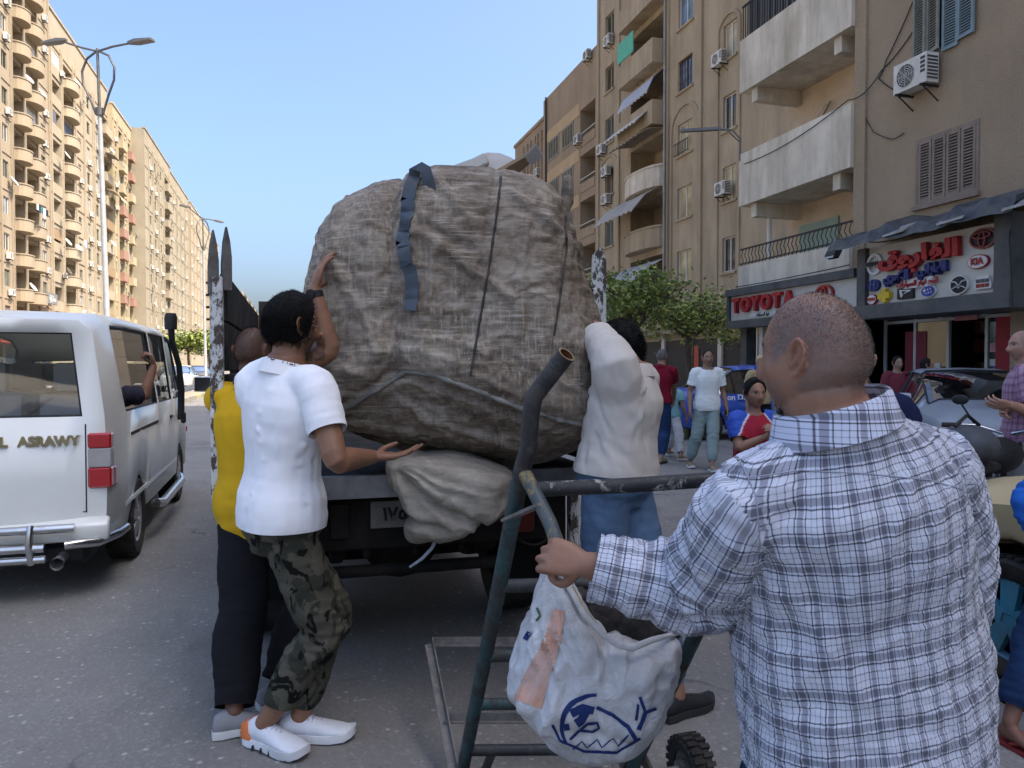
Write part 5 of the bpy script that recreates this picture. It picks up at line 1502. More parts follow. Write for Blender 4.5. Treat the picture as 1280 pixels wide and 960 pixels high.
shell(VAN, PW, 4.55, vys, lambda y: VW * interp([(0, .955), (.12, .99), (.4, 1.), (4.0, 1.), (4.3, .97), (4.52, .9)], y), lambda y: interp([(0, .36), (.3, .33), (4.2, .33), (4.52, .38)], y),
      lambda y: interp([(0, 1.17), (4.0, 1.15), (4.52, .8)], y), lambda y: interp([(0, 1.80), (.25, 1.86), (1., 1.88), (3.2, 1.88), (3.6, 1.84), (4.1, 1.45), (4.3, 1.1), (4.52, .95)], y),
      lambda y: interp([(0, .735), (3.4, .76), (4.5, .7)], y), (1.02, 3.62), .36, v_glass, rear_win=lambda j, c, nc: j == 3 and 0 < c < nc - 1, glass_m=VGL, wtop=.09)
for y in (1.02, 3.62):
    for s in (-1, 1): wheel(VAN, (s * (VW - .1), y, .315), .315, .2, .62, STEELW, 5, s); well(VAN, y, s, VW)
# cabin: floor, seats
MB().bx(-.8, .8, .06, 4.2, .4, .46).build('floor', INTER, VAN)
for r_, y in enumerate((.55, 1.4, 2.25, 3.1)):
    for x in (-.52, 0, .52):
        se = MB().bx(x - .22, x + .22, y, y + .42, .62, .76).build('seat', SEATM, VAN, bevel=.03, bseg=2)
        MB().bx(x - .21, x + .21, y - .1, y + .02, .74, 1.3).build('backrest', SEATM, se, bevel=.03, bseg=2)
        MB().bx(x - .12, x + .12, y - .11, y - .02, 1.32, 1.52).build('headrest', SEATM, se, bevel=.03, bseg=2)
# tailgate details
MB().bx(.715, .855, -.045, .06, .70, .836).build('tail_lamp', TAIL, VAN, bevel=.012); MB().bx(.715, .855, -.045, .06, .959, 1.06).build('tail_lamp', TAIL, VAN, bevel=.012)
MB().bx(.717, .853, -.043, .06, .835, .96).build('tail_lamp', mat('lamp_mid', (.33, .31, .3), .25), VAN, bevel=.006)
MB().bx(-.845, -.66, -.045, .06, .70, 1.06).build('tail_lamp', TAIL, VAN, bevel=.012)
MB().bx(.82, .858, .06, .13, .70, .83).build('tail_lamp', TAIL, VAN, bevel=.01)
o = MB().bx(-.62, -.62 + .0 + .72, -.085, -.06, .93, .985).build('handle_bar', BLACKP, VAN, bevel=.008)
pl = MB().bx(-.36, .16, -.08, -.062, .74, .88).build('number_plate', BLACKP, VAN)
MB().bx(-.34, .14, -.083, -.0795, .755, .865).build('plate_face', flat((.6, .6, .58)), pl)
me = text_mesh("\u0665\u0662\u0660", .1, .002, .003); xform(me, Matrix.Translation((.03, -.086, .81)) @ Matrix.Rotation(PI / 2, 4, 'X')); link('plate_number', me, pl, flat((.02, .02, .02)))
GOLD = mat('badge_gold', (.3, .25, .14), .35, .2, 5, metal=.6)
for tx, x, w in (("EL", .23, .07), ("ASRAWY", .50, .1)):
    me = text_mesh(tx, .085, .006, .004); xform(me, Matrix.Translation((x, -.075 + x * x * .06, 1.015)) @ Matrix.Rotation(PI / 2, 4, 'X')); link('badge', me, VAN, GOLD)
# rear window sunstrip and rim
for x0, x1, z0, z1 in ((-.7, .7, .545, .552), (-.708, -.7, .545, 1.12), (.7, .708, .545, 1.12)): MB().bx(x0, x1, -.062 if abs(x0) < .69 or x1 > .71 else -.034, .02, z0, z1).build('tailgate_gap', BLACKP, VAN)
MB().bx(-.5, .1, -.066, -.03, .66, .705).build('plate_recess', PW, VAN, bevel=.01)
# bumper, chrome bars and exhaust
MB().rings([[(x, y, z) for z, y in ((.36, 0), (.37, -.09), (.47, -.1), (.52, -.02))] for x in (-.84, -.6, 0, .6, .84)]).build('bumper', PW, VAN, 50, bevel=.01)
for z, y in ((.47, -.16), (.36, -.19), (.285, -.17)):
    MB().tube([(-.86, y + .14, z), (-.8, y + .02, z), (-.6, y, z), (.5, y, z)], .026, 10).build('bumper_bar', CHROME, VAN, 60)
MB().tube([(.36, -.16, .47), (.66, -.15, .47)], .028, 10).build('bumper_bar', CHROME, VAN, 60)
MB().tube([(.6, -.14, .36), (.78, -.1, .36), (.87, .12, .37), (.88, .3, .37)], .03, 10).build('bumper_bar', CHROME, VAN, 60)
for x in (-.3, .42): MB().tube([(x, -.17, .26), (x, -.21, .38), (x, -.17, .5)], .022, 8).build('bumper_bracket', CHROME, VAN, 60)
MB().tube([(.55, .3, .26), (.55, -.05, .25), (.56, -.16, .245)], [.03, .03, .04], 14, cap=False).build('exhaust_pipe', STEELW, VAN, 60)
MB().bx(.4, .7, .05, .5, .18, .34).build('silencer', BLACKP, VAN, bevel=.04)
MB().tube([(.9, 1.5, .33), (.93, 1.7, .3), (.93, 3.0, .3), (.9, 3.15, .33)], .04, 10).build('side_step', CHROME, VAN, 60)
# side details: slide rail, pillar trim, handle, snorkel, mirror
MB().bx(.853, .866, .62, 1.95, .985, 1.01).build('door_rail', BLACKP, VAN)
for yy in (2.01, 2.96): MB().bx(.848, .852, yy - .006, yy + .006, .4, 1.14).build('door_gap', BLACKP, VAN)
MB().bx(.855, .875, 2.72, 2.86, .97, 1.0).build('door_handle', BLACKP, VAN, bevel=.005)
MB().bx(.85, .862, .4, 3.25, .5, .53).build('side_trim', PW, VAN)
MB().tube([(.90, 3.3, .92), (.905, 3.3, 1.25), (.895, 3.22, 1.5), (.84, 3.15, 1.75), (.83, 3.13, 1.92)], [.05, .05, .042, .042, .05], 10, flat=.7).build('snorkel', BLACKP, VAN, 60)
MB().lathe([(.06, 0), (.065, .12), (.05, .17)], 12, (.83, 3.13, 1.88)).build('snorkel_cap', BLACKP, VAN, 40)
MB().bx(.9, .95, 3.27, 3.33, .88, 1.0).build('snorkel_foot', BLACKP, VAN, bevel=.015)
MB().beam((.82, 3.72, 1.2), (1.02, 3.78, 1.28), .03, .05).build('mirror_arm', PW, VAN)
mr = MB().bx(.98, 1.2, 3.76, 3.84, 1.2, 1.38).build('mirror', PW, VAN, 50, bevel=.03, bseg=2)
MB().bx(.995, 1.185, 3.752, 3.758, 1.215, 1.365).build('mirror_glass', G_DARK, mr, bevel=.001)
MB().bx(.85, .862, 4.2, 4.26, .72, .78).build('side_lamp', TAIL, VAN)
MB().bx(-.8, .8, 4.4, 4.62, .35, .55).build('bumper', BLACKP, VAN, bevel=.04)
for s in (-1, 1): MB().bx(s * .5, s * .76, 4.47, 4.56, .66, .82).build('headlight', LAMPW, VAN, bevel=.03)

# ------------------------------------------------------------------ sedans
def sedan(label, pos, heading, pm, rim_m=None, L=4.45, Hr=1.46, W=.86, group=None, rim_kind='alloy', parts=True, tyre=.31, name='car', glassm=None):
    rz = math.atan2(-heading.x, heading.y)
    t = thing(name, label, 'car', pos, rz, group)
    wy = (.82, L - .86)
    ys = [0, .06, .2] + [wy[0] + .37 * math.cos(PI * (1 - i / 8)) for i in range(9)] + [1.42, 1.6, 1.85, 1.9, 2.1, 2.28, 2.36, 2.6, 2.8, 3.0, 3.12] + [wy[1] + .37 * math.cos(PI * (1 - i / 8)) for i in range(9)] + [L - .28, L - .12, L]
    ys = sorted(set(round(y, 3) for y in ys))
    zt = [(0, .86), (.08, .98), (.5, 1.02), (.72, 1.03), (1.05, 1.24), (1.4, Hr - .04), (1.9, Hr), (2.3, Hr - .02), (2.7, Hr - .12), (3.3, 1.0), (3.9, .93), (L - .25, .84), (L - .06, .72), (L, .66)]
    def gc(i, y0, y1, j, s):
        m = (y0 + y1) / 2
        if j == 3 and (.98 < m < 1.86): return 'side_a%d' % s
        if j == 3 and (1.9 < m < 2.98): return 'side_b%d' % s
        if j in (4, 5):
            if .74 < m < 1.36: return 'rear_window'
            if 2.4 < m < 3.25: return 'windscreen'
    shell(t, pm, L, ys, lambda y: W * interp([(0, .84), (.15, .95), (.7, .99), (2, 1.), (3.6, .985), (L - .2, .93), (L, .8)], y), lambda y: interp([(0, .35), (.4, .24), (L - .4, .22), (L, .3)], y),
          lambda y: interp([(0, .8), (.5, .93), (1.5, .93), (3.1, .90), (L - .3, .78), (L, .6)], y), lambda y: interp(zt, y), lambda y: interp([(0, W * .75), (.7, W * .8), (1.4, W * .7), (2.3, W * .71), (3.2, W * .82), (L, W * .7)], y),
          wy, .355, gc, zmid=lambda y: .62, glass_m=glassm or TINT)
    for y in wy:
        for s in (-1, 1): wheel(t, (s * (W - .1), y, tyre), tyre, .19, .64, rim_m, 5, s, rim_kind); well(t, y, s, W, .36)
    if parts:
        MB().bx(-.7, .7, .5, 3.2, .3, .36).build('floor', INTER, t)
        for y in (1.2, 2.1):
            for x in (-.36, .36):
                se = MB().bx(x - .25, x + .25, y, y + .45, .45, .6).build('seat', SEATM, t, bevel=.03)
                MB().bx(x - .24, x + .24, y - .12, y + .03, .58, 1.12).build('backrest', SEATM, se, bevel=.04); MB().bx(x - .12, x + .12, y - .12, y - .04, 1.14, 1.3).build('headrest', SEATM, se, bevel=.03)
        MB().bx(-.68, .68, 2.85, 3.25, .7, .93).build('dashboard', INTER, t, bevel=.05)
        for s in (-1, 1):
            MB().rings([[(s * x, L - y, z) for x, y, z in ((.5, .1, .62), (.74, .26, .62), (.75, .36, .74), (.52, .2, .74))], [(s * x, L - y + .03, z) for x, y, z in ((.5, .1, .62), (.72, .22, .62), (.73, .32, .75), (.52, .2, .75))]]).build('headlight', LAMPW, t, bevel=.008)
            MB().bx(s * .5, s * .74, -.02, .12, .72, .88).build('tail_lamp', TAIL, t, bevel=.02)
            MB().bx(s * (W - .0), s * (W + .17), 2.86, 2.96, .96, 1.1).build('mirror', pm, t, 50, bevel=.03, bseg=2)
            for y in (1.42, 2.3): MB().bx(s * (W * .99), s * (W + .025), y, y + .17, .80, .825).build('door_handle', pm, t, bevel=.005)
            MB().bx(s * (W + .002), s * (W - .012), 1.876, 1.884, .34, .93).build('door_gap', BLACKP, t); MB().bx(s * (W + .002), s * (W - .012), 3.0, 3.008, .34, .93).build('door_gap', BLACKP, t)
        MB().bx(-.26, .26, L + .02, L + .035, .42, .53).build('number_plate', flat((.6, .6, .58)), t); MB().bx(-.26, .26, -.075, -.06, .6, .72).build('number_plate', flat((.6, .6, .58)), t)
        MB().bx(-.45, .45, L - .03, L + .02, .54, .64).build('grille', BLACKP, t, bevel=.01); MB().bx(-.6, .6, L - .1, L + .01, .28, .4).build('intake', BLACKP, t, bevel=.01)
    return t
BLUEP = paint('car_blue', (.014, .07, .36), .22, (.2, .18, .15), .3)
SILVP = paint('car_silver_blue', (.36, .40, .45), .28, (.3, .27, .23), .35, .3)
GREYP = paint('car_grey', (.26, .27, .285), .35, (.34, .31, .27), .5, .2)
BEIGP = paint('car_beige', (.6, .47, .25), .3, (.35, .28, .2), .4)
TURQ = mat('turquoise_rim', (.05, .3, .42), .4, .15, 6, dirt=(.15, .13, .11), damt=.5, dscale=5)
DARKRIM = mat('dark_rim', (.05, .05, .052), .4, .2, 6, metal=.4)
# blue car, nose toward the shops
_w = onZ(885, 551, 0)
blue = sedan('blue saloon car with dark alloy wheels and white door lettering', (_w.x - .66, _w.y + .98, 0), Vector((1, -.16, 0)), BLUEP, DARKRIM, Hr=1.5)
me = text_mesh("XT on DIE", .16, .003, .004); xform(me, Matrix.Translation((.868, 1.3, .86)) @ Matrix.Rotation(PI / 2, 4, 'Z') @ Matrix.Rotation(PI / 2, 4, 'X')); link('lettering', me, blue, flat((.75, .75, .75)))
for k in range(2):
    mb = MB().tube([(.866, .66 + .14 * k, .84), (.868, .8 + .17 * k, .64)], .014, 6).tube([(.866, .62 + .14 * k, .80), (.867, .66 + .14 * k, .84), (.867, .71 + .14 * k, .83)], .014, 6); mb.build('wrench_decal', flat((.75, .75, .75)), blue)
# silver car parked aslant behind the motorcycle, nose to the road
hd = Vector((-.52, -.85, 0)).normalized()
q1 = P(1193, 538, 9.85); q1 = Vector((q1.x, q1.y, 0)); rgt = Vector((hd.y, -hd.x, 0))
silver = sedan('silver blue saloon car parked aslant with clear windscreen beside the motorcycle', q1 - hd * 4.2 - rgt * .62, hd, SILVP, Hr=1.47, glassm=CLEARG)
grey = sedan('dusty grey saloon car parked beside the silver blue one', q1 - hd * 4.2 - rgt * .62 + Vector((-.35, 2.7, 0)), hd, GREYP, Hr=1.5)
o = thing('tissue_box', 'turquoise tissue box on the dashboard of the silver blue car', 'box', silver.location + hd * 3.02 + rgt * .1 + Vector((0, 0, .94)), silver.rotation_euler.z)
MB().bx(-.22, .22, -.1, .1, 0, .09).build('carton', flat((.25, .62, .58)), o, bevel=.006); MB().rings([[(-.1, 0, .09), (.1, 0, .09), (.1, .02, .09), (-.1, .02, .09)], [(-.05, .02, .15), (.12, -.01, .14), (.12, .0, .14), (-.05, .03, .15)]]).build('tissue', flat((.8, .8, .8)), o)
# beige car with turquoise wheels at the right edge
_b = onZ(1258, 862, 0)
beige = sedan('beige old car with turquoise wheel rims beside the child in blue', (_b.x + .86 - .02, _b.y - 3.55, 0), Vector((.02, 1, 0)), BEIGP, TURQ, Hr=1.42, tyre=.3)
# far cars along the median and pavement, plain copies
FARW = paint('far_white', (.6, .6, .58)); FARD = paint('far_dark', (.08, .08, .085)); FARR = paint('far_red', (.25, .05, .04))
proto = sedan('white parked car with dusty bonnet far down the sunny pavement', (-13.2, 62, 0), Vector((0, 1, 0)), FARW, parts=False, Hr=1.5)
for i, (x, y, m, nm) in enumerate(((-12.6, 52, FARD, 'dark'), (-13.0, 72, FARR, 'dark red'), (-12.8, 84, FARD, 'black'), (-6.6, 47, FARW, 'white'), (-6.8, 58, FARD, 'dark grey'), (-2.2, 95, FARW, 'small white'), (.5, 120, FARD, 'distant dark'), (-8.5, 75, FARR, 'distant red'))):
    c = copy_tree(proto, None, label='%s car %s' % (nm, ('parked along the sunny pavement', 'queueing past the first one on the sunny pavement', 'parked near the far shops', 'passing beyond the median by the far lamp', 'driving beyond the median', 'driving far up the road', 'far away in the road lane', 'far beyond the median')[i]))
    c.location = (x, y, 0)
    for ch in c.children:
        if ch.name.startswith('body'): ch.data = ch.data.copy(); ch.data.materials[0] = m

# ------------------------------------------------------------------ motorcycle
_m = P(1238, 590, 5.3); MOTO = thing('motorcycle', 'black motorcycle with bags standing in front of the silver blue car', 'motorcycle', (_m.x, _m.y, 0), R_(-62) )
for y in (-.62, .66):
    h = MB().lathe([(.04, -.06), (.04, .06)], 14, (0, 0, 0), 'X').build('wheel', STEELW, MOTO, 40); h.location = (0, y, .29)
    MB().lathe([(.22, -.045), (.27, -.05), (.295, -.02), (.295, .02), (.27, .05), (.22, .045)], 32, (0, 0, 0), 'X', cap=False).build('tyre', RUBBER, h, 40)
    r = MB().lathe([(.22, -.03), (.215, 0), (.22, .03)], 32, (0, 0, 0), 'X', cap=False)
    for k in range(10): a = k * PI / 5; r.tube([(0, 0, 0), (0, .215 * math.cos(a), .215 * math.sin(a))], .008, 5)
    r.build('rim', STEELW, h, 40)
MB().tube([(0, .1, .85), (0, .3, .8), (0, .4, .55), (0, .1, .3), (0, -.3, .33), (0, -.35, .7), (0, .1, .78)], .022, 8).build('frame', BLACKP, MOTO, 60)
MB().bx(-.14, .14, -.1, .3, .3, .56).build('engine', STEELW, MOTO, bevel=.04, bseg=2)
for k in range(5): MB().bx(-.15, .15, .0, .24, .58 + k * .025, .59 + k * .025).build('cooling_fin', STEELW, MOTO)
MB().ball((0, .18, .86), (.15, .29, .13), 18, 12).build('tank', BLACKP, MOTO, 60)
MB().rings([[(x, y, z) for x, z in ((-.13, .8), (.13, .8), (.11, .88), (-.11, .88))] for y in (-.75, -.4)] + [[(x, -.08, z) for x, z in ((-.09, .78), (.09, .78), (.08, .84), (-.08, .84))]]).build('seat', BLACKP, MOTO, bevel=.02)
for s in (-1, 1):
    MB().tube([(s * .09, .66, .29), (s * .09, .52, .62), (s * .09, .42, .95)], .02, 8).build('fork', CHROME, MOTO, 60)
    MB().tube([(s * .03, .42, 1.0), (s * .2, .4, 1.05), (s * .38, .3, 1.05)], .013, 8).build('handlebar', CHROME, MOTO, 60)
    MB().tube([(s * .28, .34, 1.05), (s * .4, .29, 1.05)], .019, 8).build('grip', RUBBER, MOTO, 60)
    MB().tube([(s * .2, .4, 1.05), (s * .3, .42, 1.2)], .007, 6).build('mirror_stalk', BLACKP, MOTO); MB().ball((s * .31, .41, 1.24), (.06, .015, .04), 12, 8).build('mirror', BLACKP, MOTO, 60)
    MB().bx(s * .14, s * .3, -.7, -.28, .46, .78).build('pannier', BLACKP, MOTO, bevel=.04, bseg=2)
    MB().tube([(s * .1, -.62, .29), (s * .1, -.45, .72)], .025, 8).build('shock_absorber', CHROME, MOTO, 60)
MB().ball((0, .54, .92), (.1, .07, .1), 16, 10).build('headlight', LAMPW, MOTO, 60)
MB().rings([[(-.06, .66 + .33 * math.cos(a), .29 + .33 * math.sin(a)), (.06, .66 + .33 * math.cos(a), .29 + .33 * math.sin(a)), (.06, .66 + .34 * math.cos(a), .29 + .34 * math.sin(a)), (-.06, .66 + .34 * math.cos(a), .29 + .34 * math.sin(a))] for a in [R_(20 + 14 * k) for k in range(10)]]).build('mudguard', BLACKP, MOTO, 50)
MB().tube([(.15, .2, .35), (.17, 0, .28), (.17, -.6, .32)], [.02, .025, .04], 10).build('exhaust_pipe', CHROME, MOTO, 60)
MB().tube([(-.05, 0, .3), (-.2, -.05, .0)], .012, 6).build('side_stand', BLACKP, MOTO)
q = MOTO.location + Matrix.Rotation(R_(-62), 3, 'Z') @ Vector((0, -.55, .96)); b = thing('helmet', 'dark grey helmet bag lying on the motorcycle seat', 'bag', q)
MB().ball((0, 0, .03), (.17, .2, .13), 18, 12).build('bag', mat('grey_nylon', (.07, .075, .085), .5, .3, 6), b, 60)
MB().tube([(-.1, 0, .15), (0, 0, .22), (.1, 0, .15)], .012, 6).build('strap', BLACKP, b, 60)

# ------------------------------------------------------------------ truck being loaded
TX0, TX1, TY = -.34, 1.5, 3.62
TR = thing('truck', 'old open truck with black plank sides and pale chipped posts being loaded', 'truck', ((TX0 + TX1) / 2, TY, 0))
TB = mat('truck_black', (.014, .013, .012), .8, .5, 4, .3, 30, .006, dirt=(.09, .075, .06), dscale=3, damt=.7)
TGR = mat('truck_grease', (.008, .0075, .007), .8, .4, 6, .4, 30, .01, dirt=(.04, .03, .024), dscale=4, damt=.6)
def chipped():
    n = NT('chipped_white_paint'); f = n.noise(22, 8, .75, n.mapped((1, 1, .5)))
    n.base(n.mix(n.ramp(f, [(.47, 1.), (.52, 0.)]), n.ramp(n.noise(6, 4), [(.3, (.5, .52, .52)), (.7, (.66, .67, .66))]), (.06, .045, .035))); n.rough(.7); n.bump(f, .5, .004); return n.m
CHIP = chipped()
W = lambda n_, mb, m, par=None, **k: mb.build(n_, m, par or TR, world=True, **k)
W('bed_floor', MB().bx(TX0 + .03, TX1 - .03, TY + .02, TY + 3.2, .9, .975), TB)
W('tail_edge', MB().bx(TX0 + .04, TX1 - .04, TY - .03, TY + .015, .88, .985), mat('worn_steel_edge', (.3, .3, .31), .45, .3, 6, metal=.6, dirt=(.06, .05, .04), dscale=4))
for sd, x in ((0, TX0), (1, TX1)):
    xi = x + (.025 if sd == 0 else -.025)
    for k in range(4):
        z0 = 1.0 + k * .235
        W('side_plank', MB().box((xi, TY + 1.66, z0 + .112), (.032, 3.1, .22), Matrix.Rotation(random.uniform(-.003, .003), 3, 'X')), TB, bevel=.004)
    for y in (.05, 1.1, 2.15, 3.15):
        W('post', MB().bx(x - .028, x + .028, TY + y - .03, TY + y + .03, .86, 1.9), TB if y > .1 else CHIP, bevel=.006)
    if sd == 0:
        for yy, h, lean in ((.0, 2.11, -.018), (.02, 2.13, .036)):
            ax = x + lean
            W('pointed_board', MB().prism([(-.022, 0), (.022, 0), (.022, .15), (.015, .22), (0, .29), (-.014, .22), (-.022, .12)], (ax, TY + yy + .05, h - .29), (.9, .43, 0), (0, 0, 1), (.012, -.026, 0)), mat('weathered_board', (.10, .09, .085), .85, .4, 6, .4, 40, dirt=(.22, .21, .2), dscale=6, damt=.6), bevel=.003)
    else:
        W('pointed_board', MB().prism([(-.045, 0), (.045, 0), (.045, .42), (.02, .5), (-.03, .45)], (x + .01, TY + .06, 1.62), (.92, -.38, 0), (0, 0, 1), (.02, .05, 0)), CHIP, bevel=.003)
W('headboard', MB().bx(TX0 + .04, TX1 - .04, TY + 3.24, TY + 3.3, .98, 2.05), TB)
# chassis and running gear
for x in (.2, .98): W('chassis_rail', MB().bx(x - .05, x + .05, TY + .1, TY + 5.2, .66, .84), TGR, bevel=.01)
W('rear_crossmember', MB().bx(-.22, 1.36, TY + .12, TY + .2, .6, .86), TGR, bevel=.01)
for i in range(7):
    W('bolt', MB().lathe([(.02, .56), (.016, .6)], 8, (-.15 + i * .24, TY + .15, 0)), TGR)
W('axle', MB().lathe([(.06, -.75), (.07, -.2), (.17, -.12), (.19, 0), (.17, .12), (.07, .2), (.06, .75)], 18, (.6, TY + .95, .42), 'X'), TGR, sm=50)
W('axle_housing', MB().ball((.56, TY + .75, .5), (.22, .16, .16), 18, 12), TGR, sm=60)
for x in (.2, .98): W('leaf_spring', MB().rings([[(x - .035, TY + .25 + 1.4 * t, .55 - .18 * math.sin(PI * t) + e), (x + .035, TY + .25 + 1.4 * t, .55 - .18 * math.sin(PI * t) + e)][0:2] + [(x + .035, TY + .25 + 1.4 * t, .55 - .18 * math.sin(PI * t) + .06), (x - .035, TY + .25 + 1.4 * t, .55 - .18 * math.sin(PI * t) + .06)] for t in [i / 10 for i in range(11)] for e in (0,)]), TGR)
for s, x in ((-1, -.12), (1, 1.28)):
    h = wheel(TR, (0, 0, 0), .40, .24, .55, TGR, 5, s, 'steel'); h.location = (x - (TX0 + TX1) / 2, .95, .40)
    h = wheel(TR, (0, 0, 0), .40, .22, .55, TGR, 5, s, 'steel'); h.location = (x - (TX0 + TX1) / 2, 4.3, .40)
    f = W('mud_flap', MB().bx(x - .17 if s > 0 else x - .18, x + .19 if s > 0 else x + .18, TY + .42, TY + .44, .3, .86), mat('flap_rubber', (.009, .0085, .008), .85, .3, 4, .3, 30), bevel=.01)
    if s > 0:
        em = MB(); n = 36; c = Vector((x + .0, TY + .415, .62)); R0 = .12
        em.tube([c + Vector((R0 * math.cos(2 * PI * i / n), 0, R0 * math.sin(2 * PI * i / n))) for i in range(n + 1)], .008, 6)
        for a in (90, 210, 330):
            d = Vector((math.cos(R_(a)), 0, math.sin(R_(a)))); tn = Vector((-d.z, 0, d.x)); em.add([c + tn * .018, c + d * R0, c - tn * .018, c + Vector((0, -.012, 0))], [(0, 1, 3), (1, 2, 3), (0, 2, 1)])
        em.build('star_emblem', mat('worn_emblem', (.075, .07, .065), .7), f, world=True)
lc = W('tail_lamp', MB().bx(-.06, .1, TY + .02, TY + .11, .62, .78), mat('dirty_lamp', (.12, .06, .045), .5, .4, 8, dirt=(.1, .08, .06), damt=.7), bevel=.015)
W('lamp_bracket', MB().tube([(.02, TY + .08, .88), (.03, TY + .06, .78), (-.04, TY + .07, .6), (.1, TY + .07, .55)], .012, 6), TGR)
W('tail_lamp', MB().bx(1.0, 1.16, TY + .02, TY + .11, .66, .78), mat('dirty_lamp_red', (.14, .02, .015), .5, .3, 8), bevel=.015)
pp = P(502, 640, 3.68); PLC = mat('plate_dirty', (.2, .19, .17), .7, .3, 10, dirt=(.08, .07, .06), damt=.6, dscale=8)
pl = W('number_plate', MB().bx(pp.x - .15, pp.x + .17, TY + .05, TY + .06, pp.z - .07, pp.z + .06), PLC, bevel=.003)
me = text_mesh("\u0661\u0667\u0665\u0668", .085, .002, .003); xform(me, Matrix.Translation((pp.x - .01, TY + .046, pp.z - .005)) @ Matrix.Rotation(PI / 2, 4, 'X')); link('plate_number', me, pl, flat((.012, .012, .012)), True)
W('hose', MB().tube([(-.15, TY + .3, .85), (0, TY + .18, .7), (.25, TY + .22, .62), (.4, TY + .3, .8)], .02, 8), TGR, sm=60)
W('side_bumper', MB().bx(TX1 - .05, TX1 + .0, TY + .3, TY + .36, .42, .9), CHIP, bevel=.006)
W('rear_bar', MB().tube([(.12, TY + .12, .5), (1.0, TY + .12, .5)], .03, 10), TGR, sm=60)
# cab in front
CABP = paint('cab_blue_grey', (.2, .23, .25), .45, (.25, .22, .18), .5)
W('cab', MB().rings([[(x, TY + y, z) for y, z in ((3.4, .6), (5.2, .6), (5.25, 1.2), (4.85, 2.0), (3.5, 2.02), (3.4, 1.9))] for x in (TX0 + .06, TX1 - .06)]), CABP, bevel=.05, bseg=2)
W('cab_window', MB().rings([[(x, TY + y, z) for y, z in ((3.75, 1.3), (4.95, 1.3), (4.75, 1.85), (3.75, 1.85))] for x in (TX0 + .05, TX1 - .05)]), G_DARK)
W('rear_window', MB().bx(TX0 + .3, TX1 - .3, TY + 3.385, TY + 3.395, 1.4, 1.85), G_DARK)
W('bonnet', MB().bx(TX0 + .15, TX1 - .15, TY + 5.2, TY + 5.8, .55, 1.15), CABP, bevel=.08, bseg=2)
# ================================================================== SACK, BUNDLE, CART, BAG
def outline_r(poly, cx, cy, a):
    """distance from centre to outline in direction a (pixels, y down -> up flipped)"""
    dx, dy = math.cos(a), -math.sin(a); best = 0
    for (x0, y0), (x1, y1) in zip(poly, poly[1:] + poly[:1]):
        ex, ey = x1 - x0, y1 - y0; den = dx * ey - dy * ex
        if abs(den) < 1e-9: continue
        t = ((x0 - cx) * ey - (y0 - cy) * ex) / den; u = ((x0 - cx) * dy - (y0 - cy) * dx) / den
        if t > 0 and -1e-6 <= u <= 1 + 1e-6: best = max(best, t)
    return best
def seg_dist(x, z, poly):
    best = np.full(len(x), 1e9)
    for (x0, z0), (x1, z1) in zip(poly[:-1], poly[1:]):
        dx, dz = x1 - x0, z1 - z0; t = np.clip(((x - x0) * dx + (z - z0) * dz) / (dx * dx + dz * dz + 1e-12), 0, 1)
        best = np.minimum(best, np.hypot(x - x0 - t * dx, z - z0 - t * dz))
    return best
class Pillow:
    """stuffed bag: an outline with its own distance, real size and depth"""
    def __init__(S, poly, d, dh, nu=180, nv=110, c=None, pw=.75, db=None, fl=.85):
        cx = c[0] if c else sum(p[0] for p in poly) / len(poly); cy = c[1] if c else sum(p[1] for p in poly) / len(poly)
        S.c = P(cx, cy, d); S.k = d / FPX; S.cx, S.cy = cx, cy; S.nu, S.nv = nu, nv
        rad = np.array([outline_r(poly, cx, cy, 2 * PI * i / nu) for i in range(nu)]) * S.k
        ker = np.array([1, 2, 3, 2, 1]) / 9.; rad = np.convolve(np.r_[rad[-2:], rad, rad[:2]], ker, 'valid')
        A = np.linspace(0, 2 * PI, nu, endpoint=False); ph = np.linspace(0.0, PI, nv)
        AA, PH = np.meshgrid(A, ph); RR = np.tile(rad, (nv, 1))
        sp = np.sin(PH) ** pw; cp = np.sign(np.cos(PH)) * np.abs(np.cos(PH)) ** fl
        S.x = (RR * np.cos(AA) * sp).ravel(); S.z = (RR * np.sin(AA) * sp).ravel(); S.y = np.where(cp > 0, -cp * dh, -cp * (db or dh)).ravel()
        S.front = (cp > 0).ravel()
    def px(S, px, py): return ((px - S.cx) * S.k, (S.cy - py) * S.k)
    def pts(S): return np.stack([S.x, S.y, S.z], 1)
    def normals(S):
        p = S.pts().reshape(S.nv, S.nu, 3); du = np.roll(p, -1, 1) - np.roll(p, 1, 1); dv = np.zeros_like(p); dv[1:-1] = p[2:] - p[:-2]; dv[0] = p[1] - p[0]; dv[-1] = p[-1] - p[-2]
        n = np.cross(dv, du); l = np.linalg.norm(n, axis=2, keepdims=True); n = n / np.maximum(l, 1e-9)
        n = n.reshape(-1, 3); s = np.sign((n * p.reshape(-1, 3)).sum(1)); s[s == 0] = 1; return n * s[:, None]
    def push(S, d):
        n = S.normals(); S.x = S.x + n[:, 0] * d; S.y = S.y + n[:, 1] * d; S.z = S.z + n[:, 2] * d
    def build(S, name, m, parent=None, sm=75, sim=None, vox=.016):
        vs = [S.c + _RT * float(a) + _FW * float(b) + Vector((0, 0, float(c))) for a, b, c in zip(S.x, S.y, S.z)]
        mb = MB(); mb.add(vs, grid_faces(S.nu, S.nv)); me = mb.mesh(name)
        bm = bmesh.new(); bm.from_mesh(me); bmesh.ops.remove_doubles(bm, verts=bm.verts, dist=.0006); bm.to_mesh(me); bm.free()
        if sim: me = crumple(remesh(me, vox, 1), **sim)
        shade(me, 180 if sim else sm); o = link(name, me, parent, m, True)
        if sim:
            sb = o.modifiers.new('s', 'SUBSURF'); sb.levels = sb.render_levels = 1
        return o
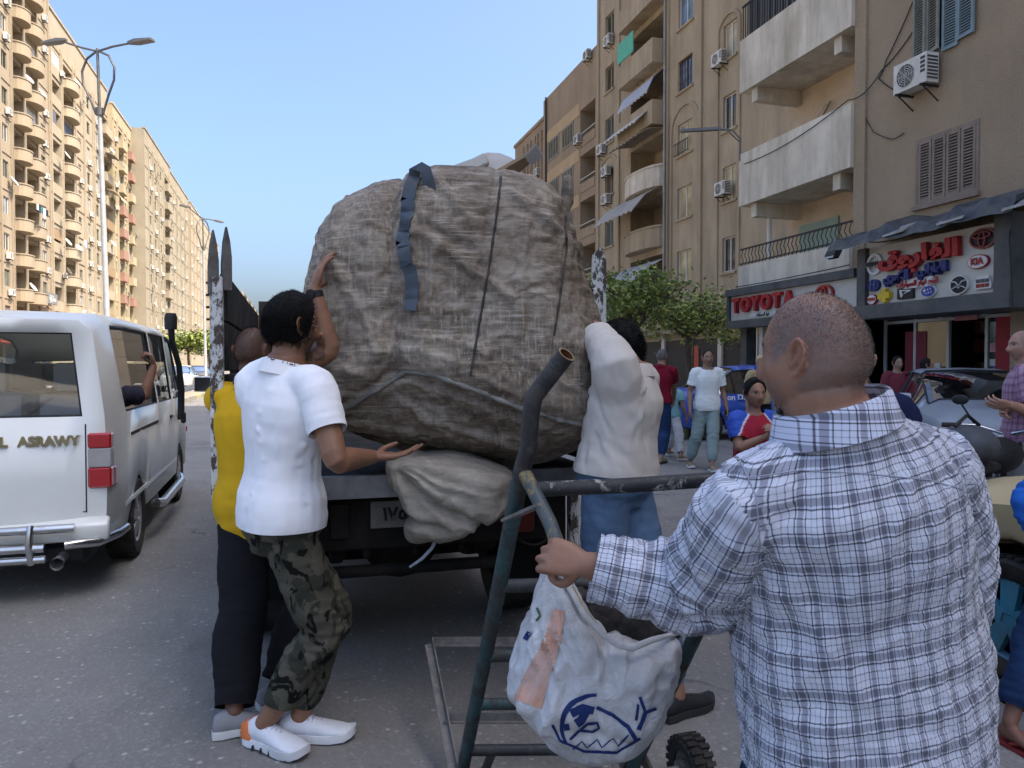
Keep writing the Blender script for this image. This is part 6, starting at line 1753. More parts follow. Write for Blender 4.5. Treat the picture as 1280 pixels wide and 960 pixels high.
def bvh_of(o):
    me = o.data; w = wmat(o); return BVHTree.FromPolygons([w @ v.co for v in me.vertices], [tuple(p.vertices) for p in me.polygons])
def hit(b, px, py, lift=0.):
    r = ray(px, py).normalized(); h = b.ray_cast(EYE, r)
    if h[0] is None: return None
    n = h[1]; n = n if n.dot(r) < 0 else -n
    return h[0] + n * lift, n
def path_on(b, pxs, lift, step=6):
    out = []
    for (x0, y0), (x1, y1) in zip(pxs[:-1], pxs[1:]):
        k = max(1, int(math.hypot(x1 - x0, y1 - y0) / step))
        for i in range(k):
            h = hit(b, x0 + (x1 - x0) * i / k, y0 + (y1 - y0) * i / k, lift)
            if h: out.append(h)
    h = hit(b, *pxs[-1], lift)
    if h: out.append(h)
    return out
def text_on(b, body, px, py, size, ang, name, m, parent, lift=.003, slant=0., arc=None):
    me = text_mesh(body, 1.0, 0.0, .012); v = getv(me)
    bm = bmesh.new(); bm.from_mesh(me); bmesh.ops.triangulate(bm, faces=bm.faces); bmesh.ops.subdivide_edges(bm, edges=[e for e in bm.edges if e.calc_length() > .25], cuts=1); bm.to_mesh(me); bm.free(); v = getv(me)
    ca, sa = math.cos(R_(ang)), math.sin(R_(ang)); out = []
    for x, y, z in v:
        y2 = y; yo = 0
        if arc: yo = arc * x * x
        h = hit(b, px + size * (x * ca + y2 * sa + slant * y), py + size * (x * sa - y2 * ca) + yo, lift)
        out.append(h[0][:] if h else (np.nan,) * 3)
    out = np.array(out)
    if np.isnan(out).any():
        good = ~np.isnan(out[:, 0]); 
        if good.sum() < 3: bpy.data.meshes.remove(me); return None
        bm = bmesh.new(); bm.from_mesh(me); bm.verts.ensure_lookup_table()
        for i, x in enumerate(bm.verts): x.co = Vector(out[i]) if good[i] else Vector((0, 0, -9))
        bmesh.ops.delete(bm, geom=[bm.verts[i] for i in range(len(good)) if not good[i]], context='VERTS'); bm.to_mesh(me); bm.free()
    else: setv(me, out)
    return link(name, me, parent, m, True)
def ribbon(pts, width, thick, name, m, parent, sm=60):
    """flat band along (point, normal) pairs"""
    rs = []
    for i, (p, n) in enumerate(pts):
        t = (pts[min(i + 1, len(pts) - 1)][0] - pts[max(i - 1, 0)][0]).normalized(); s = t.cross(n).normalized()
        rs.append([p - s * width / 2, p + s * width / 2, p + s * width / 2 + n * thick, p - s * width / 2 + n * thick])
    return MB().rings(rs).build(name, m, parent, sm, True)

def sack_mat():
    n = NT('dirty_woven_sack')
    v = n.mapped((1, 1, 1)); vh = n.mapped((.75, .75, 1.6)); vv = n.mapped((1.6, 1.6, .55))
    big = n.noise(1.7, 6, .6, vv, .5); mid = n.noise(6.5, 10, .78, vh, .35); fine = n.noise(34, 8, .8, v, .3)
    c = n.ramp(mid, [(.34, (.10, .074, .052)), (.46, (.19, .149, .111)), (.55, (.285, .236, .186)), (.68, (.40, .35, .285))])
    c = n.mix(n.ramp(big, [(.36, .85), (.6, 0.)]), c, n.mix(1., c, (.5, .45, .4), 'MULTIPLY'))
    c = n.mix(n.ramp(fine, [(.32, .75), (.47, 0.)]), c, n.mix(1., c, (.4, .36, .32), 'MULTIPLY'))
    rz_ = (0, 0, PSI)                                # threads run level and upright across the sack
    def thread(sc, amt, lo, hi, mk, seed):           # worn pale threads of the weave, in patches
        f = n.noise(1., 5, .65, n.mapped(sc, rz_, loc=(seed, 0, seed)), .15); p = n.noise(mk, 4, .6, n.mapped((1, 1, 1), loc=(seed, seed, 0)))
        return n.math('MULTIPLY', n.ramp(f, [(lo, 0.), (hi, amt)]), n.ramp(p, [(.42, 0.), (.62, 1.)]))
    c = n.mix(thread((5, 5, 70), .6, .5, .68, 2.6, 2.), c, (.53, .48, .405)); c = n.mix(thread((80, 80, 4), .5, .5, .68, 2.2, 7.), c, (.51, .46, .385))
    c = n.mix(thread((9, 9, 140), .5, .52, .66, 4., 11.), c, (.57, .525, .45)); c = n.mix(thread((7, 7, 50), .55, .54, .7, 3., 17.), c, (.06, .047, .036))
    c = n.mix(thread((40, 40, 3), .5, .55, .72, 1.6, 23.), c, (.07, .055, .042))
    n.base(c); n.rough(n.ramp(fine, [(.4, .7), (.7, .9)])); n.set(Specular_IOR_Level=.3)
    w1 = n.n('ShaderNodeTexWave', wave_type='BANDS', bands_direction='Z'); w1.inputs['Scale'].default_value = 70; w1.inputs['Distortion'].default_value = 2; n.l(v, w1.inputs['Vector'])
    w2 = n.n('ShaderNodeTexWave', wave_type='BANDS', bands_direction='X'); w2.inputs['Scale'].default_value = 70; w2.inputs['Distortion'].default_value = 2; n.l(v, w2.inputs['Vector'])
    b = n.bump(n.math('ADD', w1.outputs['Fac'], w2.outputs['Fac']), .15, .002)
    r = n.math('ABSOLUTE', n.math('SUBTRACT', n.noise(9, 5, .6, vh, 1.), .5)); b = n.bump(r, .3, .012, b)
    r = n.math('ABSOLUTE', n.math('SUBTRACT', n.noise(22, 4, .6, vh, .8), .5)); n.bump(r, .25, .007, b); return n.m
SACKM = sack_mat()
SO = [(428, 262), (446, 250), (470, 242), (500, 230), (520, 220), (560, 216), (600, 215), (640, 218), (672, 226), (692, 238), (708, 258), (714, 290), (726, 325), (742, 375), (756, 420), (765, 465), (769, 505), (766, 533), (748, 556), (715, 573), (680, 583), (640, 590), (600, 588), (560, 580), (520, 572), (480, 560), (445, 548), (415, 534), (400, 500), (391, 460), (385, 420), (390, 375), (398, 330), (408, 292)]
sk = Pillow(SO, 3.78, .62, 380, 240, (578, 400), .5, .75, .62)
seamH = [sk.px(*p) for p in ((405, 522), (450, 500), (490, 476), (510, 463), (545, 470), (600, 490), (650, 510), (700, 525), (768, 540))]
seamV1 = [sk.px(*p) for p in ((626, 218), (622, 260), (612, 330), (600, 400), (588, 470))]
seamV2 = [sk.px(*p) for p in ((706, 262), (708, 310), (700, 370), (690, 430), (680, 500))]
crease = [sk.px(*p) for p in ((514, 216), (508, 280), (512, 340), (514, 400), (511, 463))]
p0 = sk.pts(); F = sk.front
d = .020 * fbm(p0 * 1.7 + 2, 1) + .006 * fbm(p0 * 4 + 7, 1)
q = p0 * np.array([5., 5., 19.]); g = gnoise(q + 1.5 * np.stack([gnoise(p0 * 3 + 5)] * 3, 1)); d += .0012 * (1 - 2.2 * np.abs(g))
q = p0 * np.array([16., 16., 6.]) + 9; g = gnoise(q + np.stack([gnoise(p0 * 4)] * 3, 1)); d += .001 * (1 - 2.2 * np.abs(g))
dH = seg_dist(sk.x, sk.z, seamH); below = (sk.z < np.interp(sk.x, [a for a, b in seamH], [b for a, b in seamH]))
d -= F * .03 * np.exp(-(dH / .02) ** 2); d += F * (~below) * .034 * np.exp(-((dH - .10) / .07) ** 2)
rr = np.hypot(sk.x - seamH[3][0], sk.z - seamH[3][1]); th = np.arctan2(sk.z - seamH[3][1], sk.x - seamH[3][0])
d += F * below * .005 * np.sin(th * 22 + 3 * gnoise(p0 * 5)) * np.exp(-(rr / .28) ** 2) * smooth(.0, .08, rr)
d -= F * (.028 * np.exp(-(seg_dist(sk.x, sk.z, crease) / .05) ** 2) + .022 * np.exp(-(seg_dist(sk.x, sk.z, crease) / .014) ** 2))
for s_ in (seamV1, seamV2): d -= F * .010 * np.exp(-(seg_dist(sk.x, sk.z, s_) / .016) ** 2)
# diagonal pulls under the strap
for (ax, ay), (bx_, by_), am in (((530, 300), (640, 380), .02), ((520, 420), (620, 440), .018), ((440, 330), (500, 440), .018), ((640, 260), (735, 330), .02), ((660, 450), (740, 500), .016), ((540, 520), (660, 565), .018), ((430, 520), (520, 550), .016), ((560, 250), (600, 300), .014), ((450, 280), (430, 400), .014), ((470, 300), (460, 430), -.014), ((560, 330), (545, 440), .013), ((660, 300), (650, 420), .012), ((540, 300), (600, 330), -.012), ((420, 450), (490, 470), .014), ((600, 530), (690, 545), -.014), ((520, 500), (570, 550), .016)):
    d += F * am * np.exp(-(seg_dist(sk.x, sk.z, [sk.px(ax, ay), sk.px(bx_, by_)]) / .025) ** 2)
_rk = random.Random(9); wx = .012 * gnoise(p0 * 7 + 3); wz = .012 * gnoise(p0 * 7 + 8)
for i in range(30):
    px_, py_ = _rk.uniform(405, 750), _rk.uniform(228, 560)
    an = _rk.gauss(0, .35) if px_ > 520 and py_ < 440 else (_rk.gauss(1.35, .35) if px_ <= 520 else _rk.gauss(.35, .3))
    ln = _rk.uniform(18, 60); a0 = sk.px(px_ - math.cos(an) * ln, py_ - math.sin(an) * ln); a1 = sk.px(px_ + math.cos(an) * ln, py_ + math.sin(an) * ln)
    ds = seg_dist(sk.x + wx, sk.z + wz, [a0, a1]); wd = _rk.uniform(.007, .015); d += F * _rk.choice((-1, 1, 1)) * _rk.uniform(.003, .007) * np.exp(-(ds / wd) ** 2)
d -= F * below * (.05 * smooth(0, .12, dH) + .03 * smooth(.1, .3, dH))
sk.push(d)
SACK = thing('sack', 'giant stuffed dirty woven sack being lifted onto the truck', 'sack', Vector((sk.c.x, sk.c.y, .98)))
sk.x *= .962; sk.z = sk.z * .96 - .012
sack = sk.build('sack_body', SACKM, SACK, 80, dict(frames=13, shrink=-.075, goal=.38, bend=.4), .0155)
bs = bvh_of(sack)
SEAMM = mat('seam_webbing', (.23, .22, .195), .85, .35, 20, .6, 120, .004, dirt=(.06, .05, .04), dscale=9, damt=.8)
SEAMD = mat('seam_dark', (.06, .052, .045), .9, .3, 20, .5, 120, .004)
STRAPM = mat('strap_blue', (.085, .115, .15), .75, .3, 14, .5, 160, .003, dirt=(.03, .028, .026), dscale=7, damt=.8)
ps = path_on(bs, [(410, 524), (450, 500), (490, 476), (508, 464)], .0); MB().tube([a for a, b in ps], [.011 + .003 * math.sin(i * 1.3) for i in range(len(ps))], 7).build('seam', SEAMM, SACK, 60, True)
ps = path_on(bs, [(508, 464), (545, 470), (600, 490), (650, 510), (700, 525), (764, 539)], .0); MB().tube([a for a, b in ps], [.011 + .003 * math.sin(i * 1.7) for i in range(len(ps))], 7).build('seam', SEAMM, SACK, 60, True)
for pp_ in (((626, 221), (622, 260), (612, 330), (600, 400), (588, 470)), ((706, 270), (708, 310), (700, 370), (692, 420))):
    ps = path_on(bs, list(pp_), .002); MB().tube([a for a, b in ps], [.0055 + .0015 * math.sin(i * 2.1) for i in range(len(ps))], 6).build('seam', SEAMD, SACK, 60, True)
st = [(520, 222), (514, 240), (510, 262), (506, 285), (505, 305), (509, 325), (514, 345), (516, 365), (516, 388)]
ps = path_on(bs, st, .012, 4); ps = [(p + n * (.012 * math.sin(i * .35)), (n + _RT * .15 * math.sin(i * .5)).normalized()) for i, (p, n) in enumerate(ps)]
ribbon(ps, .055, .006, 'strap', STRAPM, SACK)
top = hit(bs, 520, 224, .01)[0]
loop = [(top + Vector((0, 0, a)) + _RT * b - _FW * c) for a, b, c in ((-.03, -.01, .0), (.02, -.005, .01), (.035, .02, .03), (.02, .045, .04), (-.04, .06, .03), (-.12, .075, .035), (-.19, .10, .03), (-.235, .125, .025))]
ribbon([(p, (-_FW + Vector((0, 0, .4)) + _RT * .3 * math.sin(i)).normalized()) for i, p in enumerate(loop)], .05, .006, 'strap', STRAPM, SACK)
ps = path_on(bs, [(746, 372), (752, 392), (757, 412), (760, 430)], .01, 4)
if len(ps) > 2: ribbon(ps, .03, .006, 'strap', SEAMD, SACK)
# gathered lip on the upper left and tufts on the upper right
for (ax, ay), rr_, nm in (((428, 275), .05, 'gathered_lip'), ((702, 250), .05, 'torn_corner')):
    c = P(ax, ay, 3.72); mb = MB()
    for i in range(7):
        a = i * .9; c2 = c + _RT * (.03 * math.cos(a) + .01 * i * (-1 if ax < 500 else 1)) + Vector((0, 0, -.05 * i + .06 + .02 * math.sin(a * 2)))
        limb(mb, [c2 + Vector((0, 0, .04)), c2 - Vector((0, 0, .04)) + _FW * .03], [.03, .036], 8)
    me = remesh(mb.mesh(nm), .01, 3); shade(me, 180); link(nm, me, SACK, SACKM, True)
# rope end hanging
MB().tube([P(546, 672, 3.35), P(540, 685, 3.33), P(528, 698, 3.33), P(512, 709, 3.33)], [.009, .008, .008, .005], 7).build('rope', flat((.36, .40, .44), .9), SACK, 60, True)
MB().tube([P(632, 640, 3.4), P(630, 660, 3.4), P(634, 672, 3.4)], .006, 6).build('rope', flat((.36, .37, .38), .9), SACK, 60, True)
# pale bundle tied under the sack
PALE = NT('pale_woven_sack')
cpl = PALE.ramp(PALE.noise(5, 7, .7), [(.3, (.22, .19, .15)), (.55, (.36, .32, .26)), (.75, (.44, .40, .33))]); PALE.base(PALE.mix(PALE.ramp(PALE.noise(18, 7, .75), [(.55, 0.), (.7, .6)]), PALE.mix(PALE.ramp(PALE.noise(1., 5, .65, PALE.mapped((9, 9, 90), (0, .3, PSI))), [(.45, .0), (.65, .45)]), cpl, (.2, .17, .135)), (.17, .145, .115))); PALE.rough(.85)
_b = PALE.bump(PALE.noise(400, 2), .15, .001); _b = PALE.bump(PALE.math('ABSOLUTE', PALE.math('SUBTRACT', PALE.noise(11, 4, .55, None, .7), .5)), .5, .02, _b); PALE.bump(PALE.math('ABSOLUTE', PALE.math('SUBTRACT', PALE.noise(30, 4, .6, None, .5), .5)), .35, .01, _b); PALE = PALE.m
BO = [(480, 572), (500, 566), (560, 570), (610, 582), (638, 594), (634, 625), (622, 640), (604, 648), (586, 660), (566, 672), (540, 670), (515, 670), (510, 655), (512, 640), (500, 615), (486, 592)]
bd = Pillow(BO, 3.36, .2, 170, 90, (565, 610), .55, .3)
p0 = bd.pts(); x0, z0 = bd.px(490, 572); rr = np.hypot(p0[:, 0] - x0, p0[:, 2] - z0); th = np.arctan2(p0[:, 2] - z0, p0[:, 0] - x0)
g = gnoise(np.stack([th * 4.2, rr * 2, th * 0], 1) + gnoise(p0 * 5)[:, None] * .35)
d = .020 * (1 - 2.0 * np.abs(g)) * smooth(0, .15, rr) + .012 * fbm(p0 * 5, 2) + .003 * (1 - 2 * np.abs(gnoise(p0 * 22)))
for s_, am in ((((505, 585), (560, 630), (600, 645)), -.035), (((590, 648), (632, 628)), .02), (((510, 640), (560, 655)), -.03), (((540, 580), (620, 600)), .015)):
    d += am * np.exp(-(seg_dist(bd.x, bd.z, [bd.px(*q_) for q_ in s_]) / .02) ** 2)
bd.push(d)
BUN = thing('bundle', 'pale woven bag bulging from under the giant sack above the number plate', 'bundle', Vector((bd.c.x, bd.c.y, bd.c.z - .2)))
bd.build('bag_body', PALE, BUN, 80)
# scrap on top of the load
o = thing('tarpaulin_bundle', 'grey tarpaulin sheet folded over the top of the giant sack', 'tarpaulin', P(598, 215, 4.5))
for pg, d_, c_ in (([(534, 226), (545, 213), (590, 197), (606, 189), (612, 203), (560, 228)], 4.45, (.36, .345, .32)), ([(606, 189), (625, 190), (642, 197), (656, 222), (590, 226)], 4.5, (.42, .40, .37))):
    a_ = [P(x, y, d_ + (y - 190) * -.004) for x, y in pg]; MB().rings([a_, [q_ + _FW * .3 + Vector((0, 0, -.06)) for q_ in a_]]).build('fold', flat(c_, .9), o, None, True, bevel=.012)
CARD = mat('cardboard', (.34, .24, .16), .85, .2, 6, .2, 40); CARDW = mat('cardboard_white', (.62, .62, .62), .7, .08, 6)
a, b, c, dd = P(622, 216, 4.1), P(655, 197, 4.15), P(664, 203, 4.3), P(636, 228, 4.3)
o = MB().rings([[a, b, c, dd], [x + Vector((0, 0, .02)) for x in (a, b, c, dd)]]).build('cardboard_sheet', CARD); tag(o, 'brown cardboard sheet sticking out on top of the giant sack', 'cardboard')
a, b, c, dd = P(655, 197, 4.16), P(670, 182, 4.2), P(679, 196, 4.35), P(664, 207, 4.32)
o = MB().rings([[a, b, c, dd], [x + Vector((0, 0, .012)) - _FW * .01 for x in (a, b, c, dd)]]).build('cardboard_flap', CARDW); tag(o, 'white cardboard flap at the end of the brown sheet on the sack', 'cardboard')

# ------------------------------------------------------------------ hand cart
def pipe_mat(name, c, c2, thr=.52):
    n = NT(name); f = n.noise(20, 8, .75, n.mapped((1, 1, .8)), .3)
    n.base(n.mix(n.ramp(f, [(thr - .04, 0.), (thr + .04, 1.)]), n.ramp(n.noise(5, 4), [(.3, sc3(c, .7)), (.7, sc3(c, 1.3))]), c2)); n.rough(n.ramp(f, [(.4, .45), (.6, .75)])); n.set(Metallic=.25); n.bump(f, .4, .002); return n.m
TEAL = pipe_mat('teal_pipe', (.032, .075, .078), (.05, .045, .04), .51)
DARKPIPE = pipe_mat('dark_pipe', (.035, .035, .035), (.075, .07, .065), .55)
WORN = pipe_mat('worn_bar', (.03, .03, .03), (.42, .40, .36), .60)
RUSTY = pipe_mat('painted_handle', (.07, .085, .09), (.30, .23, .10), .55)
ANGLE = pipe_mat('angle_iron', (.13, .12, .11), (.2, .18, .16), .52)
BL, BR = onZ(574, 985, .035), onZ(779, 985, .035)
TL, TR_ = P(653, 586, 1.85), P(971, 578, 1.88)
CART = thing('hand_cart', 'tall teal steel hand cart with pipe handles held by the man in the checked shirt', 'hand cart', Vector(((BL.x + BR.x) / 2, (BL.y + BR.y) / 2, 0)))
def cp(nm, pts, r, m, **k): return MB().tube(pts, r, 14, **k).build(nm, m, CART, 60, True)
Lr = lambda t: BL.lerp(TL, t); Rr = lambda t: BR.lerp(TR_, t)
cp('rail', [BL, Lr(.3), Lr(.7), TL], .0215, TEAL); cp('rail', [BR, Rr(.5), TR_], .0215, TEAL)
up = (TL - BL).normalized()
cp('handle', [Lr(.94), TL, P(661, 560, 1.83), P(663, 520, 1.80), P(667, 497, 1.79), P(677, 483, 1.77), P(695, 460, 1.74), P(708, 443, 1.72)], .0215, DARKPIPE, cap=False)
MB().tube([P(707.5, 443.5, 1.722), P(698, 456, 1.737)], .0165, 14, cap=False).build('bore', mat('rust', (.16, .055, .02), .9, .4, 30), CART, 60, True)
MB().lathe([(.0165, 0), (.0218, .0)], 16, cap=False).build('pipe_rim', mat('worn_rim', (.3, .22, .14), .5, .3, 20, metal=.5), CART, 60, False).matrix_world = wmat(CART).inverted() @ place_mat(None, P(708.3, 442.6, 1.719), (P(708, 443, 1.72) - P(695, 460, 1.74)).cross(Vector((0, 0, 1))), (P(708, 443, 1.72) - P(695, 460, 1.74)).cross((P(708, 443, 1.72) - P(695, 460, 1.74)).cross(Vector((0, 0, 1)))))
HND = P(700, 690, 1.748)
cp('handle', [TL, P(668, 615, 1.82), P(688, 655, 1.775), HND, P(706, 704, 1.738)], .0175, RUSTY)
o = cp('handle', [TR_, P(985, 545, 1.84), P(1000, 500, 1.8), P(1030, 470, 1.72)], .0215, DARKPIPE)
cp('handle', [TR_, P(1000, 640, 1.78), P(1015, 690, 1.7)], .0175, RUSTY)
cp('crossbar', [P(664, 612, 1.84), P(780, 607, 1.85), P(900, 599, 1.86), Rr(.985)], .0185, WORN)
for t in (.71, .50, .335, .16): cp('rung', [Lr(t), Lr(t).lerp(Rr(t), .5), Rr(t)], .0185, TEAL if t in (.5, .335) else DARKPIPE)
cp('rung', [Lr(.06), Rr(.06)], .016, DARKPIPE)
MB().beam(P(632, 650, 1.93), P(678, 630, 1.79), .03, .008).build('brace', ANGLE, CART, None, True)
MB().beam(P(793, 930, 2.52), P(772, 985, 2.62), .035, .012).build('brace', ANGLE, CART, None, True); MB().beam(P(796, 930, 2.52), P(822, 985, 2.6), .035, .012).build('brace', ANGLE, CART, None, True)
MB().beam(Lr(.16).lerp(Rr(.16), .15), Lr(.06).lerp(Rr(.06), .13), .03, .01).build('brace', ANGLE, CART, None, True)
# nose frame of angle iron, raised because the cart leans back
nz = (_FW * math.cos(R_(32)) + Vector((0, 0, math.sin(R_(32)))))
N0, N1 = BL - _RT * .01, BR + _RT * .01; NF0, NF1 = P(536, 806, 3.16), P(536, 806, 3.16) + (N1 - N0)
def angle_iron(a, b):
    mb = MB().beam(a, b, .034, .005).beam(a + Vector((0, 0, .016)) + _RT * .015, b + Vector((0, 0, .016)) + _RT * .015, .005, .034); mb.build('nose_bar', ANGLE, CART, None, True)
angle_iron(N0, NF0); angle_iron(N1, NF1); angle_iron(NF0, NF1); angle_iron(N0.lerp(NF0, .42), N1.lerp(NF1, .42)); angle_iron(N0.lerp(NF0, .05), N1.lerp(NF1, .05))
# wheels on the axle
def cart_wheel(c, axis):
    ax = axis.normalized(); M_ = Matrix((ax, ax.cross(Vector((0, 0, 1))) * -1, Vector((0, 0, 1)))).transposed().to_4x4(); M_.translation = c
    h = MB().lathe([(.03, -.05), (.03, .05)], 14, (0, 0, 0), 'X').build('wheel', ANGLE, CART, 40); h.matrix_basis = wmat(CART).inverted() @ M_
    t = MB().lathe([(.055, -.035), (.085, -.04), (.1, -.025), (.1, .025), (.085, .04), (.055, .035)], 30, (0, 0, 0), 'X', cap=False)
    for k in range(22):
        a = 2 * PI * k / 22
        for s in (-1, 1): t.box((s * .02, .1 * math.cos(a + s * .07), .1 * math.sin(a + s * .07)), (.036, .016, .016), Matrix.Rotation(a - PI / 2, 3, 'X'))
    t.build('tyre', RUBBER, h, 40); MB().lathe([(.055, -.03), (.03, -.02), (.03, .02), (.055, .03)], 24, (0, 0, 0), 'X', cap=False).build('rim', ANGLE, h, 40)
wR = P(864, 945, 2.6); wR.z = .112; wL = P(600, 1000, 2.36); wL.z = .112
cart_wheel(wR, wR - wL); cart_wheel(wL, wR - wL); cp('axle', [wL, wR], .012, ANGLE)
# ------------------------------------------------------------------ printed bag on the cart
BG = [(684, 698), (694, 694), (704, 712), (722, 745), (748, 782), (790, 800), (846, 792), (842, 830), (834, 870), (826, 900), (810, 924), (782, 938), (748, 946), (712, 940), (684, 922), (664, 900), (648, 878), (638, 862), (644, 832), (654, 800), (664, 765), (674, 730)]
bg = Pillow(BG, 1.98, .15, 220, 110, (742, 850), .62, .12)
p0 = bg.pts(); tx, tz = bg.px(690, 700); rr = np.hypot(p0[:, 0] - tx, p0[:, 2] - tz); th = np.arctan2(p0[:, 2] - tz, p0[:, 0] - tx)
g = gnoise(np.stack([th * 7 + gnoise(p0 * 8) * .8, rr * 5, p0[:, 1] * 2], 1)); d = .015 * (1 - 2.2 * np.abs(g)) * smooth(.05, .2, rr) * smooth(.55, .25, rr)
d += .010 * fbm(p0 * 9, 2) + .0055 * (1 - 2 * np.abs(gnoise(p0 * np.array([26., 26., 17.]) + gnoise(p0 * 6)[:, None])))
for s_, am in ((((760, 800), (800, 850)), .012), (((700, 800), (680, 880)), .012), (((820, 810), (800, 880)), -.012), (((730, 880), (800, 910)), -.01), (((700, 720), (725, 800)), .012)):
    d += bg.front * am * np.exp(-(seg_dist(bg.x, bg.z, [bg.px(*q_) for q_ in s_]) / .018) ** 2)
bg.push(d)
BAG = thing('printed_sack', 'white printed sack with pink stripe and blue emblem hanging on the hand cart', 'sack', Vector((bg.c.x, bg.c.y, bg.c.z - .22)))
BAGM = NT('white_woven_bag'); cc = BAGM.ramp(BAGM.noise(6, 7, .65), [(.3, (.40, .39, .385)), (.6, (.58, .57, .57)), (.8, (.66, .66, .66))]); BAGM.base(BAGM.mix(BAGM.ramp(BAGM.noise(9, 8, .75), [(.58, 0.), (.74, .5)]), cc, (.2, .165, .12))); BAGM.rough(.65)
_b = BAGM.bump(BAGM.noise(500, 2), .12, .001); _b = BAGM.bump(BAGM.math('ABSOLUTE', BAGM.math('SUBTRACT', BAGM.noise(26, 4, .55, None, .7), .5)), .7, .012, _b); BAGM.bump(BAGM.math('ABSOLUTE', BAGM.math('SUBTRACT', BAGM.noise(60, 4, .6, None, .5), .5)), .4, .006, _b); BAGM = BAGM.m
bag = bg.build('bag_body', BAGM, BAG, 80); bb = bvh_of(bag)
PINK = mat('pink_print', (.55, .28, .19), .75, .2, 14, .15, 60, dirt=(.6, .55, .52), dscale=8, damt=.5); BLUEI = mat('blue_print', (.012, .03, .13), .7, .3, 12, .1, 60)
def print_strip(pxs, width, m, nm, parent=BAG, bvh=bb, lift=.003):
    """printed stroke lying on the cloth, widths in photo pixels"""
    n = len(pxs); w = width if hasattr(width, '__len__') else [width] * n; rows = []
    for i, (x, y) in enumerate(pxs):
        x0, y0 = pxs[max(0, i - 1)]; x1, y1 = pxs[min(n - 1, i + 1)]; dx, dy = x1 - x0, y1 - y0; l = math.hypot(dx, dy) or 1; nx, ny = -dy / l, dx / l
        k = max(2, int(w[i] / 4) if False else 6); row = []
        for j in range(k + 1):
            f = (j / k - .5) * w[i]; h = hit(bvh, x + nx * f, y + ny * f, lift); row.append(h[0] if h else None)
        rows.append(row)
    mb = MB()
    for r0, r1 in zip(rows[:-1], rows[1:]):
        for j in range(len(r0) - 1):
            q_ = [r0[j], r0[j + 1], r1[j + 1], r1[j]]
            if all(x is not None for x in q_) and max((q_[0] - x).length for x in q_[1:]) < .06: mb.quad(*q_)
    if mb.f: return mb.build(nm, m, parent, 80, True)
def dens(pts, step=4):
    out = []
    for (x0, y0), (x1, y1) in zip(pts[:-1], pts[1:]):
        k = max(1, int(math.hypot(x1 - x0, y1 - y0) / step)); out += [(x0 + (x1 - x0) * i / k, y0 + (y1 - y0) * i / k) for i in range(k)]
    return out + [pts[-1]]
pp_ = dens([(700, 762), (694, 790), (684, 820), (672, 845), (660, 880)]); print_strip(pp_, [14 + 24 * i / len(pp_) for i in range(len(pp_))], PINK, 'pink_stripe')
arc = [(742 + 44 * math.cos(R_(a)) + 4, 908 + 40 * math.sin(R_(a))) for a in range(150, 275, 6)]; print_strip(arc, [3 + 4 * math.sin(PI * i / len(arc)) for i in range(len(arc))], BLUEI, 'emblem')
print_strip(dens([(690, 905), (700, 925), (730, 938), (770, 940), (800, 922)]), 3.2, BLUEI, 'emblem')
print_strip(dens([(745, 884), (765, 893), (785, 908), (795, 924)]), 5, BLUEI, 'emblem'); print_strip(dens([(795, 900), (797, 880)]), 3, BLUEI, 'emblem')
print_strip(dens([(714, 892), (728, 884), (742, 888)]), 10, BLUEI, 'emblem'); print_strip(dens([(736, 888), (722, 906), (712, 922)]), [10] * 30, BLUEI, 'emblem') if False else print_strip(dens([(734, 886), (726, 900), (720, 904)]), 11, BLUEI, 'emblem')
print_strip(dens([(712, 924), (722, 914), (734, 904), (746, 903), (749, 909), (740, 914), (726, 912)]), 3.5, BLUEI, 'emblem'); print_strip(dens([(708, 904), (709, 912)]), 7, BLUEI, 'emblem')
print_strip(dens([(716, 936), (728, 926), (734, 934), (746, 924), (752, 934), (766, 922), (772, 932), (786, 918)]), 1.8, BLUEI, 'emblem')
print_strip(dens([(800, 870), (806, 890), (820, 885)]), 4, BLUEI, 'emblem'); print_strip(dens([(806, 890), (798, 912)]), 5, BLUEI, 'emblem'); print_strip(dens([(657, 800), (663, 790)]), 6, BLUEI, 'emblem')
GRN = mat('green_print', (.05, .11, .06), .7); print_strip(dens([(672, 760), (676, 770), (671, 776)]), 3, GRN, 'print_mark')
# rolled rim of the mouth and what is inside
rim = [P(*p, dd_) for p, dd_ in (((682, 702), 1.97), ((690, 694), 1.95), ((700, 712), 1.90), ((712, 735), 1.86), ((728, 765), 1.84), ((752, 792), 1.83), ((772, 806), 1.83), ((790, 810), 1.84), ((815, 800), 1.87), ((845, 792), 1.95))]
mb = MB(); 
for i in range(len(rim) - 1): pass
mb.tube(rim, [.006, .007, .007, .008, .008, .009, .009, .009, .008, .006], 9, flat=.7); mb.build('rim', BAGM, BAG, 60, True)
o = thing('rag_pile', 'dark rags stuffed in the mouth of the white printed sack', 'rags', P(770, 775, 2.0))
mb = MB()
for (x, y), r_ in (((722, 750), .035), ((745, 770), .045), ((770, 780), .05), ((800, 785), .05), ((825, 785), .045), ((760, 765), .05), ((790, 770), .05)): mb.ball(P(x, y, 2.0), (r_ * 1.3, r_ * 1.3, r_), 12, 8)
me = remesh(mb.mesh('rag'), .008, 2); v = getv(me); setv(me, v + getn(me) * (.008 * fbm(v * 40, 2))[:, None]); shade(me, 180); link('rag', me, o, mat('dark_rag', (.045, .04, .038), .95, .4, 12, .8, 80, .01), True)
mb = MB(); ps = [P(690, 705, 1.99), P(706, 735, 1.94), P(722, 765, 1.92), P(742, 790, 1.92)]
ribbon([(p_, (-_FW + _RT * .3).normalized()) for p_ in ps], .04, .01, 'lining', mat('yellowed_lining', (.33, .29, .14), .85, .3, 14), BAG)
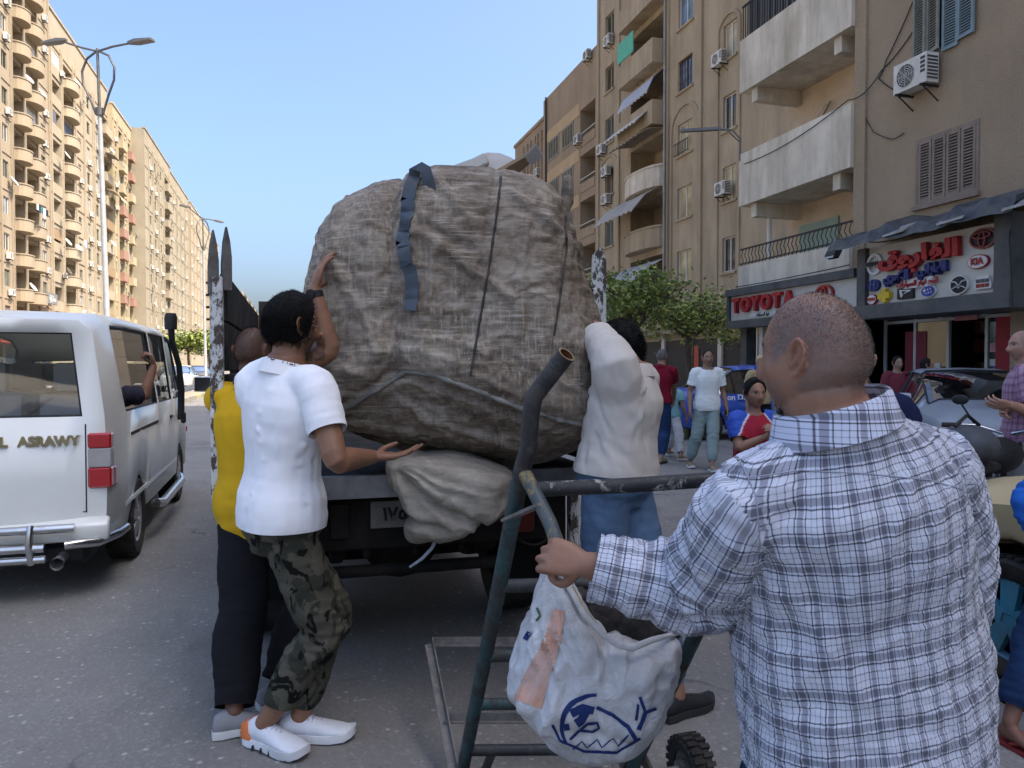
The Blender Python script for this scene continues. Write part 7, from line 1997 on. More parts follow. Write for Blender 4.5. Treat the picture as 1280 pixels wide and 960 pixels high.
# ================================================================== SHOPS, SIGNS, TREES, WIRES
SGREY = mat('sign_frame_grey', (.055, .06, .065), .55, .25, 3, .1, 30, dirt=(.2, .18, .15), damt=.4)
SBOARD = mat('sign_board', (.56, .53, .47), .6, .08, 2, .05, 30, dirt=(.22, .19, .15), dscale=2, damt=.3)
LRED = mat('letter_red', (.36, .022, .025), .5, .2, 6); LBLUE = mat('letter_blue', (.02, .03, .13), .5, .2, 6); LWHITE = mat('letter_white', (.6, .59, .56), .5, .1, 6); LBLACK = flat((.02, .02, .022)); LYEL = mat('letter_yellow', (.6, .42, .03), .5, .15, 6)
XS = 10.75
A0 = onX(1086, 385, XS); A1 = onX(1250, 362, XS)
zb0, zb1 = A0.z, A1.z; zt0, zt1 = onX(1086, 318, XS).z, onX(1250, 268, XS).z
SY0, SY1 = A0.y, A1.y; SL = SY0 - SY1; SZ0, SZ1 = (zb0 + zb1) / 2, (zt0 + zt1) / 2
SIGN = thing('shop_sign', 'wide shop sign with red Arabic lettering and round car emblems', 'shop sign', (XS, SY0, SZ0), -PI / 2)
SH = SZ1 - SZ0
TILT = 0.06
MB().bx(0, SL, .0, .08, 0, SH).build('board', SBOARD, SIGN)
MB().bx(-.22, SL + .3, -.16, .85, -.26, -.002).build('frame', SGREY, SIGN); MB().bx(SL + .002, SL + .3, -.14, .85, 0, SH + .1).build('frame', SGREY, SIGN); MB().bx(-.22, -.002, -.1, .85, 0, SH).build('frame', SGREY, SIGN)
# tin canopy on top, bent and uneven
cn = MB(); n = 22; rows = []
for i in range(n + 1):
    u = -.5 + (SL + 1.2) * i / n; j = .05 * math.sin(i * 1.7) + (.12 if 5 < i < 9 or i > 15 else 0)
    rows.append([(u, -.55, SH + .08 + j * .4), (u, -.58, SH - .03 + j * .3), (u, -.5, SH + .14 + j), (u, .1, SH + .34 + j * .8), (u, .85, SH + .42), (u, .85, SH + .36), (u, .1, SH + .28 + j * .7)])
cn.rings(rows).build('canopy', mat('canopy_tin', (.05, .055, .065), .5, .35, 3, .3, 20, .01, metal=.2, dirt=(.2, .19, .17), damt=.6, dscale=2), SIGN)
for i in range(3):
    u = 1.0 + i * 1.2; MB().rings([[(u, -.6, SH + .02), (u + .5, -.6, SH + .05), (u + .55, -.35, SH + .2), (u + .02, -.35, SH + .18)], [(u, -.6, SH + .05), (u + .5, -.6, SH + .08), (u + .55, -.35, SH + .22), (u + .02, -.35, SH + .2)]]).build('loose_panel', TIN, SIGN)
su, sz = SL / 1100., SH / 460.      # zoomed photo units -> metres
def ST(body, x, y, size, m, nm='lettering', ext=.035, off=.012, stretch=1.0, y0=0., slant=0.):
    me = text_mesh(body, size, ext, off); v = getv(me); v[:, 0] *= stretch; v[:, 0] += slant * v[:, 1]; setv(me, v)
    xform(me, Matrix.Translation((x, -.04 - ext + y0, y)) @ Matrix.Rotation(PI / 2, 4, 'X')); return link(nm, me, SIGN, m)
def disc(x, y, rx, ry, m, nm, th=.05, y0=0., ring=0., parent=None):
    mb = MB(); n = 40
    o_ = [(x + rx * math.cos(2 * PI * i / n), y + ry * math.sin(2 * PI * i / n)) for i in range(n)]
    if ring:
        i_ = [(x + (rx - ring) * math.cos(2 * PI * i / n), y + (ry - ring) * math.sin(2 * PI * i / n)) for i in range(n)]
        a, b = -y0, -y0 - th
        for k in range(n):
            q = (k + 1) % n
            mb.quad((*[o_[k][0], b], o_[k][1]), (o_[q][0], b, o_[q][1]), (i_[q][0], b, i_[q][1]), (i_[k][0], b, i_[k][1])); mb.quad((o_[k][0], a, o_[k][1]), (o_[q][0], a, o_[q][1]), (o_[q][0], b, o_[q][1]), (o_[k][0], b, o_[k][1])); mb.quad((i_[k][0], a, i_[k][1]), (i_[q][0], a, i_[q][1]), (i_[q][0], b, i_[q][1]), (i_[k][0], b, i_[k][1])); mb.quad((o_[k][0], a, o_[k][1]), (o_[q][0], a, o_[q][1]), (i_[q][0], a, i_[q][1]), (i_[k][0], a, i_[k][1]))
    else: mb.rings([[(a, -y0, b) for a, b in o_], [(a, -y0 - th, b) for a, b in o_]])
    return mb.build(nm, m, parent or SIGN, 40)
hx = lambda f: SL * f
hz = lambda f: SH * f
FAROUQ = "\uFED5\uFEEE\uFEAD\uFE8E\uFED4\uFEDF\uFE8D"
ST(FAROUQ, hx(.45), hz(.73), SH * .36, LRED, off=.02, stretch=1.55, ext=.05)
YAB = "\uFEF2\uFEE7\uFE8E\uFE91\uFE8E\uFEF4\uFEDF\uFE8D"; KOR = "\uFEF1\uFEAD\uFEEE\uFEDC\uFEDF\uFE8D"
ST(YAB, hx(.56), hz(.475), SH * .2, LBLUE, off=.016, ext=.04, stretch=1.05); ST('&', hx(.42), hz(.455), SH * .17, LRED, off=.012); ST(KOR, hx(.28), hz(.43), SH * .2, LBLUE, off=.016, ext=.04, stretch=1.05)
pill = [(hx(.44) + a * hx(.105) + b, hz(.285) + c) for a, b, c in [(-1, -.05 * math.sin(R_(t)) * 0 - .06 * math.sin(R_(t)), .085 * math.cos(R_(t))) for t in range(0, 181, 30)] + [(1, .06 * math.sin(R_(t)), -.085 * math.cos(R_(t))) for t in range(0, 181, 30)]]
MB().rings([[(a, -.0, b) for a, b in pill], [(a, -.06, b) for a, b in pill]]).build('name_plate', LWHITE, SIGN)
QIT = "\uFE95\uFE8D\uFEAD\uFE8E\uFEF4\uFEB4\uFEDF\uFE8D \uFEAD\uFE8E\uFEF4\uFECF \uFECA\uFEC4\uFED7"
ST(QIT, hx(.44), hz(.285), SH * .115, LRED, ext=.006, off=.006, y0=-.03)
# emblems
def emblem_nissan():
    cx, cy, r = hx(.065), hz(.70), SH * .175; disc(cx, cy, r, r * 1.05, LWHITE, 'emblem', .06, .0, r * .26)
    b = MB().bx(cx - r * 1.1, cx + r * 1.1, -.1, -.06, cy - r * .2, cy + r * .2).build('emblem_bar', LWHITE, SIGN); ST('NISSAN', cx, cy, r * .5, LBLACK, 'emblem_name', .004, .008, y0=-.065)
emblem_nissan()
cx, cy = hx(.90), hz(.80); MR = mat('emblem_chrome_red', (.2, .05, .05), .4, .2, 6, metal=.3)
disc(cx, cy, .24, .155, flat((.035, .03, .03)), 'emblem', .03); disc(cx, cy, .25, .165, MR, 'emblem_ring', .06, .0, .028); disc(cx, cy - .02, .07, .13, MR, 'emblem_ring', .07, .01, .02); disc(cx, cy + .05, .17, .06, MR, 'emblem_ring', .07, .015, .02)
cx, cy = hx(.87), hz(.475); disc(cx, cy, .2, .115, LRED, 'emblem', .05); disc(cx, cy, .185, .1, LWHITE, 'emblem_face', .008, .05); ST('KIA', cx, cy, .15, LRED, 'emblem_name', .004, .006, y0=-.03)
cx, cy = hx(.06), hz(.34); disc(cx, cy, .155, .115, LBLUE, 'emblem', .06); MB().tube([(cx - .06, -.07, cy - .08), (cx - .04, -.07, cy + .08)], .014, 6).tube([(cx + .04, -.07, cy - .08), (cx + .06, -.07, cy + .08)], .014, 6).tube([(cx - .06, -.07, cy), (cx + .06, -.07, cy + .015)], .012, 6).build('emblem_letter', flat((.1, .13, .25)), SIGN)
cx, cy = hx(.045), hz(.10); disc(cx, cy, .13, .1, LRED, 'emblem', .05); disc(cx, cy, .115, .085, LWHITE, 'emblem_face', .008, .05); ST('TOYO', cx, cy, .075, LRED, 'emblem_name', .004, .004, y0=-.03)
cx, cy = hx(.165), hz(.14); MB().bx(cx - .05, cx + .05, -.09, 0, cy - .13, cy + .13).build('emblem', LYEL, SIGN); MB().bx(cx - .15, cx - .051, -.09, 0, cy - .06, cy + .06).bx(cx + .051, cx + .15, -.09, 0, cy - .06, cy + .06).build('emblem_arms', LYEL, SIGN)
cx, cy = hx(.335), hz(.14); MB().bx(cx - .19, cx + .19, -.05, 0, cy - .1, cy + .1).build('emblem', LBLACK, SIGN, bevel=.005)
MB().prism([(-.13, .07), (.14, .05), (.14, .035), (-.02, -.01), (-.07, -.07), (-.09, -.07)], (cx, -.05, cy), (1, 0, 0), (0, 0, 1), (0, -.01, 0)).build('emblem_mark', LWHITE, SIGN)
MB().prism([(-.06, .045), (.07, .032), (-.015, .005), (-.045, -.03)], (cx, -.0605, cy), (1, 0, 0), (0, 0, 1), (0, -.002, 0)).build('emblem_mark', LBLACK, SIGN)
cx, cy = hx(.52), hz(.13); disc(cx, cy, .165, .11, LWHITE, 'emblem', .05); disc(cx, cy, .15, .095, mat('emblem_blue', (.03, .06, .3), .4), 'emblem_face', .008, .05)
st_ = MB()
for dx, dy, r in ((-.07, .015, .05), (.0, .03, .024), (.055, .035, .022), (.02, -.025, .024), (.075, -.02, .022), (-.03, -.04, .02)):
    st_.prism([(r * (1 if i % 2 == 0 else .32) * math.cos(i * PI / 4), r * (1 if i % 2 == 0 else .32) * math.sin(i * PI / 4)) for i in range(8)], (cx + dx, -.06, cy + dy), (1, 0, 0), (0, 0, 1), (0, -.004, 0))
tag(st_.build('emblem_stars', LWHITE, SIGN), kind='stuff')
cx, cy = hx(.745), hz(.17); disc(cx, cy, .18, .155, LBLACK, 'emblem', .05); disc(cx, cy, .185, .16, LWHITE, 'emblem_ring', .06, .0, .018)
MB().tube([(cx - .16, -.06, cy + .07), (cx - .06, -.06, cy + .05), (cx, -.06, cy - .02), (cx + .06, -.06, cy + .05), (cx + .16, -.06, cy + .07)], .014, 6).tube([(cx - .13, -.06, cy - .06), (cx - .05, -.06, cy - .02), (cx, -.06, cy - .055), (cx + .05, -.06, cy - .02), (cx + .13, -.06, cy - .06)], .01, 6).build('emblem_mark', LWHITE, SIGN, 60)
cx, cy = hx(.905), hz(.16); hexa = [(-.16, -.02), (-.15, -.1), (.15, -.1), (.16, -.02), (.1, .11), (-.1, .11)]
MB().prism(hexa, (cx, 0, cy), (1, 0, 0), (0, 0, 1), (0, -.05, 0)).build('emblem', LWHITE, SIGN)
for x0 in (-.125, -.04, .045):
    for z0 in (-.075, .0): MB().bx(cx + x0, cx + x0 + .075, -.056, -.0505, cy + z0, cy + z0 + .06).build('emblem_cell', flat((.25, .03, .03)) if (z0 < 0) else flat((.1, .09, .085)), SIGN)
# --- second sign
T0 = onX(914, 405, 11.15); T1 = onX(1062, 382, 11.15); TZ0 = (T0.z + T1.z) / 2; TZ1 = (onX(914, 373, 11.15).z + onX(1062, 346, 11.15).z) / 2
SG2 = thing('shop_sign', 'pale shop sign with red block capitals under the cream balconies', 'shop sign', (11.15, T0.y, TZ0), -PI / 2); L2 = T0.y - T1.y; H2 = TZ1 - TZ0
MB().bx(0, L2 + .2, 0, .06, 0, H2).build('board', SBOARD, SG2); MB().bx(-.1, L2 + .25, -.12, .35, H2 + .002, H2 + .18).build('frame', SGREY, SG2); MB().bx(-.1, L2 + .25, -.08, .35, -.2, -.002).build('frame', SGREY, SG2); MB().bx(-.1, -.002, -.08, .35, 0, H2).build('frame', SGREY, SG2)
for i, ch in enumerate('TOYOTA'):
    me = text_mesh(ch, H2 * .78, .05, .022); xform(me, Matrix.Translation((.35 + i * .44, -.07, H2 * .56)) @ Matrix.Rotation(PI / 2, 4, 'X')); link('letter', me, SG2, LRED)
SIGN_ = SIGN; SIGN = SG2; disc(L2 - .75, H2 * .6, .3, .2, LRED, 'emblem_ring', .06, .0, .05, SG2); disc(L2 - .75, H2 * .58, .09, .16, LRED, 'emblem_ring', .06, .01, .035, SG2)
MB().bx(.9, 2.0, -.02, -.001, H2 * .06, H2 * .22).build('name_plate', LWHITE, SG2); ST("\uFE95\uFE8D\uFEAD\uFE8E\uFEF4\uFEB4\uFEDF\uFE8D \uFEAD\uFE8E\uFEF4\uFECF", 1.45, H2 * .14, H2 * .16, LBLACK, ext=.004, off=.004, y0=.018); SIGN = SIGN_
# --- shop interiors and glazing
SHF = thing('parts_shop', 'glazed spare parts shop front with open doorway under the emblem sign', 'shop', (XA, YA0, 0), -PI / 2)
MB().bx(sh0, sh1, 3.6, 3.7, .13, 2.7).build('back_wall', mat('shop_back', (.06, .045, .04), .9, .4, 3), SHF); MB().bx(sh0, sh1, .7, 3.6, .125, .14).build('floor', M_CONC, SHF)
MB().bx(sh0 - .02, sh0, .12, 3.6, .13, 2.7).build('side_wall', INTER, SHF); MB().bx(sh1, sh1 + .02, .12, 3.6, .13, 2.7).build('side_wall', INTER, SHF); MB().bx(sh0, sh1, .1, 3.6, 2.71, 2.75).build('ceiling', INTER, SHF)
UQ = lambda px: YA0 - onX(px, 457, XA + .65).y
d0, d1 = UQ(1184), UQ(1232)
fr_ = MB()
for u in (sh0, (sh0 + d0) / 2, d0, d1, sh1 - .06): fr_ = MB().bx(u, u + .06, .62, .68, .14, 2.7).build('mullion', ALU, SHF)
MB().bx(sh0, sh1, .625, .675, 2.38, 2.44).build('transom', ALU, SHF)
for a, b in ((sh0 + .06, (sh0 + d0) / 2), ((sh0 + d0) / 2 + .06, d0), (d1 + .06, sh1 - .06)): MB().bx(a, b, .645, .655, .14, 2.37).build('shop_glass', CLEARG, SHF)
for k in range(5):
    MB().bx(sh0 + .1, sh1 - .1, 2.9, 3.3, .5 + k * .42, .53 + k * .42).build('shelf', BROWNW, SHF)
BOXC = [(.35, .05, .05), (.3, .25, .1), (.08, .1, .2), (.4, .36, .3), (.05, .05, .05), (.28, .1, .08), (.15, .14, .13)]
for k in range(5):
    u = sh0 + .15
    while u < sh1 - .3:
        w = RNG.uniform(.14, .3); h = RNG.uniform(.15, .34)
        if RNG.random() < .85:
            ic = RNG.randrange(7); tag(MB().bx(u, u + w - .02, 2.92, 3.25, .531 + k * .42, .531 + k * .42 + h).build('parts_box', flat(BOXC[ic])), '%s carton of parts on the %s shelf up inside the emblem-sign shop' % (('red', 'ochre', 'navy', 'cream', 'black', 'rust', 'grey')[ic], ORD[k]), 'carton', 'cartons on the shop shelves').matrix_world = SHF.matrix_basis
        u += w
for (u, v, w, h, c, lb) in ((UQ(1132), 1.3, .55, .9, (.22, .03, .04), 'red poster inside the left shop pane'), (UQ(1245), 1.4, .4, 1.0, (.4, .04, .05), 'red poster inside the right shop pane'), (UQ(1170), 1.35, .12, .2, (.65, .65, .62), 'white notice stuck on the shop glass'), (UQ(1238), 1.75, .12, .16, (.55, .3, .3), 'pink sticker on the right shop pane'), (UQ(1238), 1.5, .12, .12, (.6, .55, .5), 'white sticker below the pink one on the shop pane')):
    o = MB().bx(u, u + w, .63, .64, v, v + h).build('poster', flat(c)); o.matrix_world = SHF.matrix_basis; tag(o, lb, 'poster')
mo = thing('small_sign', 'pink sign above the open shop doorway', 'sign', SHF.matrix_basis @ Vector((UQ(1200), .5, 2.35)), -PI / 2)
MB().bx(0, .5, 0, .03, 0, .26).build('board', flat((.5, .2, .2)), mo); me = text_mesh('MOLY', .15, .003, .006); xform(me, Matrix.Translation((.25, -.005, .16)) @ Matrix.Rotation(PI / 2, 4, 'X')); link('lettering', me, mo, flat((.25, .02, .03)))
for u in (UQ(1182), UQ(1236)):
    o = thing('shop_lamp', 'small white lamp beside the shop doorway, %s' % ('toward the cream building' if u < UQ(1210) else 'away from the cream building'), 'lamp', SHF.matrix_basis @ Vector((u, .55, 2.42)), -PI / 2); MB().bx(-.06, .06, -.05, .05, 0, .1).build('housing', LWHITE, o, bevel=.01); MB().bx(-.05, .05, -.06, -.051, .01, .09).build('lens', flat((.7, .7, .65), .3), o)
S2 = thing('parts_shop', 'dim shop front with grey columns under the red capitals sign', 'shop', (12.95, YC1, 0), -PI / 2)
MB().bx(.1, LC - .3, 2.5, 2.6, .13, 2.6).build('back_wall', INTER, S2); MB().bx(.12, .4, -1.5, -1.2, .12, 2.6).build('column', SGREY, S2); MB().bx(.9, 1.05, -1.45, -1.3, .12, 2.6).build('column', ALUW, S2); MB().bx(LC - .3, LC - .05, -1.5, -1.2, .12, 2.6).build('column', SGREY, S2)
MB().bx(1.1, LC - .4, .3, .32, .13, 2.5).build('shop_glass', G_DARK, S2)
# kiosk clutter below the street tree: flat panels coloured near black for the bays' shade, with pale piers at the foot of building B
for i in range(7):
    o = thing('market_shop', 'dark shop with pale stone pier, %s along the foot of the beige building' % ORD[i], 'shop', (XB - .02, YB1 - 1 - i * 2.6, 0), -PI / 2, 'shop bays of the beige building')
    MB().bx(.3, 2.5, -.02, .0, .13, 2.7).build('shade_panel', flat((.03, .027, .025)), o); MB().bx(0, .3, -.12, 0, .12, 3.0).build('pier', W_CREAM, o); MB().bx(0, 2.59, -.5, 0, 3.0, 3.25).build('fascia', W_C, o)
    if i % 3 == 1: MB().bx(.5, .9, -.06, -.03, .8, 2.4).build('panel', M_RED, o)
# ------------------------------------------------------------------ trees
LEAF = NT('leaf_green'); rn_ = LEAF.n('ShaderNodeObjectInfo'); gi = LEAF.n('ShaderNodeNewGeometry')
LEAF.base(LEAF.ramp(gi.outputs['Random Per Island'], [(0., (.05, .085, .015)), (.4, (.11, .165, .027)), (.75, (.22, .28, .04)), (1., (.34, .36, .08))])); LEAF.rough(.55); LEAF.set(Subsurface_Weight=.0, Transmission_Weight=.0)
LEAF = LEAF.m
BARK = mat('bark', (.10, .075, .055), .9, .4, 8, .8, 30, .02)
def tree(loc, h, crown, label, nleaf=5200, seed=1, cr=None, lean=(0, 0), leaf=.085, name='street_tree', group=None):
    rg = random.Random(seed); t = thing(name, label, 'tree', loc, 0, group)
    tr = MB(); tips = []
    top = Vector((lean[0], lean[1], h * .48)); trunk = [Vector((0, 0, -.05)), Vector((.05, .02, h * .2)), Vector((lean[0] * .5 - .04, lean[1] * .5, h * .36)), top]
    r0 = .035 * h ** .9; tr.tube(trunk, [r0, r0 * .8, r0 * .7, r0 * .6], 10)
    tob = tr.build('trunk', BARK, t, 60)
    cx, cz = crown; lim = MB()
    for i in range(11):
        a = i * 2.4 + rg.random(); el_ = rg.uniform(.1, 1.2); ln = rg.uniform(.6, 1.)
        e = top + Vector((cx * math.cos(a) * math.cos(el_) * ln, cx * math.sin(a) * math.cos(el_) * ln, cz * (.25 + .9 * math.sin(el_)) * ln))
        m1 = top.lerp(e, .5) + Vector((rg.uniform(-.2, .2), rg.uniform(-.2, .2), .12)) * cx * .3
        lim.tube([top - Vector((0, 0, rg.random() * .3)), m1, e], [r0 * .4, r0 * .22, r0 * .08], 6)
        for k in range(5):
            b = m1.lerp(e, .3 + .17 * k) + Vector((rg.gauss(0, .28), rg.gauss(0, .28), rg.gauss(0, .2))) * cx * .6; tips.append(b); lim.tube([m1.lerp(e, .25 + .15 * k), b], [r0 * .12, r0 * .05], 5)
    tag(lim.build('limbs', BARK, t, 60), kind='stuff')
    lf = MB()
    for i in range(nleaf):
        c = tips[rg.randrange(len(tips))]; s = cx * .2
        s *= .45 + 1.1 * ((hash(tuple(c)) % 97) / 97.); p = c + Vector((rg.gauss(0, s), rg.gauss(0, s), rg.gauss(0, s * .55)))
        d_ = Vector((rg.gauss(0, 1), rg.gauss(0, 1), rg.gauss(-.3, .5))).normalized(); n_ = d_.cross(Vector((rg.gauss(0, 1), rg.gauss(0, 1), rg.gauss(0, 1)))).normalized(); w_ = d_.cross(n_)
        L_ = leaf * rg.uniform(.7, 1.5); W_ = L_ * rg.uniform(.22, .34)
        lf.add([p, p + d_ * L_ * .5 + w_ * W_ + n_ * L_ * .06, p + d_ * L_, p + d_ * L_ * .5 - w_ * W_ + n_ * L_ * .06], [(0, 1, 2), (0, 2, 3)])
    tag(link('crown', lf.mesh('crown'), t, LEAF), kind='stuff')
    return t
g = P(795, 457, 21.); tree((g.x, g.y, .0), 5.6, (1.6, 1.7), 'loose pale green street tree close behind the man in the beige shirt', 2600, 3, leaf=.13)
g = P(862, 457, 24.); tree((g.x, g.y, .12), 5.0, (1.9, 1.25), 'dense dark green street tree in front of the red capitals shop', 3500, 5, leaf=.13)
g = P(726, 457, 22.); tree((g.x, g.y, .0), 6.2, (.8, 1.2), 'slim young tree half hidden behind the giant sack', 900, 8, leaf=.14)
for i, (px, d_, h_, lb) in enumerate(((236, 80., 6.5, 'round green tree on the far side of the road behind the van mirror'), (262, 95., 6., 'green tree on the sunny pavement beyond the van mirror'), (275, 120., 7, 'distant green tree near the end of the sunny row'))):
    g = P(px, 457, d_); tree((g.x, g.y, 0), h_, (2.2, 2.0), lb, 2600, 20 + i, leaf=.3)
# ------------------------------------------------------------------ wires
WIRE = flat((.02, .02, .02))
def wire(pts, sag, label, r=.012):
    pts = [Vector(p) for p in pts]; out = []
    for a, b in zip(pts[:-1], pts[1:]):
        for i in range(10): t_ = i / 10; q = a.lerp(b, t_); q.z -= sag * 4 * t_ * (1 - t_); out.append(q)
    out.append(pts[-1]); tag(MB().tube(out, r, 5).build('cable', WIRE, None, 60), label, 'cable')
xw = XA - .03
wire([onX(1175, -20, xw), onX(1102, 88, xw), onX(1060, 125, 11.4), onX(930, 205, 11.4)], .15, 'black cable drooping from the blue shutters to the cream balcony')
wire([onX(1150, -20, xw), onX(1108, 75, xw), onX(1098, 98, xw), onX(1130, 117, xw)], .05, 'thin cable looping down to the air conditioner under blue shutters')
wire([onX(1080, 143, xw), onX(1092, 165, xw), onX(1115, 174, xw), onX(1130, 166, xw)], .02, 'short pale cable end hanging on the brown stucco wall', .009)
wire([onX(1265, 262, XS), onX(1262, 300, XS - .2), onX(1266, 385, XS - .2)], .0, 'loose cables hanging at the end of the emblem sign')
wire([onX(1070, 300, 11.2), onX(1150, 290, 10.3), onX(1270, 245, 10.4)], .1, 'black cable lying over the canopy of the emblem sign')
wire([onX(920, 359, 11.3), onX(1062, 331, 11.3)], .02, 'thin cable along the lowest balcony of the cream building')
# parking stake in a paint bucket
g = onZ(858, 546, 0); t = thing('parking_stake', 'wooden stake set in a yellowish paint bucket beside the blue car', 'stake', (g.x, g.y, 0))
MB().lathe([(.085, 0), (.1, .25), (.095, .26), (.085, .24)], 18).build('bucket', mat('bucket_paint', (.36, .33, .16), .7, .3, 12, .2, 40, dirt=(.3, .29, .27), dscale=8, damt=.7), t, 50); MB().beam((0, 0, .05), (-.1, .06, 1.02), .055, .03).build('stake', mat('stake_wood', (.3, .21, .12), .85, .3, 10), t); MB().lathe([(.08, .2), (.02, .24)], 14).build('concrete_fill', M_CONC, t)
# ================================================================== PEOPLE
UPZ = Vector((0, 0, 1))
def plaid(name, period, base, dark, mid, uvs=True, sc=1.):
    n = NT(name)
    if uvs:
        u = n.n('ShaderNodeUVMap'); vec = u.outputs[0]
    else: vec = n.mapped((1, 1, 1))
    wob = n.n('ShaderNodeTexNoise'); wob.inputs['Scale'].default_value = 6; n.l(n.co(), wob.inputs['Vector'])
    va = n.n('ShaderNodeVectorMath', operation='MULTIPLY_ADD'); n.l(wob.outputs['Color'], va.inputs[0]); va.inputs[1].default_value = (.012, .012, 0); n.l(vec, va.inputs[2])
    s = n.n('ShaderNodeSeparateXYZ'); n.l(va.outputs[0], s.inputs[0])
    def st(c, off, per):
        f = n.math('FRACT', n.math('ADD', n.math('DIVIDE', c, per), off))
        k = .02
        stops = [(0., 1.), (.03, .12), (.055, .12), (.075, .95), (.12, .9), (.135, .42), (.33, .40), (.345, .92), (.40, .95), (.415, .15), (.44, .15), (.455, .98), (.6, 1.), (.615, .55), (.635, .55), (.65, 1.), (.80, .97), (.815, .35), (.835, .35), (.85, 1.)]
        return n.ramp(f, stops)
    a = st(s.outputs[0], .1, period); b = st(s.outputs[2] if not uvs else s.outputs[1], .4, period * 1.12)
    av = n.math('ADD', n.math('MULTIPLY', n.math('MULTIPLY', a, b), .6), n.math('MULTIPLY', n.math('ADD', a, b), .2))
    c = n.ramp(av, [(.08, dark), (.35, mid), (.62, n_mix(mid, base, .55)), (.9, base)])
    n.base(c); n.rough(.88); n.set(Sheen_Weight=.1)
    bb_ = n.bump(n.noise(900, 2), .12, .0008); n.bump(n.noise(12, 4, .55), .25, .008, bb_); return n.m
def n_mix(a, b, t): return tuple(x * (1 - t) + y * t for x, y in zip(a, b))
WHITEC = cloth_mat('white_jersey', (.84, .84, .86)); BEIGEC = cloth_mat('beige_jersey', (.56, .51, .46)); YELC = cloth_mat('yellow_jersey', (.62, .36, .02)); MARC = cloth_mat('maroon_jersey', (.16, .008, .02)); TEEW = cloth_mat('white_tee', (.68, .70, .68)); NAVY = cloth_mat('navy_cloth', (.012, .017, .05)); BLUEC = cloth_mat('blue_fleece', (.02, .14, .52)); REDC = cloth_mat('red_jersey', (.36, .008, .03)); BLK = cloth_mat('black_cloth', (.012, .012, .014)); GRNP = cloth_mat('sage_cotton', (.20, .26, .25)); LTJ = denim('pale_denim', (.36, .37, .38)); DNM = denim('blue_denim', (.075, .125, .20)); DDN = denim('dark_denim', (.012, .03, .075)); GREYC = cloth_mat('grey_cloth', (.25, .25, .26)); CAMO = camo()
SHB, SHW, SHT = flat((.02, .02, .022), .6), mat('white_shoe', (.68, .69, .72), .6, .1, 10, .1, 60), flat((.22, .17, .11), .7)
SOLEW, SOLEB = flat((.6, .6, .58), .6), flat((.03, .03, .03), .7)
def shoes(p, u, s, lace=None, sides='LR', extra=None):
    for sd in sides: p.shoe(sd, u, s, lace_m=lace, extra=extra)
GZ = lambda px, py, z=.085: onZ(px, py, z)

_rg = random.Random(4)
def creases(n, x0, x1, y0, y1, dx, dy, d, am, w=.012, jx=.35):
    out = []
    for i in range(n):
        x, y = _rg.uniform(x0, x1), _rg.uniform(y0, y1); k = _rg.uniform(.6, 1.3); s = _rg.uniform(-jx, jx)
        out.append((P(x, y, d), P(x + dx * k - dy * s, y + dy * k + dx * s, d), w * _rg.uniform(.7, 1.4), am * _rg.choice((-1, 1, 1))))
    return out
# --- man in the checked shirt, holding the cart
pv = P(1082, 866, 1.58); nk = P(1040, 524, 1.50)
wl, wr_ = P(733, 706, 1.69), P(1195, 770, 1.82)
M1 = Person('heavy man in checked shirt seen from behind gripping the hand cart', pv, nk, cdir(-4), cdir(-8), cdir(-37), H=1.70, bulk=1.19, belly=.075, sh_drop=(-.075, -.06), voxel=.0045, skin=(.30, .155, .10), hair='shaved', stubble=(.6, (.115, .105, .105)), fat=1.0, neckw=.076, head_s=1.15,
            hands={'L': (wl, -UPZ * .9 + _RT * .4 + _FW * .5), 'R': (wr_, _RT * .9 - UPZ * .2 - _FW * .3)},
            hand_pose={'L': dict(fdir=(-_RT * .86 + UPZ * .22 + _FW * .12), palm=(_FW * .9 + _RT * -.25 - UPZ * .25), curl=1.12, thumb=.75)}, head_off=-_RT * .005 - UPZ * .035)
PL = plaid('checked_cotton', .056, (.56, .58, .66), (.022, .024, .034), (.15, .155, .20))
FO = [(P(880, 720, 1.62), .13, (-.3, .2, 1), 26, 6, .014), (P(810, 720, 1.66), .12, (.2, .3, 1), 26, 6, .012), (P(940, 700, 1.42), .15, (1, 0, -.8), 15, 4, .012), (P(1190, 700, 1.45), .16, (.4, 0, 1), 15, 4, .014), (P(1060, 850, 1.36), .3, (1, .1, .45), 11, 3, .012), (P(1100, 650, 1.36), .25, (.15, 0, 1), 12, 3, .009), (P(980, 850, 1.38), .2, (-.5, 0, 1), 12, 3, .013), (P(920, 600, 1.45), .12, (1, .3, -.2), 20, 5, .010)]
M1.sim = dict(frames=8, shrink=-.035, goal=.6, gravity=.2)
FO += creases(16, 960, 1180, 620, 900, 40, 60, 1.36, .006, .014) + creases(8, 1080, 1200, 600, 760, 50, -60, 1.38, .006, .014) + creases(9, 880, 950, 580, 700, -40, 50, 1.5, .006, .012) + creases(8, 770, 860, 680, 780, 10, 60, 1.62, .006, .011)
sh1_ = M1.shirt(PL, ease=.026, hem=-.26, sleeve={'L': 1.93, 'R': 1.93}, slv_ease=.034, vox=.0075, folds=FO, uv=True, name='checked_shirt', amp=1.3, neck_cut=.99, loose=1.0, tuck=.02)
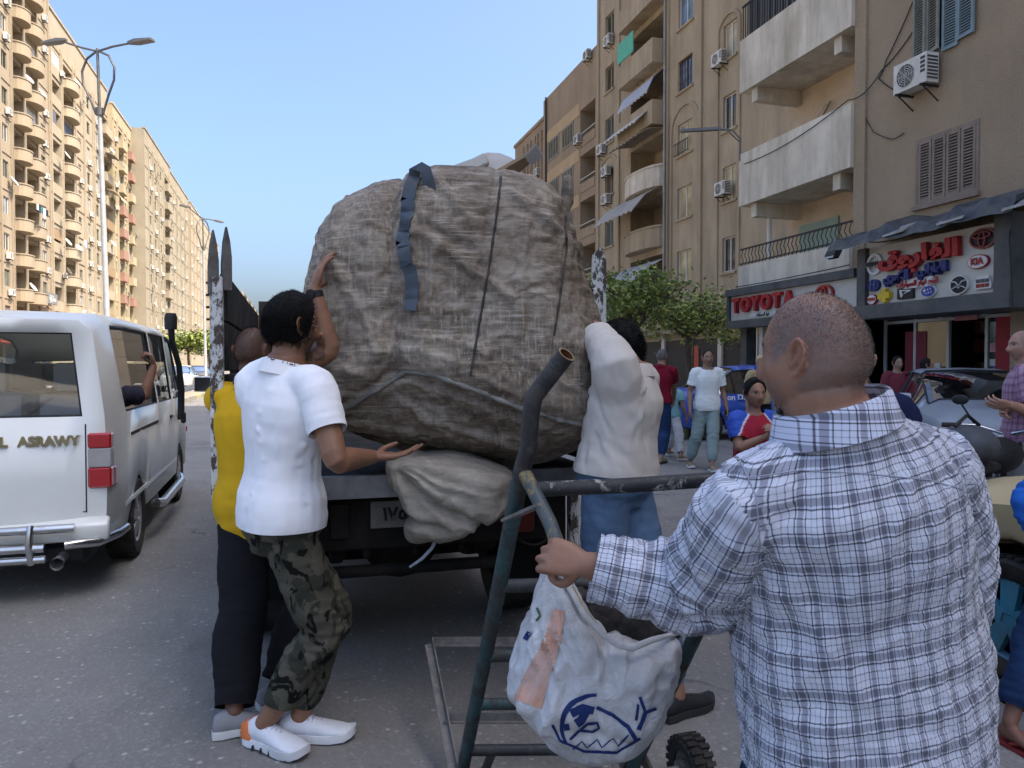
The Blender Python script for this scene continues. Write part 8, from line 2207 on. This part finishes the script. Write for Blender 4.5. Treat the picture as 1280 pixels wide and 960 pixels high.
# collar carries its own cloth coordinates
M1.collar(sh1_, plaid('checked_collar', .055, (.56, .59, .71), (.022, .024, .034), (.15, .155, .20), False), h=.045, r=1.3, open_=.3, lift=.03)
M1.buzz(hair_mat('grey_stubble', (.14, .12, .11), .8), 22000, .0022, 0, top=.85)
bsh = bvh_of(sh1_)
for pts_, nm in ((((930, 598), (1000, 588), (1080, 592), (1160, 600), (1205, 612)), 'yoke_seam'), (((925, 575), (945, 620), (950, 680), (938, 740)), 'armhole_seam'), (((1195, 560), (1205, 620), (1212, 700)), 'armhole_seam')):
    ps = path_on(bsh, list(pts_), .0005, 5)
    if len(ps) > 3: MB().tube([a for a, b in ps], .0014, 5).build(nm, PL, sh1_, 60, True)
M1.sim = None; M1.trousers(DDN, leg_ease=.035); shoes(M1, SHB, SOLEB)
# --- white polo, camouflage trousers
pv = P(352, 650, 2.98); nk = P(358, 455, 2.95)
M2 = Person('man in white polo shirt and camouflage trousers pushing the giant sack', pv, nk, cdir(58), cdir(38), cdir(42, .25), H=1.79, voxel=.0055, skin=(.25, .125, .075), stubble=(.85, (.015, .012, .01)), bulk=1.05,
            hands={'L': (P(393, 362, 3.12), -UPZ + _RT * .5), 'R': (P(466, 571, 2.98), -UPZ * 1. - _FW * .8 + _RT * .25)},
            hand_pose={'L': dict(fdir=(UPZ * .85 + _RT * .15 + _FW * .25), palm=(_RT * .8 + _FW * .5), curl=.25), 'R': dict(fdir=(_RT * .95 + _FW * .2 + UPZ * .02), palm=UPZ, curl=.2, thumb=.1)},
            feet={'R': (GZ(330, 906, .09), cdir(118)), 'L': (GZ(374, 898, .09), cdir(86))}, kneep={'R': cdir(85), 'L': cdir(80)})
M2.hair(HAIR_B, .022, .05, -.08, .004); M2.buzz(HAIR_B, 9000, .016, .014, 'hair_strands', .045, -.075, back=.3)
s2 = M2.shirt(WHITEC, ease=.009, hem=-.02, sleeve=.62, slv_ease=.012, vox=.008, collar=dict(h=.03, r=1.0), name='polo_shirt', loose=.78, tuck=.026, amp=.5, folds=[(P(330, 600, 2.85), .2, (1, .3, .12), 14, 2, .003), (P(385, 540, 2.9), .12, (.3, .2, 1), 26, 5, .008), (P(350, 520, 2.85), .2, (1, .4, .5), 12, 2, .003)] + creases(20, 285, 345, 470, 640, 110, 18, 2.83, .0055, .009, .22) + creases(8, 360, 400, 480, 640, 10, 60, 2.88, .006, .009))
b2_ = bvh_of(s2); PRT = flat((.07, .07, .09), .8)
text_on(bvh_of([c_ for c_ in s2.children if c_.name.startswith('collar')][0]), 'AUTHENTIC', 362, 452, 12, 14, 'collar_print', PRT, s2); text_on(b2_, 'AGIFA', 410, 536, 11, -6, 'sleeve_print', PRT, s2)
M2.sim = None; M2.trousers(CAMO, ease=.02, leg_ease=.016, amp=1.5, cuff=.05, cuff_r=.05, vox=.008)
ORG = flat((.75, .2, .06), .6); LACE = flat((.5, .5, .58), .8)
def heel(T, u):
    MB().rings([[T(x, y, z) for y, z in ((.040 * w, .028), (.043 * w, .05), (.036 * w, .085 * q), (-.036 * w, .085 * q), (-.043 * w, .05), (-.040 * w, .028))] for x, w, q in ((-.05, .75, .8), (-.03, .95, 1.), (.07, 1.02, .95), (.14, 1.03, .6))]).build('heel_patch', ORG, u, 50, True)
    for i in range(5): MB().rings([[T(.2 + .15 * i + a, s_ * .051, z) for a, z in ((0, .001), (.03, .001), (.02, .02))] for s_ in (-1, 1)]).build('sole_groove', SOLEB, u, None, True)
M2.shoe('R', SHW, mat('white_sole', (.66, .66, .66), .6), lace_m=LACE, extra=heel); M2.shoe('L', SHW, mat('white_sole', (.66, .66, .66), .6), lace_m=LACE)
w_, e_ = M2.wr['L'], M2.el['L']; dv = (w_ - e_).normalized()
wt = thing('wristwatch', 'dark wristwatch on the raised arm of the man in white polo', 'watch', w_ - dv * .02); MB().tube([w_ - dv * .035, w_ - dv * .01], .036, 16, flat=.9).build('strap', SHB, wt, 60, True); MB().tube([w_ - dv * .022 - _FW * .03 - _RT * .01, w_ - dv * .022 - _FW * .043 - _RT * .012], .019, 16).build('dial', SHB, wt, 40, True)
# --- yellow shirt, behind him
M3 = Person('man in yellow shirt and black trousers half hidden behind the white polo', P(322, 640, 3.45), P(318, 478, 3.45), cdir(15), cdir(12), cdir(15, -.3), H=1.72, skin=(.16, .075, .045), hair='shaved', stubble=(.3, (.03, .027, .025)), voxel=.007,
            hands={'L': (P(340, 470, 3.85), -UPZ), 'R': (P(400, 500, 3.8), -UPZ)}, feet={'L': (GZ(292, 893), cdir(70)), 'R': (GZ(345, 860), cdir(50))}, head_off=-_RT * .02)
M3.buzz(HAIR_B, 9000, .005)
M3.shirt(YELC, ease=.022, hem=-.16, sleeve=.5, collar=dict(h=.03)); M3.sim = None; M3.trousers(BLK, leg_ease=.045, cuff=.03, cuff_r=.075); shoes(M3, GREYC, SOLEW)
# --- beige polo and jeans, right of the sack
M4 = Person('man in beige polo and blue jeans leaning against the giant sack', P(770, 603, 3.3), P(790, 458, 3.28), cdir(-55), cdir(-62), cdir(-50), H=1.76, skin=(.27, .14, .09), voxel=.007, bulk=1.1, sh_drop=(.09, 0),
            hands={'L': (P(700, 380, 3.75), UPZ * .6 + _RT * .3), 'R': (P(735, 540, 3.62), -UPZ)}, feet={'R': (GZ(846, 872), cdir(55)), 'L': (GZ(760, 858), cdir(-40))}, head_off=_FW * .12 - UPZ * .07 - _RT * .02)
M4.hair(HAIR_B, .024, .05, -.055, .006, seed=5); M4.buzz(HAIR_B, 7000, .02, .015, 'hair_strands', .045, -.05, back=.2)
s4 = M4.shirt(BEIGEC, ease=.018, hem=.1, sleeve=.55, slv_ease=.014, vox=.009, name='polo_shirt', flare=.5, folds=[(P(770, 540, 3.1), .25, (-.5, 0, 1), 20, 4, .012), (P(800, 560, 3.1), .18, (-.6, 0, 1), 24, 5, .007)] + creases(18, 740, 800, 480, 580, 25, -50, 3.12, .007, .012) + creases(6, 760, 800, 425, 470, -20, 30, 3.15, .007, .012), collar=dict(h=.03), loose=.95)
for c_, off in ((flat((.7, .16, .03), .8), .0), (flat((.03, .12, .11), .8), .022)):
    p_, n_ = M4.sleeve_end['L']; MB().tube([p_ - n_ * (off + .004), p_ - n_ * (off + .02)], .069, 20, cap=False).build('sleeve_band', c_, s4, 60, True)
M4.sim = None; M4.trousers(DNM, leg_ease=.025, ease=.016, top=.18, vox=.009); shoes(M4, SHB, SOLEB)
MB().rings([ell(M4.spine(s_), *M4.frame(s_), .2, .148, 24, 2.4) for s_ in (.135, .18)], cap=False).build('belt', SHB, M4.root, 60, True)
# --- passers-by
def walker(label, px, d, H, look, cl, **k):
    zp = .525 * H; zn = .855 * H; ln = k.pop('lean', 0)
    return Person(label, P(px, 457, d) + UPZ * (zp - CAM_H), P(px + ln, 457, d) + UPZ * (zn - CAM_H), cdir(look), cdir(k.pop('sh', look)), cdir(k.pop('face', look)), H=H, **k)
p = walker('man in white tee and sage trousers walking past the blue car', 884, 11.1, 1.72, 178, None, skin=(.27, .15, .1), feet={'R': (GZ(862, 577), cdir(180)), 'L': (GZ(890, 582), cdir(175))}, face_hair=(.03, .025, .02), bulk=.97)
p.hair(HAIR_B, .008, .04, -.05, .002); p.shirt(TEEW, sleeve=.68, ease=.022, hem=-.1, loose=.9); p.trousers(GRNP); shoes(p, SHT, SOLEW)
o = thing('phone', 'dark phone in the hand of the man in white tee', 'phone', p.wr['L'] - UPZ * .1); MB().box(p.wr['L'] - UPZ * .11 + cdir(178) * .035, (.02, .075, .14), .3).build('case', SHB, o, None, True, bevel=.006)
p = walker('boy in red and blue football shirt standing behind the checked shirt', 942, 5.6, 1.36, 172, None, head_s=1.1, skin=(.32, .17, .11), voxel=.006, hands={'R': (P(956, 546, 5.42), -UPZ - _RT), 'L': (P(972, 540, 5.42), -UPZ + _RT)})
p.hair(HAIR_B, .022, .05, -.04, .006); s_ = p.shirt(REDC, sleeve=.7, ease=.025, hem=-.08, name='football_shirt')
SLV = NT('red_blue_shirt'); uvn = SLV.n('ShaderNodeAttribute', attribute_name='col'); SLV.base(uvn.outputs['Color']); SLV.rough(.85); SLV = SLV.m
v = getv(s_.data); lab, arcs = p._label(v); dS = np.minimum(np.linalg.norm(v - arr(p.sh['L']), axis=1), np.linalg.norm(v - arr(p.sh['R']), axis=1)); xx = np.abs((v - arr(p.nk)) @ arr(p.sr)); zz = v[:, 2] - p.nk.z
line = xx * 1.1 + zz * .8; cc_ = np.where((line > .055)[:, None], arr((.02, .08, .42)), arr((.36, .008, .03))); cc_[(line > .045) & (line < .062)] = (.6, .6, .62)
setcol(s_.data, cc_); s_.data.materials[0] = SLV
p.trousers(NAVY); shoes(p, SHB, SOLEB)
p = walker('man in maroon polo and dark jeans walking away past the beige polo man', 824, 11.7, 1.75, 25, None, skin=(.27, .15, .1), lean=3, feet={'R': (GZ(826, 573), cdir(30)), 'L': (GZ(812, 566), cdir(20))}, hands={'R': (P(842, 500, 12.0), -UPZ * .4 + _RT * .7 - _FW * .6)})
p.hair(HAIR_G, .007, .04, -.05, .002); p.shirt(MARC, sleeve=.6, ease=.022, hem=.02, collar=dict(h=.03)); p.trousers(DDN); shoes(p, SHT, SOLEB)
p = walker('child in pale jeans walking beside the man in maroon polo', 840, 12.4, 1.30, 40, None, feet={'R': (GZ(851, 570), cdir(60)), 'L': (GZ(836, 564), cdir(50))}, skin=(.3, .17, .11)); p.hair(HAIR_B, .015); p.shirt(cloth_mat('teal_tee', (.2, .42, .44)), sleeve=.6); p.trousers(LTJ); shoes(p, SHT, SOLEW)
p = walker('person in tan cap hidden behind the head of the man in checked shirt', 950, 13.2, 1.66, 170, None, skin=(.3, .18, .12)); p.shirt(cloth_mat('tan_cloth', (.4, .3, .16)), sleeve=.6); p.trousers(BLK); shoes(p, SHB, SOLEB)
p.hair(cloth_mat('tan_cap_cloth', (.5, .38, .2)), .02, .07, .0, .002, name='cap', sideb=False)
p = walker('person in navy jacket standing behind the checked shirt man', 1068, 3.1, 1.62, 10, None, skin=(.28, .15, .1)); p.hair(HAIR_B, .015); p.shirt(NAVY, sleeve=1.9, ease=.03, hem=-.12, name='jacket'); p.trousers(BLK); shoes(p, SHB, SOLEB)
p = walker('bald man in purple checked shirt beside the motorcycle', 1283, 5.7, 1.76, -62, None, face=-84, skin=(.40, .22, .155), hair='shaved', stubble=(.25, (.1, .09, .085)), voxel=.006, bulk=1.05, hands={'L': (P(1262, 506, 5.35), -UPZ - _FW * .3), 'R': (P(1256, 512, 5.6), -UPZ)}, hand_pose={'L': dict(fdir=(-_RT + UPZ * .05), palm=UPZ * .7 + _FW, curl=.7)})
p.shirt(plaid('purple_check', .05, (.40, .26, .34), (.12, .02, .06), (.22, .06, .13)), sleeve=.75, ease=.025, hem=-.12, uv=True, collar=dict(h=.035), slv_ease=.03); p.trousers(GREYC); shoes(p, SHB, SOLEB)
p = walker('child in blue sweater and dark jeans beside the beige car', 1352, 3.15, 1.36, -30, None, skin=(.22, .10, .065), feet={'L': (GZ(1262, 905), cdir(165)), 'R': (GZ(1325, 880), cdir(170))}, hands={'L': (P(1318, 690, 3.0), -_RT * 1 - UPZ * .4)}, kneep={'L': cdir(-40), 'R': cdir(-20)})
p.hair(HAIR_B, .018); p.shirt(BLUEC, sleeve=1.9, ease=.022, hem=-.05, slv_ease=.03, name='sweater'); p.trousers(DDN, cuff=.07)
for sd in 'LR':
    A, fd = p.an[sd], p.fd[sd]; rt = fd.cross(UPZ); sl = MB().rings([[A - UPZ * .085 + fd * x + rt * y + UPZ * z for y, z in ((-w, 0), (w, 0), (w, .014), (-w, .014))] for x, w in ((-.06, .025), (-.03, .033), (.07, .033), (.14, .04), (.17, .025))]).build('flip_flop', flat((.25, .03, .03)), p.root, None, True); MB().tube([A - UPZ * .06 + fd * .03 - rt * .034, A - UPZ * .042 + fd * .1, A - UPZ * .06 + fd * .03 + rt * .034], .005, 6).build('toe_strap', flat((.2, .02, .02)), sl, 60, True)
for px_, d_, lb, c_ in ((1121, 12.6, 'dark haired person in maroon top by the shop glass', (.16, .03, .04)), (1156, 12.2, 'dark haired person in patterned top bending by the shop doorway', (.3, .28, .26))):
    p = walker(lb, px_, d_, 1.64 if px_ < 1130 else 1.60, 175 if px_ < 1130 else 100, None, skin=(.28, .16, .11)); p.hair(HAIR_B, .02); p.shirt(cloth_mat('top_cloth', c_), sleeve=.6); p.trousers(BLK); shoes(p, SHB, SOLEB)
# --- passenger in the van, arm out of the window
vm = lambda x, y, z: VAN.matrix_basis @ Vector((x, y, z)); vf = Vector((math.sin(-VAN.rotation_euler.z), math.cos(VAN.rotation_euler.z), 0)); vr = Vector((vf.y, -vf.x, 0))
p = Person('passenger in dark striped shirt resting an arm out of the minibus window', vm(.52, .72, .78), vm(.56, .7, 1.36), vf, vf, vf, H=1.7, skin=(.24, .12, .075), hands={'R': (vm(.97, .98, 1.5), vr * .6 + vf * .8 - UPZ)}, feet={'L': (vm(.42, 1.15, .55), vf), 'R': (vm(.62, 1.15, .55), vf)}, hand_pose={'R': dict(fdir=(UPZ - vr * .2), palm=-vr, curl=1.0, thumb=.6)}, kneep={'L': UPZ, 'R': UPZ}, voxel=.007)
p.hair(HAIR_B, .015); p.shirt(cloth_mat('dark_striped', (.03, .028, .045)), sleeve=.8, ease=.02); p.trousers(BLK)
